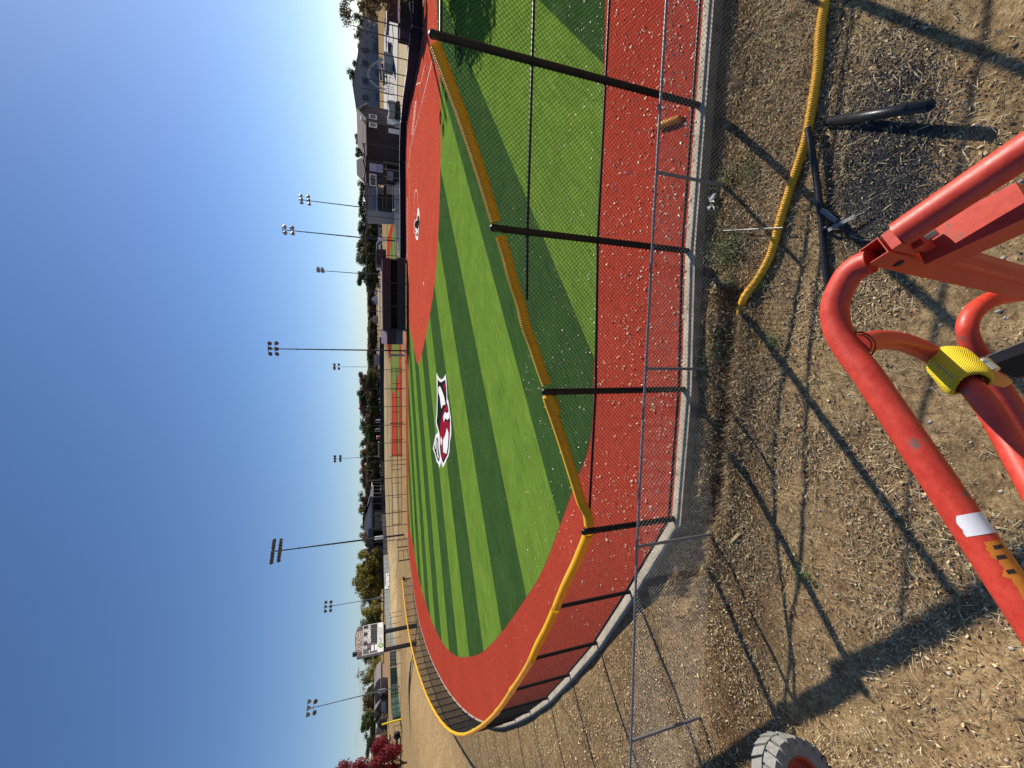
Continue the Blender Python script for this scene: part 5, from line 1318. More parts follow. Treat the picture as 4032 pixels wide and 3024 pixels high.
for k in range(4): mb = MB(); Wx.rect(mb, R2(880, 1150 + k * 26), R2(735, 1158 + k * 26), 1.02, 1.2); mb.build('pale_post', bleacher_m, tt_)
# bleachers
g = G(R2(920, 1060)); by0 = pbY - 3
for lab, pa, pb, Y0 in (('silver aluminium bleachers with long planks behind the pitching circle wall', R2(905, 1060), R3(905, 690), by0),):
    a = at(pa, Y0); b = at(pb, Y0 + 1.5); Wx = Wall(a, b); L_ = (Wx.b - Wx.a).length
    tt_ = thing('bleachers', lab, 'bleachers', (a.x, a.y, 0)); zb = 0
    for k in range(5):
        z = Wx.uz(R2(905 - 13 * k, 1300))[1]; mb = MB(); Wx.urect(mb, 0, z, L_, z + .09, -.3 - .55 * k, -.0 - .55 * k); mb.build('plank', bleacher_m, tt_)
    mb = MB()
    for k in range(9):
        u = L_ * k / 8; mb.beam(Wx.P(u, 0, -.1), Wx.P(u, z, -2.6), .07, .07); mb.beam(Wx.P(u, 0, -2.6), Wx.P(u, z, -2.6), .07, .07)
    mb.build('frame', grey_pole, tt_)
a = at(R2(880, 1255), pbY - .5); tt_ = thing('bleachers', 'small stack of silver bleacher seats in front of the concession stand', 'bleachers', (a.x, a.y, 0))
for k in range(6):
    mb = MB(); mb.box((a.x - .2 * k + 1, a.y + .5 * k - 1, .5 + .35 * k), (5.5, .3, .07), rz=-.2); mb.build('plank', bleacher_m, tt_)
mb = MB(); 
for s_ in (-2.2, 2.2): mb.beam((a.x + s_ + 1, a.y - 1, 0), (a.x + s_, a.y + 1.6, 2.3), .08, .08)
mb.build('frame', grey_pole, tt_)

# ------------------------------------------------------------------ gym, clutter on the right
gyY = 172
Wg, tg = shed('large grey metal gym with a low gable and green grey roof beyond the backstop', [R1(760, 238), R1(760, 1520), R1(362, 1522), R1(302, 1126), R1(445, 238)], gyY, grey_wall, green_roof, 40, 40, 'gym_building', 14, 'building')
for p, q in ((R1(655, 500), R1(590, 545)), (R1(700, 590), R1(558, 690)), (R1(670, 935), R1(590, 985)), (R1(670, 1232), R1(592, 1300)), ): mb = MB(); Wg.rect(mb, p, q, .0, .15); mb.build('door', mat('blue_grey_door', (.07, .085, .11)), tg)
for y in (655, 822, 1062, 1272):
    mb = MB(); a, b = Wg.pt(R1(418, y - 32), 0), Wg.pt(R1(432, y + 30), 0); mb.prism([a, b, b - Vector((0, 0, 2.3)) + Wg.n * 1.2, a - Vector((0, 0, 2.3)) + Wg.n * 1.2], (0, 0, .15)); mb.build('vent_hood', mat('dark_grey_hood', (.06, .06, .065)), tg)
mb = MB(); Wg.rect(mb, R1(715, 240), R1(672, 1500), .0, .12); mb.build('base_band', mat('dark_base_band', (.09, .095, .11)), tg)
for p in ((490, 330), (470, 545), (540, 360), (560, 480), (480, 430)): mb = MB(); mb.ball(Wg.pt(R1(*p), .05), .28, 8); mb.build('wall_lamp', dark_pole, tg)
for p in ((405, 356), (415, 362)): mb = MB(); mb.ball(Wg.pt(R1(*p), 1), .35, 8); mb.build('flood_lamp', white_m, tg)
mb = MB()
for k in range(14):
    for j in range(4): 
        y = 255 + k * 38; mb.box(Wg.pt(R1(662 + j * 16 - k * .3, y), 4), (1.55, 1, .7), rz=.3)
tag(mb.build('stone_block_wall', mat('grey_stone_blocks', (.52, .52, .53), .9, .35, .7)), 'stacked grey stone block wall in front of the metal gym', 'wall')
mb = MB(); a = GT(R1(745, 250)); 
Ww = Wall(at(R1(760, 240), 125), at(R1(760, 860), 128)); gg = gz(Ww.a.x, Ww.a.y)
mb = MB(); Ww.rect(mb, R1(770, 238), R1(728, 860), -.3, 0); tag(mb.build('tan_retaining_wall', mat('tan_retaining_blocks', (.42, .34, .24), .9, .2, 1)), 'long tan low retaining wall below the gym', 'wall')
Wx, tt_ = shed('white board garage behind the padded wall near the close dugout', [R1(905, 262), R1(905, 520), R1(778, 520), R1(778, 262)], 100, mat('white_board_siding', (.62, .60, .56), .7, .1, 3), white_m, 5, 5, 'white_garage', 0, 'shed')
Wx, tt_ = shed('small dark maroon shed with one little window by the grassy strip', [R1(915, 560), R1(912, 782), R1(775, 782), R1(765, 560)], 96, maroon, dark_pole, 4, 0, 'maroon_shed', 0, 'shed')
mb = MB(); Wx.rect(mb, R1(832, 622), R1(795, 690), .0, .05); o = mb.build('window', white_m, tt_); mb = MB(); Wx.rect(mb, R1(826, 640), R1(806, 675), .051, .07); mb.build('pane', glass_m, o)
# arch over the entrance
A1 = Wall(at(R1(700, 770), 118), at(R1(700, 1170), 118)); tt_ = thing('entrance_arch', 'round pale metal arch standing in front of the gym', 'arch', (A1.a.x, A1.a.y, 0))
outer = [R1(700, 768), R1(640, 780), R1(560, 820), R1(505, 880), R1(483, 940), R1(490, 1000), R1(530, 1070), R1(590, 1125), R1(660, 1160), R1(700, 1172)]
inner = [R1(700, 790), R1(645, 803), R1(575, 838), R1(527, 890), R1(507, 942), R1(512, 995), R1(547, 1055), R1(600, 1105), R1(662, 1140), R1(700, 1152)]
po, pi_ = [A1.uz(p) for p in outer], [A1.uz(p) for p in inner]; mb = MB()
for k in range(len(po) - 1): mb.prism([A1.P(*po[k]), A1.P(*po[k + 1]), A1.P(*pi_[k + 1]), A1.P(*pi_[k])], A1.n * -.15)
mb.build('arch_band', mat('pale_steel_band', (.30, .31, .33), .5, .2, 3, metal=.4), tt_)
for y in (779, 1162): mb = MB(); p = A1.pt(R1(700, y)); mb.tube([(p.x, p.y, gz(p.x, p.y) - .2), p], .12, 6); mb.build('leg', grey_pole, tt_)
def vehicle(name, label, cat, px, base, Yd, Lm, col_, h=1.5, kind='car', group=None, rz=0.0):
    b = foot((base, px), Yd); tt_ = thing(name, label, cat, b, group)
    c = Vector((b.x, b.y, b.z)); pm = mat(name + '_paint_' + str(abs(hash((col_, round(px)))) % 9999), col_, .3, .05, 1, spec=.6); dxy = Matrix.Rotation(rz, 3, 'Z'); T = lambda x, y, z: c + dxy @ Vector((x, y, z)); wdt = 1.75
    if kind == 'car': prof = [(-.5, .3), (-.5, .62), (-.44, .70), (-.26, .75), (-.16, 1), (.2, 1), (.34, .72), (.47, .64), (.5, .55), (.5, .3)]
    elif kind == 'truck': prof = [(-.5, .35), (-.5, .72), (-.12, .72), (-.1, 1), (.12, 1), (.22, .72), (.48, .66), (.5, .35)]
    else: prof = [(-.5, .25), (-.5, 1), (.42, 1), (.47, .6), (.5, .55), (.5, .25)]
    mb = MB(); mb.prism([T(x * Lm, -wdt / 2, z * h) for x, z in prof], dxy @ Vector((0, wdt, 0))); body_ = mb.build('body', pm, tt_)
    mb = MB()
    if kind == 'car': 
        for s_ in (-1, 1): mb.prism([T(x * Lm, s_ * (wdt / 2 + .012) , z * h) for x, z in ((-.23, .75), (-.145, .95), (.19, .95), (.30, .75))], dxy @ Vector((0, s_ * .01, 0)))
    elif kind == 'truck':
        for s_ in (-1, 1): mb.prism([T(x * Lm, s_ * (wdt / 2 + .012), z * h) for x, z in ((-.08, .74), (-.07, .95), (.1, .95), (.17, .74))], dxy @ Vector((0, s_ * .01, 0)))
    else:
        for s_ in (-1, 1): mb.prism([T(x * Lm, s_ * (wdt / 2 + .012), z * h) for x, z in ((-.45, .62), (-.45, .9), (.4, .9), (.42, .62))], dxy @ Vector((0, s_ * .01, 0)))
    mb.build('window', glass_m, tt_)
    for x in (-.31, .31):
        for s_ in (-1, 1): mb = MB(); mb.lathe(T(x * Lm, s_ * (wdt / 2 - .05), .33), dxy @ Vector((0, s_, 0)), [(-.1, 0), (-.1, .33), (.08, .33), (.08, .2), (.05, 0)], 12); mb.build('wheel', black_wire, tt_)
    return tt_
vehicle('green_tractor', 'dark green utility vehicle parked under the pale arch', 'utility vehicle', R1(0, 1010)[1], R1(760, 0)[0], 112, 4.6, (.02, .06, .05), 2.0, 'truck', rz=.4)
vehicle('grey_pickup', 'silver blue pickup parked behind the arch near the gym wall', 'pickup', R1(0, 865)[1], R1(720, 0)[0], 135, 5.2, (.28, .32, .42), 1.8, 'truck', rz=.3)
a = foot(R1(895, 860), 95); tt_ = thing('utility_trailer', 'grey box trailer on two big wheels beside the maroon shed', 'trailer', a)
MB().box((a.x, a.y, 2.6), (5.2, 2.2, 2.0), rz=.5).build('box', mat('grey_trailer_box', (.16, .17, .19), .6, .15, 1), tt_)
for k, y in enumerate((855, 915)): c = at(R1(852, y), 93.5); mb = MB(); mb.lathe((c.x, c.y, .85), (-.3, -.95, 0), [(-.2, 0), (-.2, .85), (.2, .85), (.2, .45), (.12, 0)], 16); mb.build('wheel', black_wire, tt_)
a = foot(R1(880, 1400), 88); tt_ = thing('covered_wagon', 'old covered wagon with rounded grey canvas standing behind the padded wall', 'wagon', a)
Wk = Wall(at(R1(890, 1285), 88), at(R1(885, 1515), 88.5)); zc = Wk.uz(R1(845, 1400))[1]; (ua, zt_), (ub, _) = Wk.uz(R1(742, 1300)), Wk.uz(R1(742, 1505))
mb = MB(); n = 14; um = (ua + ub) / 2; hw = (ub - ua) / 2; vs = []; k2 = 9
for i in range(k2):
    f = -1 + 2 * i / (k2 - 1); rr_ = (zt_ - zc) * (.82 + .18 * f * f)
    for j in range(n): q = math.pi * j / (n - 1); vs.append(Wk.P(um + hw * f * (1 + .12 * math.sin(q)), zc + rr_ * math.sin(q), -1.1 - 1.1 * math.cos(q)))
mb.add(vs, [(i * n + j, i * n + j + 1, (i + 1) * n + j + 1, (i + 1) * n + j) for i in range(k2 - 1) for j in range(n - 1)], 0, True); mb.build('canvas_cover', mat('grey_canvas', (.33, .31, .28), .9, .12, 2), tt_)
mb = MB(); Wk.urect(mb, um - hw * .95, zc - .7, um + hw * .95, zc, -2.1, -.1); mb.build('wagon_box', mat('dark_wagon_timber', (.035, .032, .03)), tt_)
for f in (-.62, .62):
    for o_ in (-2.2, .05): mb = MB(); mb.lathe(Wk.P(um + hw * f, .75, o_), Wk.n, [(-.06, 0), (-.06, .75), (.06, .75), (.06, .62), (.03, .6), (.03, 0)], 16); mb.build('wheel', dark_pole, tt_)
# light railing on the strip between
mb = MB(); pr = None
for y in (980, 1040, 1100, 1160, 1190, 1220, 1260):
    p = foot(R1(900, y), 98); z = p.z + 2.6; mb.tube([(p.x, p.y, p.z), (p.x, p.y, z)], .05, 5)
    if pr: mb.tube([(pr[0], pr[1], pr[2]), (p.x, p.y, z)], .05, 4); mb.tube([(pr[0], pr[1], pr[2] - 1.2), (p.x, p.y, z - 1.2)], .04, 4)
    pr = (p.x, p.y, z)
tag(mb.build('pipe_railing', dark_pole), 'dark pipe railing between the covered wagon and the trailer', 'railing')
tsheet('dry_strip', [R1(1010, 330), R1(905, 560), R1(900, 900), R1(890, 1500), R2(905, 360), R2(950, 300), R1(960, 1300), R1(1000, 1000), R1(1030, 700)], .2, bank_m, 6)
tsheet('concrete_apron', [R1(905, 240), R1(728, 240), R1(716, 860), R1(714, 1500), R1(890, 1490), R1(900, 900)], .32, mat('pale_concrete_apron', (.36, .34, .31), .9, .15, .8), 6)

# ------------------------------------------------------------------ grey gabled clubhouse and wind screens
cY = 226
g0c = at(R5(720, 1040), cY); g1c = at(R6(712, 1060), cY); Wc2 = Wall(g0c, g1c); gc = min(gz(g0c.x, g0c.y), gz(g1c.x, g1c.y))
ct = thing('clubhouse', 'grey gabled clubhouse with dark roofs and a long porch beyond the far fence', 'building', (g0c.x, g0c.y, gc))
def cq(px, o0, o1, m, nm): mb = MB(); Wc2.quad(mb, px, o0, o1); return mb.build(nm, m, ct)
cw = mat('light_grey_siding', (.36, .375, .40), .7, .08, .6); cr = mat('dark_slate_roof', (.055, .06, .075), .7, .15, 1)
lo = lambda p: (1530, p[1])
cq([lo(R6(0, 1055)), R6(590, 1060), R6(487, 757), R6(548, 560), lo(R6(0, 560))], -18, 0, cw, 'wall')
cq([R6(600, 1066), R6(588, 1068), R6(478, 757), R6(490, 757)], -19, .8, cr, 'roof'); cq([R6(478, 757), R6(490, 757), R6(556, 545), R6(545, 538)], -19, .8, cr, 'roof')
cq([R6(492, 750), R6(498, 285), R6(548, 285), R6(548, 548)], -16, -1.2, cr, 'roof')
cq([R6(432, 290), R6(440, 60), R5(465, 1430), R5(545, 1190), R5(548, 1659), R6(548, 400), R6(500, 400)], -14, -1.6, cw, 'wall')
cq([R6(425, 292), R6(428, 60), R5(432, 1545), R5(523, 1182), R5(543, 1180), R5(470, 1425), R6(442, 60), R6(436, 292)], -16, -.6, cr, 'roof')
cq([R5(546, 1180), R5(546, 1659), R6(548, 592), R6(562, 592), R5(562, 1180)], -8, .2, cr, 'porch_eave')
cq([lo(R5(0, 1190)), R5(562, 1190), R6(562, 590), lo(R6(0, 590))], -9, -8, dark_in, 'back_wall')
brick = mat('pale_grey_brick', (.30, .28, .26), .9, .25, 2)
cq([lo(R5(0, 1410)), R5(575, 1410), R5(575, 1659), R6(585, 330), lo(R6(0, 330))], -7.9, -4, brick, 'inner_wall')
for y in (1185, 1265, 1370, 1430, 1580): cq([lo(R5(0, y)), R5(560, y), R5(560, y + 12), lo(R5(0, y + 12))], -.4, 0, dark_pole, 'porch_post')
for y in (285, 400, 590): cq([lo(R6(0, y)), R6(560, y), R6(560, y + 12), lo(R6(0, y + 12))], -.4, 0, dark_pole, 'porch_post')
for y in (1450, 1520, 1600): cq([R5(690, y), R5(610, y), R5(610, y + 34), R5(690, y + 34)], -3.99, -3.9, glass_m, 'window')
for p, q in (((670, 1000), (628, 955)), ((665, 876), (626, 826)), ((660, 656), (624, 630)), ((692, 745), (632, 715))):
    mb = MB(); Wc2.rect(mb, R6(*p), R6(*q), .0, .12); o = mb.build('window', glass_m, ct); mb = MB(); (ua, za), (ub, zb) = Wc2.uz(R6(*p)), Wc2.uz(R6(*q)); Wc2.urect(mb, (ua + ub) / 2 - .08, za, (ua + ub) / 2 + .08, zb, .121, .16); Wc2.urect(mb, ua, (za + zb) / 2 - .08, ub, (za + zb) / 2 + .08, .122, .17); mb.build('muntin', cw, o)
cq([R6(625, 790), R6(610, 790), R6(610, 700), R6(625, 700)], .0, 1.4, grey_wall, 'window_hood')
cq([lo(R6(0, 1050)), R6(672, 1052), R6(692, 630), lo(R6(0, 630))], .0, .3, mat('dark_blue_skirt', (.05, .06, .085)), 'base_band')
for p in (R6(435, 76), R6(455, 540)): mb = MB(); mb.box(Wc2.pt(p, -3), (1.5, 1, 1.2)); mb.build('roof_vent', white_m, ct)
# white batting cage frame beside the porch
bc = thing('batting_cage', 'white framed batting cage roof standing beside the clubhouse porch', 'batting cage', (g0c.x, g0c.y, gc))
def bq(px, o0, o1, m, nm): mb = MB(); Wc2.quad(mb, px, o0, o1); return mb.build(nm, m, bc)
bq([R5(543, 1035), R5(543, 1178), R5(565, 1178), R5(565, 1035)], 0, .5, white_m, 'canopy'); bq([R5(540, 1035), R5(540, 1178), R5(545, 1178), R5(545, 1035)], -8, .4, white_m, 'canopy_top')
for y in (1036, 1080, 1130, 1172):
    for o_ in (.2, -7.5): bq([lo(R5(0, y)), R5(565, y), R5(565, y + 5), lo(R5(0, y + 5))], o_, o_ + .2, grey_pole, 'post')
def screen(label, base, topp, m, txt=None, tx=None, start=8, tm=None, tsize=2.3):
    Bp = [GT(p, start=start) for p in base]; Zt = [ztop(q, b) for q, b in zip(topp, Bp)]
    tt_ = thing('windscreen_fence', label, 'fence', Bp[0]); mb = MB(); n = len(Bp)
    for i in range(n - 1):
        a, b = Bp[i], Bp[i + 1]; k = 8
        for j in range(k):
            p, q = a.lerp(b, j / k), a.lerp(b, (j + 1) / k); zp, zq = Zt[i] + (Zt[i + 1] - Zt[i]) * j / k, Zt[i] + (Zt[i + 1] - Zt[i]) * (j + 1) / k
            mb.prism([(p.x, p.y, min(gz(p.x, p.y), zp) - .1), (q.x, q.y, gz(q.x, q.y) - .1), (q.x, q.y, zq), (p.x, p.y, zp)], (0, .04, 0))
            if j % 2 == 0: MB().tube([(p.x, p.y - .06, gz(p.x, p.y)), (p.x, p.y - .06, zp + .15)], .05, 5).build('post', dark_pole, tt_)
        MB().tube([(a.x, a.y - .02, Zt[i] + .06), (b.x, b.y - .02, Zt[i + 1] + .06)], .05, 5).build('top_rail', dark_pole, tt_)
    mb.build('screen_cloth', m, tt_)
    if txt:
        pl, pr_ = tx; i = min(range(n - 1), key=lambda i: abs((base[i][1] + base[i + 1][1]) / 2 - (pl[1] + pr_[1]) / 2)); Wt = Wall(Bp[i], Bp[i + 1]); (ul, zl), (ur, zr2_) = Wt.uz(pl), Wt.uz(pr_)
        fl_ = 1 if ur > ul else -1; mb = MB(); Wt.text(mb, txt, tsize, (ul + ur) / 2, (zl + zr2_) / 2, .35, sx=abs(ur - ul) / (tsize * .52 * len(txt)), bold=.03, flip=fl_); mb.build('lettering', tm or white_m, tt_)
scr_blk = mat('black_windscreen_mesh', (.022, .022, .024), .8, .3, 1.5); scr_gry = mat('sunbleached_grey_windscreen', (.17, .19, .19), .8, .2, .8); scr_grn = mat('green_windscreen_mesh', (.035, .095, .075), .8, .25, .8)
scr_dim = mat('dim_grey_lettering', (.20, .19, .19))
screen('long black windscreen fence reading Baseball in dim letters', [R4(700, 430), R4(702, 1000), R5(705, 300), R5(708, 640), R5(713, 980), R5(725, 1400), R6(738, 300), R6(752, 606)], [R4(645, 430), R4(650, 1000), R5(654, 300), R5(655, 640), R5(664, 980), R5(676, 1400), R6(692, 300), R6(704, 606)], scr_blk, 'Baseball', (R5(682, 945), R5(682, 682)), tm=scr_dim)
screen('grey bleached windscreen fence reading Pioneers in white letters', [R6(754, 610), R6(768, 840), R6(780, 1095), R6(783, 1400), R7(642, 60), R7(655, 180), R7(668, 300), R7(690, 430), R7(698, 590)], [R6(697, 610), R6(703, 840), R6(710, 1095), R6(715, 1400), R7(578, 60), R7(588, 180), R7(604, 300), R7(628, 430), R7(634, 590)], scr_gry, 'Pioneers', (R6(748, 1085), R6(744, 848)), tsize=2.5)
screen('faded green windscreen fence left of the scoreboard posts', [R7(698, 600), R7(705, 760), R7(715, 900), R7(742, 1160)], [R7(634, 600), R7(638, 760), R7(640, 900), R7(660, 1160)], scr_grn)
a = GT(R7(745, 1150)); z = ztop(R7(540, 1205), a); tag(MB().tube([(a.x, a.y, a.z - .2), (a.x, a.y, z)], .22, 10).build('foul_pole', mat('bright_yellow_paint', (.80, .60, .01), .5, .1, 2)), 'bright yellow foul pole at the end of the green windscreen', 'foul pole')
pf = None; pr = None
for y, x0, x1 in ((35, 625, 745), (80, 635, 750), (150, 628, 742), (300, 632, 750), (440, 636, 745), (580, 628, 742), (730, 632, 740), (880, 636, 735), (995, 640, 735), (1090, 642, 742)):
    g = GT(R7(x1, y - 18)); z = ztop(R7(x0, y), g)
    if pf is None: pf = thing('practice_fence', 'thin dark post and rail fence running behind the scoreboard posts', 'fence', g)
    MB().tube([(g.x, g.y, g.z - .1), (g.x, g.y, z)], .06, 5).build('post', black_metal, pf)
    if pr:
        for f in (1, .5): MB().tube([(pr[0].x, pr[0].y, pr[0].z + (pr[1] - pr[0].z) * f), (g.x, g.y, g.z + (z - g.z) * f)], .04, 4).build('rail', black_metal, pf)
    pr = (g, z)

# ------------------------------------------------------------------ houses on the left
HZ = Q(1450, 2600, 3.808); ZV = Q(1450, 2840, 5.175)
brk = mat('brown_brick', (.26, .17, .125), .9, .2, 2); hroof = mat('grey_brown_shingle', (.155, .135, .12), .9, .15, 2); dkb = mat('dark_brown_gable', (.055, .04, .036), .8, .2, 1); gar = mat('grey_garage_door', (.24, .24, .29), .5, .05, 2)
def house(label, Yd, base2, parts, name='house'):
    a = at(base2[0], Yd); b = at(base2[1], Yd); Wh = Wall(a, b); g = gz(a.x, a.y); tt_ = thing(name, label, 'house', (a.x, a.y, g), 'houses beyond the left fence')
    for px, o0, o1, m, nm in parts: mb = MB(); Wh.quad(mb, px, o0, o1); mb.build(nm, m, tt_)
    return Wh, tt_
B_ = lambda y, q=HZ, x=300: q(x, y)
house('brown brick house with grey hip roof and garage gable behind the green fence', 142, (HZ(265, 290), HZ(265, 800)),
      [([HZ(300, 285), HZ(192, 285), HZ(192, 545), HZ(300, 545)], -8, -1, brk, 'wall'), ([HZ(190, 262), HZ(125, 335), HZ(85, 450), HZ(105, 690), HZ(190, 548)], -9, -.5, hroof, 'roof'),
       ([HZ(300, 545), HZ(188, 548), HZ(112, 690), HZ(200, 798), HZ(300, 798)], -9, 1.2, dkb, 'gable_wall'), ([HZ(270, 572), HZ(192, 578), HZ(198, 735), HZ(272, 730)], 1.2, 1.3, gar, 'garage_door'),
       ([HZ(196, 545), HZ(184, 540), HZ(104, 690), HZ(112, 696)], -9, 1.6, hroof, 'roof_edge'), ([HZ(104, 690), HZ(112, 690), HZ(206, 805), HZ(196, 806)], -9, 1.6, hroof, 'roof_edge'), ([HZ(192, 270), HZ(184, 270), HZ(184, 545), HZ(192, 545)], -.5, -.2, white_m, 'gutter')])
house('dark gabled house with pale rake boards next to the yellow foul pole', 150, (HZ(265, 780), HZ(275, 1010)),
      [([HZ(320, 800), HZ(200, 800), HZ(165, 770), HZ(100, 895), HZ(150, 1010), HZ(320, 1010)], -9, 0, dkb, 'wall'), ([HZ(95, 742), HZ(168, 740), HZ(172, 770), HZ(100, 895), HZ(88, 800)], -9, .1, hroof, 'roof'), ([HZ(92, 892), HZ(100, 890), HZ(172, 765), HZ(164, 762)], -9, .5, hroof, 'roof_edge')])
house('low brown house half hidden between the red tree and the foul pole', 148, (ZV(375, 60), ZV(380, 430)),
      [([ZV(420, 170), ZV(275, 170), ZV(180, 100), ZV(235, -60), ZV(420, -60)], -9, 0, dkb, 'wall'), ([ZV(175, 105), ZV(270, 190), ZV(265, 290), ZV(150, 310)], -8, -.5, tan_roof, 'roof'), ([ZV(420, 190), ZV(262, 190), ZV(262, 300), ZV(420, 300)], -8, -1, brk, 'wall'), ([ZV(170, 100), ZV(182, 96), ZV(278, 170), ZV(268, 176)], -9, .5, cw, 'rake_board')])
house('plain brown house wall just right of the red tree', 156, (ZV(375, 300), ZV(380, 470)), [([ZV(420, 300), ZV(255, 300), ZV(255, 450), ZV(420, 450)], -8, 0, mat('mauve_brown_siding', (.14, .10, .095)), 'wall'), ([ZV(150, 310), ZV(255, 296), ZV(255, 440), ZV(150, 430)], -8, .6, tan_roof, 'roof')])
# utility cart by the foul pole
a = GT(ZV(655, 420)); tt_ = thing('utility_cart', 'dark utility cart with pale roof parked on the dry grass by the foul pole', 'cart', a)
rz = .35; Rm = Matrix.Rotation(rz, 3, 'Z'); T = lambda x, y, z: a + Rm @ Vector((x, y, z))
s_ = (a.xy.length / 95)
MB().prism([T(x * s_, -.7, z * s_) for x, z in ((-1.5, .4), (-1.5, 1.1), (-.3, 1.1), (-.2, .8), (.6, .8), (.9, 1.15), (1.5, .95), (1.55, .4))], Rm @ Vector((0, 1.4, 0))).build('body', mat('dark_cart_body', (.02, .022, .025), .4), tt_)
MB().prism([T(x * s_, -.75, z * s_) for x, z in ((-.9, 2.0), (-.9, 2.12), (1.0, 2.05), (1.0, 1.93))], Rm @ Vector((0, 1.5, 0))).build('roof', mat('pale_grey_canopy', (.42, .44, .45), .6), tt_)
mb = MB()
for x in (-.85, .1, .95):
    for y in (-.7, .7): mb.tube([T(x * s_, y, .9 * s_), T(x * s_ * .95, y, 2.0 * s_)], .05, 5)
mb.build('roll_cage', mat('pinkish_frame', (.35, .16, .12)), tt_)
for x in (-1, 1.05):
    for y in (-.72, .72): mb = MB(); mb.lathe(T(x * s_, y, .38 * s_), Rm @ Vector((0, y, 0)), [(-.12, 0), (-.12, .38 * s_), (.12, .38 * s_), (.12, .2), (.06, 0)], 12); mb.build('wheel', black_wire, tt_)
a = GT(ZV(690, 60)); b = GT(ZV(700, 225)); za, zb = ztop(ZV(520, 70), a), ztop(ZV(530, 250), b); tt_ = thing('goal_frame', 'small dark metal frame standing beside the utility cart', 'frame', a)
for p, z in ((a, za), (b, zb)): MB().tube([(p.x, p.y, p.z), (p.x, p.y, z)], .06, 5).build('post', black_metal, tt_)
for f in (.05, .98): MB().tube([(a.x, a.y, a.z + (za - a.z) * f), (b.x, b.y, b.z + (zb - b.z) * f)], .05, 5).build('bar', black_metal, tt_)

# ------------------------------------------------------------------ worker behind the fence
g = G(R6(1050, 915), -.1); g.z = gz(g.x, g.y); ht = ztop(R6(975, 915), g) - g.z
wk = thing('person', 'person in a bright lime work vest bending over behind the far fence', 'person', g)
k_ = ht / 1.25; sk = [(0, 0, .85), (.0, 0, 1.0), (.22, 0, 1.2), (.42, 0, 1.28), (.55, 0, 1.27), (.68, 0, 1.25), (.40, .2, 1.22), (.48, .26, .95), (.6, .22, .72), (.40, -.2, 1.22), (.5, -.26, .95), (.62, -.2, .72), (.02, .1, .84), (.12, .13, .48), (.0, .13, .06), (.14, .14, .04), (.02, -.1, .84), (.14, -.13, .48), (.02, -.13, .06), (.16, -.14, .04)]
ed = [(0, 1), (1, 2), (2, 3), (3, 4), (4, 5), (3, 6), (6, 7), (7, 8), (3, 9), (9, 10), (10, 11), (0, 12), (12, 13), (13, 14), (14, 15), (0, 16), (16, 17), (17, 18), (18, 19)]
rad_ = [.15, .16, .17, .14, .07, .11, .07, .05, .045, .07, .05, .045, .1, .075, .05, .05, .1, .075, .05, .05]
rt_ = Vector(AX[:, 0])
def fig(name, verts, edges, rads, m, par):
    me = bpy.data.meshes.new(name); me.from_pydata([tuple(rt_ * -v[0] * k_ + Vector((0, 1, 0)) * v[1] * k_ + Vector((0, 0, v[2] * k_))) for v in verts], edges, []); o = bpy.data.objects.new(name, me); COL.objects.link(o); o.parent = par
    md = o.modifiers.new('skin', 'SKIN'); md2 = o.modifiers.new('sub', 'SUBSURF'); md2.levels = 2; md2.render_levels = 2
    for v, r in zip(me.skin_vertices[0].data, rads): v.radius = (r * k_, r * k_)
    me.skin_vertices[0].data[0].use_root = True; me.materials.append(m); return o
fig('body', sk, ed, rad_, mat('dark_work_clothes', (.03, .032, .045), .9, .2, 6), wk)
fig('vest', [(0.0, 0, 1.0), (.22, 0, 1.2), (.40, 0, 1.29)], [(0, 1), (1, 2)], [.185, .205, .18], mat('lime_hi_vis_vest', (.55, .85, .10), .7, .1, 6), wk)
hp = g + rt_ * -.70 * k_ + Vector((0, 0, 1.25 * k_)); MB().ball(hp, .11 * k_, 12, (1, .85, 1.15)).build('head', mat('tanned_skin', (.40, .22, .15), .6, .1, 8), wk)
MB().ball(hp + Vector((0, 0, .04 * k_)), .118 * k_, 12, (1, .9, .9)).build('cap', white_m, wk)

# ------------------------------------------------------------------ cars, goals and far buildings
carspec = [(R3, 612, 200, (.55, .56, .58), 'silver car, first of the parked row under the big trees', 'car'), (R3, 622, 245, (.04, .045, .06), 'dark car parked between two silver cars under the big trees', 'car'), (R3, 625, 290, (.6, .6, .6), 'silver sedan in the middle of the parked row under the big trees', 'car'), (R3, 630, 345, (.03, .03, .04), 'black suv parked last in the row under the big trees', 'van'), (R3, 612, 400, (.3, .32, .36), 'grey car parked just left of the four-lamp pole', 'car'), (R3, 610, 510, (.5, .5, .52), 'pale car parked before the grey gabled house roof', 'car'), (R3, 612, 540, (.08, .09, .12), 'dark blue car beside the long white trailer', 'car'),
           (R4, 612, 1070, (.75, .75, .76), 'white pickup parked below the dark autumn trees', 'truck'), (R4, 610, 1180, (.5, .5, .52), 'pale car seen below the dark autumn trees', 'car'), (R4, 608, 1270, (.62, .62, .62), 'white car below the tallest autumn trees', 'car'), (R3, 600, 1360, (.7, .7, .68), 'tiny white car on the wooded hill road', 'car'), (R4, 600, 580, (.05, .05, .06), 'black car behind the six-lamp pole', 'car'), (R4, 605, 470, (.06, .06, .07), 'dark car parked right of the six-lamp pole', 'car'),
           (R5, 655, 690, (.05, .05, .06), 'black car beside the Baseball windscreen, first of its row', 'car'), (R5, 657, 735, (.10, .10, .12), 'dark grey car just over the Baseball windscreen letters', 'car'), (R5, 658, 830, (.55, .56, .58), 'silver car parked over the Baseball windscreen', 'car'), (R5, 660, 905, (.2, .22, .25), 'grey car at the end of the row by the batting cage', 'car'), (R5, 662, 990, (.45, .52, .58), 'pale blue car right beside the batting cage', 'car')]
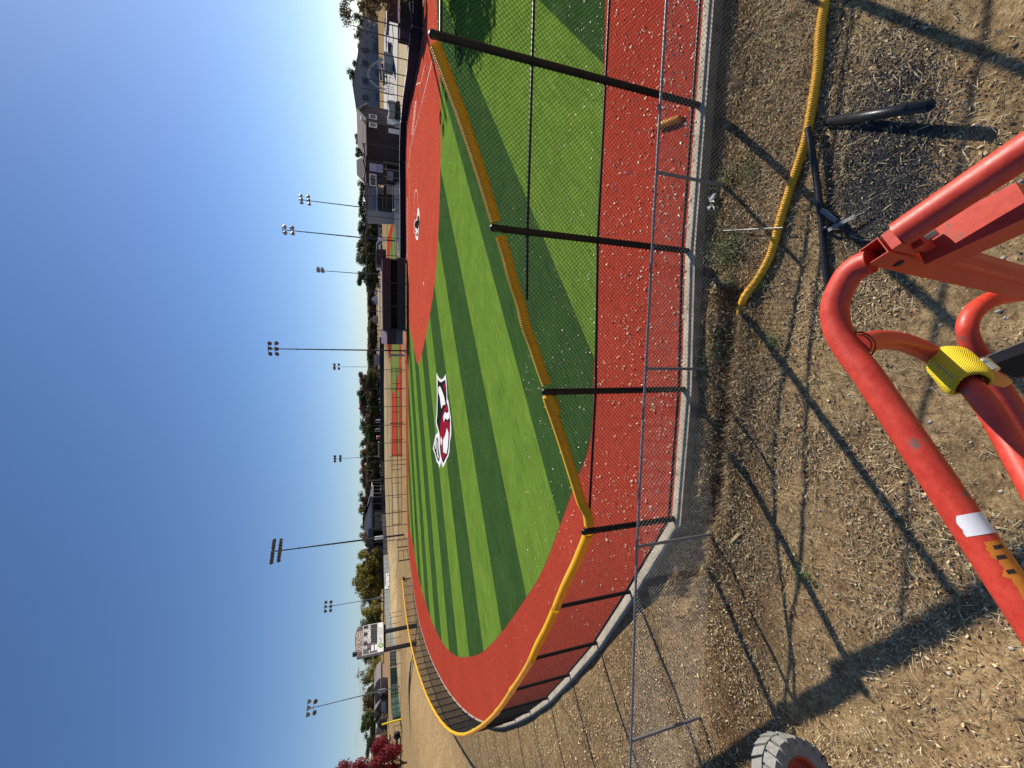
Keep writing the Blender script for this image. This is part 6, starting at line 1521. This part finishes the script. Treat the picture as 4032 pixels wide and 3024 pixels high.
for Rq, x, y, c_, lab, kd in carspec:
    px = Rq(x, y); Yd = 245 if Rq is not R3 else 185
    vehicle('parked_car' if kd != 'van' else 'parked_suv', lab, {'car': 'car', 'truck': 'pickup', 'van': 'suv'}[kd], px[1], px[0], Yd, 4.5, c_, 1.55 if kd == 'car' else 1.85, kd, 'cars parked beyond the fields', rz=random.uniform(-.4, .4))
vehicle('box_truck', 'tan box truck standing in front of the autumn trees', 'truck', R5(0, 553)[1], R5(658, 0)[0], 240, 9.5, (.62, .48, .24), 7.2 * .45, 'box')
vehicle('white_trailer', 'long white trailer parked under the biggest dark tree', 'trailer', R3(0, 680)[1], R3(615, 0)[0], 185, 13, (.72, .72, .72), 2.6, 'box')
def goal(label, p0, p1, q0, Yd=235):
    a, b = foot(p0, Yd), foot(p1, Yd); z = ztop(q0, a); mb = MB()
    mb.tube([(a.x, a.y, a.z), (a.x, a.y, z), (b.x, b.y, z), (b.x, b.y, b.z)], .11, 6); mb.tube([(a.x, a.y + 2, a.z), (a.x, a.y + .1, z)], .07, 5); mb.tube([(b.x, b.y + 2, b.z), (b.x, b.y + .1, z)], .07, 5); return tag(mb.build('soccer_goal', white_m), label, 'goal', 'soccer goals')
goal('white soccer goal nearest the tall autumn trees', R4(640, 1500), R4(640, 1536), R4(595, 1500)); goal('white soccer goal between two goals before the trees', R5(640, 182), R5(640, 208), R5(595, 182)); goal('white soccer goal next to the red and white kiosk', R5(636, 295), R5(636, 325), R5(590, 295))
Wx, tt_ = shed('small red and white kiosk on the far practice fields', [R5(650, 395), R5(650, 430), R5(612, 430), R5(612, 395)], 238, mat('red_kiosk', (.32, .05, .04)), white_m, 4, 0, 'kiosk', 0, 'kiosk')
shed('grey house with a pale gable roof behind the four-lamp light pole', [R3(600, 490), R3(600, 700), R3(590, 700), R3(512, 520), R3(585, 490)], 215, cw, mat('pale_grey_shingles', (.30, .31, .33)), 14, 0, 'house', 0, 'house')
shed('tiny white gabled house on the low wooded hill', [R3(612, 1215), R3(612, 1300), R3(590, 1300), R3(535, 1250), R3(575, 1215)], 300, mat('white_clapboard', (.45, .44, .43)), cr, 6, 0, 'house', 0, 'house')
shed('tiny grey shed on the wooded hill beside the orange tree', [R3(610, 1130), R3(610, 1165), R3(578, 1165), R3(578, 1130)], 300, cw, cr, 8, 0, 'shed', 0, 'shed')
shed('tiny dark roofed house between yellow green hill trees', [R4(600, 140), R4(600, 220), R4(570, 220), R4(540, 180), R4(570, 140)], 310, mat('tan_siding', (.26, .22, .17)), cr, 6, 0, 'house', 0, 'house')
shed('long low pale building left of the six-lamp pole', [R4(612, 650), R4(612, 780), R4(575, 780), R4(570, 650)], 290, mat('pale_grey_block', (.27, .27, .285)), cr, 10, 0, 'low_building', 0, 'building')
shed('maroon practice dugout on the far right field', [R3(690, 600), R3(690, 800), R3(605, 800), R3(605, 600)], 150, maroon, ribm, 4, 0, 'practice_dugout', 0, 'dugout')
drop = mat('sunlit_spray_droplets', (.85, .87, .9), .3, .02, 3)
for k, (p, lab) in enumerate(((R4(625, 700), 'white sprinkler spray beside the low pale building'), (R4(630, 940), 'white sprinkler spray on the far fields beneath the first dark trees'), (R4(625, 1170), 'white sprinkler spray before the tallest dark trees'))):
    g = foot(p, 250); r = np.random.default_rng(k); n = 420; s_ = r.random(n); P = np.column_stack([g.x + s_ * 9 * (1, -1, 1)[k] + r.normal(0, .5, n) * s_, g.y + r.normal(0, .4, n), g.z + .3 + 4.2 * s_ * (1.35 - s_) * 1.6 + r.normal(0, .25, n) * s_])
    o = leaf_cloud('sprinkler_spray', P, r.uniform(.10, .22, n), [drop], seed=k, tilt=.8, aspect=.3); tag(o, lab, 'water spray')
# ------------------------------------------------------------------ trees
def foliage(name, base, var=.35, sheen=.6):
    m, nt, b = nodes(name); p = geo_pos(nt); oi = nt.nodes.new('ShaderNodeObjectInfo')
    n = noise(nt, .9, 4, .7, p); n2 = noise(nt, 6, 3, .6, p)
    r = ramp(nt, n.outputs['Fac'], [(.3, tuple(c * (1 - var) for c in base)), (.7, tuple(min(1, c * (1 + var)) for c in base))])
    r2 = ramp(nt, n2.outputs['Fac'], [(.3, (.7, .72, .7)), (.7, (1.3, 1.25, 1.2))])
    lk(nt, mixc(nt, .9, r.outputs['Color'], r2.outputs['Color'], 'MULTIPLY'), b.inputs['Base Color']); b.inputs['Roughness'].default_value = sheen
    b.inputs['Specular IOR Level'].default_value = .2
    tr = nt.nodes.new('ShaderNodeBsdfTranslucent'); tr.inputs['Color'].default_value = (*[min(1, c * 1.3) for c in base], 1)
    mx = nt.nodes.new('ShaderNodeMixShader'); mx.inputs[0].default_value = .22
    lk(nt, b.outputs[0], mx.inputs[1]); lk(nt, tr.outputs[0], mx.inputs[2]); lk(nt, mx.outputs[0], nt.nodes['Material Output'].inputs['Surface'])
    return m
LEAF = {'dark': foliage('dark_green_foliage', (.052, .066, .027)), 'olive': foliage('olive_foliage', (.105, .10, .034)), 'brown': foliage('brown_autumn_foliage', (.135, .088, .044)),
        'rust': foliage('rust_autumn_foliage', (.17, .068, .028)), 'yellow': foliage('yellow_green_foliage', (.23, .20, .045)), 'pale': foliage('pale_sparse_foliage', (.22, .19, .12)),
        'orange': foliage('orange_foliage', (.24, .13, .045)), 'red': foliage('crimson_foliage', (.20, .022, .032)), 'green': foliage('mid_green_foliage', (.075, .10, .028)), 'hill': foliage('dull_hill_foliage', (.13, .115, .055))}
bark = mat('grey_brown_bark', (.09, .07, .055), .9, .3, 3)
def crown_mesh(seed, n=2400, sparse=False, shape='round', leaf=.026):
    r = np.random.default_rng(seed); nl = 30 if not sparse else 14; lobes = []
    for k in range(nl):
        z = r.uniform(.16, .92); t = (z - .16) / .76
        w_ = {'round': .36 * math.sin(math.pi * (.2 + .62 * t)) + .06, 'tall': .26 * math.sin(math.pi * (.2 + .75 * t)), 'wide': .42 * (1 - abs(t - .4)) }[shape]
        a = r.uniform(0, 6.28); q = w_ * math.sqrt(r.random()); lobes.append((q * math.cos(a), q * math.sin(a), z, r.uniform(.09, .17)))
    if shape == 'wide': lobes.append((0, 0, .8, .2))
    L = np.array(lobes); k = r.choice(nl if shape != 'wide' else nl + 1, n, p=(L[:, 3] ** 2) / (L[:, 3] ** 2).sum())
    d = r.normal(0, 1, (n, 3)); d /= np.linalg.norm(d, axis=1)[:, None]; rad_ = L[k, 3] * (r.random(n) ** (.45 if not sparse else .8)) * (1.0 + .35 * (r.random(n) < .12))
    C = L[k, :3] + d * rad_[:, None] * np.array([1, 1, .85]); C[:, 2] = np.clip(C[:, 2], .05, 1.02)
    nrm = d + r.normal(0, .6, (n, 3)); nrm /= np.linalg.norm(nrm, axis=1)[:, None]
    t1 = np.cross(nrm, r.normal(0, 1, (n, 3))); t1 /= np.linalg.norm(t1, axis=1)[:, None]; t2 = np.cross(nrm, t1)
    s = leaf * r.uniform(.5, 1.3, n)[:, None]
    V = np.stack([C - t1 * s, C + t2 * s * .6, C + t1 * s, C - t2 * s * .6], 1).reshape(-1, 3)
    o = fast_mesh('crown', V, np.arange(4 * n).reshape(n, 4), bark); me = o.data; bpy.data.objects.remove(o); return me, L
def trunk_mesh(L, seed, sparse):
    r = random.Random(seed); mb = MB(); mb.tube([(0, 0, -.03), (.004, .0, .18), (.01, .005, .5), (.0, .01, .75)], [.022, .018, .011, .004], 7)
    for x, y, z, q in list(L)[:(9 if not sparse else 12)]:
        s = r.uniform(.16, .45); mb.tube([(0, 0, s * min(z, .8)), (x * .5, y * .5, s * .3 + z * .55), (x, y, z + q * .4)], [.010, .006, .002], 5)
    o = mb.build('trunk', bark); me = o.data; bpy.data.objects.remove(o); return me
PROTO = {}
for sh in ('round', 'tall', 'wide'):
    for s_ in range(3):
        for sp in (False, True):
            me, L = crown_mesh(100 + s_ * 7 + len(sh) + 50 * sp, 4600 if not sp else 1100, sp, sh, .03 if not sp else .022); PROTO[sh, s_, sp] = (me, trunk_mesh(L, s_, sp))
BIG = {}
me, L = crown_mesh(201, 26000, False, 'round', .014); BIG['red'] = (me, trunk_mesh(L, 3, True))
me, L = crown_mesh(202, 11000, False, 'round', .021); BIG['brown'] = (me, trunk_mesh(L, 4, True))
CM = {}
def tree(label, yc, xtop, xbase, Yd, wpx, kind, shape='round', sparse=False, big=None, group=None, name=None, basez=None):
    i = len(CM) % 3; b = foot((xbase, yc), Yd); z = ztop((xtop, yc), b); h = max(2.0, z - b.z); wd = wpx * Yd / F / .72
    cm, tm = BIG[big] if big else PROTO[shape, random.randrange(3), sparse]
    key = (cm.name, kind)
    if key not in CM: c2 = cm.copy(); c2.materials.clear(); c2.materials.append(LEAF[kind]); CM[key] = c2
    t = thing(name or 'tree', label, 'tree', b, group, random.uniform(0, 6.28))
    for nm, me in (('crown', CM[key]), ('trunk', tm)):
        o = bpy.data.objects.new(nm, me); COL.objects.link(o); o.parent = t; o.scale = (wd, wd, h)
    return t
GA = 'trees along the skyline'
T_ = tree
# right of the photo top: brown tree, tips behind the gym and press box
T_('brown leaved tree behind the thick pole in the frame corner', -8, 1318, 1500, 112, 170, 'brown', 'round', big='brown')
T_('green tree tip over the gym roof by the nearer light tower', 108, 1393, 1490, 235, 46, 'green', group=GA); T_('green tree tip over the gym roof beside the far light tower', 148, 1395, 1490, 235, 44, 'green', group=GA)
T_('rounded tree showing over the middle of the gym roof slope', 305, 1369, 1490, 240, 56, 'dark', group=GA); T_('small tree showing over the gym gable peak', 348, 1379, 1490, 240, 50, 'green', group=GA)
T_('bushy tip above the gym ridge end', 210, 1408, 1490, 235, 40, 'dark', group=GA)
T_('small tree tip above the tan press box ridge', 562, 1397, 1480, 190, 40, 'dark', group=GA); T_('small leafy tip at the gap between the two tan roofs', 612, 1398, 1480, 190, 42, 'green', group=GA)
for y, x, w_, k, lab in ((735, 1410, 60, 'green', 'green tree right behind the concession stand roof corner'), (775, 1413, 60, 'olive', 'olive tree beside the light pole above the white shed'), (822, 1411, 62, 'dark', 'dark tree above the dark lean-to of the white shed'), (868, 1414, 62, 'dark', 'dark tree above the first parked cars'),
                         (912, 1408, 70, 'dark', 'dark tree just right of the four-lamp pole'), (955, 1404, 76, 'olive', 'olive tree directly behind the four-lamp pole'), (1000, 1402, 86, 'olive', 'broad olive tree left of the four-lamp pole, tallest there'), (1042, 1404, 80, 'dark', 'dark broad tree above the long white trailer'), (1098, 1405, 66, 'dark', 'dark tree at the end of the big clump, behind the thin pole')):
    T_(lab, y, x, 1482, 205, w_, k, 'round', group=GA)
hill = [(1128, 1440, 'orange', 'orange tree at the foot of the dark clump'), (1160, 1446, 'hill', 'dull hill tree behind the tiny grey shed'), (1190, 1444, 'brown', 'brown hill tree left of the tiny pole'), (1222, 1446, 'rust', 'rusty hill tree behind the tiny white house'), (1256, 1450, 'dark', 'dark green hill tree under the tiny white house'), (1285, 1448, 'yellow', 'yellow green rounded tree behind the dugout roof'), (1315, 1447, 'hill', 'dull tree over the dugout wing roof'), (1345, 1445, 'olive', 'olive hill tree right of the six-lamp pole'), (1372, 1446, 'rust', 'rusty hill tree next to the six-lamp pole'), (1402, 1443, 'green', 'green hill tree just left of the six-lamp pole'), (1432, 1445, 'hill', 'dull hill tree behind the slim distant light pole'), (1462, 1446, 'olive', 'olive hill tree beside the first tall autumn tree')]
for y, x, k, lab in hill: T_(lab, y, x, 1485, 330, 60, k, 'wide', group=GA)
for k_ in range(26):
    y = 1105 + k_ * 14.5; T_('small autumn tree in the low wooded hill', y, 1449 + random.uniform(-4, 6), 1484, 380, 60, random.choice(['hill', 'hill', 'brown', 'olive', 'rust', 'pale']), 'wide', group='small trees on the wooded hill')
mass = [(1490, 1412, 'brown', 'dark brown tree starting the tall autumn row'), (1528, 1407, 'brown', 'tallest brown tree of the autumn row, over the white pickup'), (1565, 1410, 'dark', 'dark tree second from the tallest autumn tree'), (1602, 1413, 'rust', 'rusty patched autumn tree above the first soccer goal'), (1640, 1419, 'brown', 'brown tree at the notch of the autumn row'), (1668, 1419, 'dark', 'dark tree behind the middle soccer goal'), (1700, 1417, 'green', 'greener tree between the soccer goals and kiosk'), (1735, 1417, 'dark', 'dark tree behind the red and white kiosk'), (1768, 1420, 'orange', 'orange brown tree behind the tan box truck'), (1800, 1420, 'dark', 'dark tree behind the slim far light pole'), (1835, 1420, 'rust', 'rusty tree left of the slim far light pole'), (1868, 1417, 'brown', 'brown tree behind the utility poles'), (1900, 1418, 'dark', 'dark tree right of the batting cage'), (1935, 1413, 'olive', 'olive brown tree over the batting cage'), (1968, 1418, 'rust', 'rusty tree between cage and clubhouse roof')]
for y, x, k, lab in mass: T_(lab, y, x, 1482, 262, 62, k, 'round', group=GA)
for k_ in range(18): T_('green brown understory bush along the far right treeline', 700 + k_ * 24, 1440 + random.uniform(-8, 6), 1486, 200, 56, random.choice(['dark', 'olive', 'green', 'dark']), 'wide', group='understory bushes of the right treeline')
for k_ in range(15): T_('brown understory tree filling the foot of the autumn row', 1478 + k_ * 33, 1440 + random.uniform(-6, 4), 1482, 255, 60, random.choice(['dark', 'brown', 'brown', 'olive']), 'wide', group='understory trees of the autumn row')
T_('yellow topped tree peeking over the clubhouse ridge', 2020, 1412, 1490, 270, 64, 'yellow', group=GA); T_('dark tree behind the clubhouse ridge end', 2068, 1420, 1490, 270, 50, 'dark', group=GA)
T_('brown tree behind the many-lamped pole and clubhouse', 2118, 1417, 1490, 265, 60, 'brown', group=GA); T_('small dark tree behind the clubhouse main roof', 2158, 1420, 1490, 265, 46, 'olive', group=GA)
# yellow willow group
T_('lower yellow green willow over the clubhouse roof', 2195, 1410, 1505, 225, 66, 'yellow', group=GA); T_('tall yellow green willow above the clubhouse gable', 2245, 1398, 1508, 222, 84, 'yellow', group=GA)
T_('tallest yellow willow left of the clubhouse gable', 2302, 1389, 1510, 218, 86, 'yellow', group=GA); T_('sparse greyish tree beside the tallest willow', 2352, 1412, 1512, 214, 70, 'pale', sparse=True, group=GA)
T_('olive tree behind the sparse greyish tree', 2368, 1428, 1512, 220, 70, 'olive', group=GA); T_('bushy yellow green tree right of the scoreboard', 2408, 1424, 1514, 200, 66, 'yellow', group=GA); T_('dark bushy tree touching the scoreboard edge', 2448, 1420, 1515, 198, 66, 'green', group=GA)
T_('bushy tree hidden behind the scoreboard panel', 2498, 1424, 1516, 200, 62, 'green', group=GA); T_('olive tree at the left edge of the scoreboard', 2556, 1430, 1517, 190, 70, 'olive', group=GA); T_('bare greyish tree left of the scoreboard', 2575, 1418, 1517, 205, 64, 'pale', 'tall', True, group=GA)
T_('tall thin airy tree behind the second utility pole', 2640, 1395, 1518, 200, 56, 'pale', 'tall', True, group=GA); T_('yellow green tree before the brick house chimney side', 2632, 1448, 1519, 172, 62, 'yellow', group=GA); T_('olive tree over the brick house roof', 2672, 1428, 1519, 185, 66, 'olive', group=GA)
T_('bare grey tree just right of the grey light pole', 2700, 1422, 1520, 190, 64, 'pale', 'round', True, group=GA); T_('dark brown tree behind the garage gable', 2738, 1430, 1520, 185, 70, 'brown', group=GA); T_('bare grey tree above the garage gable', 2762, 1424, 1520, 195, 60, 'pale', 'round', True, group=GA)
T_('brown tree between the bare tree and the dark evergreen', 2788, 1432, 1521, 190, 60, 'brown', group=GA); T_('dense green tree over the dark gabled house', 2822, 1420, 1522, 172, 62, 'green', group=GA); T_('dark tree beside the red tree', 2872, 1434, 1523, 178, 74, 'dark', group=GA); T_('dark evergreen partly behind the red tree', 2920, 1440, 1523, 180, 70, 'dark', group=GA)
T_('big crimson red tree filling the frame corner', 3022, 1326, 1532, 92, 135, 'red', 'round', big='red'); T_('small yellow tan bush beside the foul pole houses', 2895, 1500, 1526, 140, 26, 'yellow', 'wide', group=GA); T_('tan ornamental grass bush by the garage', 2820, 1500, 1524, 138, 22, 'pale', 'wide', group=GA); T_('dark hedge bush under the red tree', 2935, 1496, 1526, 120, 60, 'dark', 'wide', group=GA)
# out of the frame on the right: the tree whose shadow falls on the turf
b = Vector((31.6, 27.4, 0)); t = thing('tree', 'brown leaved tree out beside the near dugout, seen by its shadow', 'tree', b)
for nm, me in (('crown', CM[(BIG['brown'][0].name, 'brown')]), ('trunk', BIG['brown'][1])):
    o = bpy.data.objects.new(nm, me); COL.objects.link(o); o.parent = t; o.scale = (9, 9, 11.5)
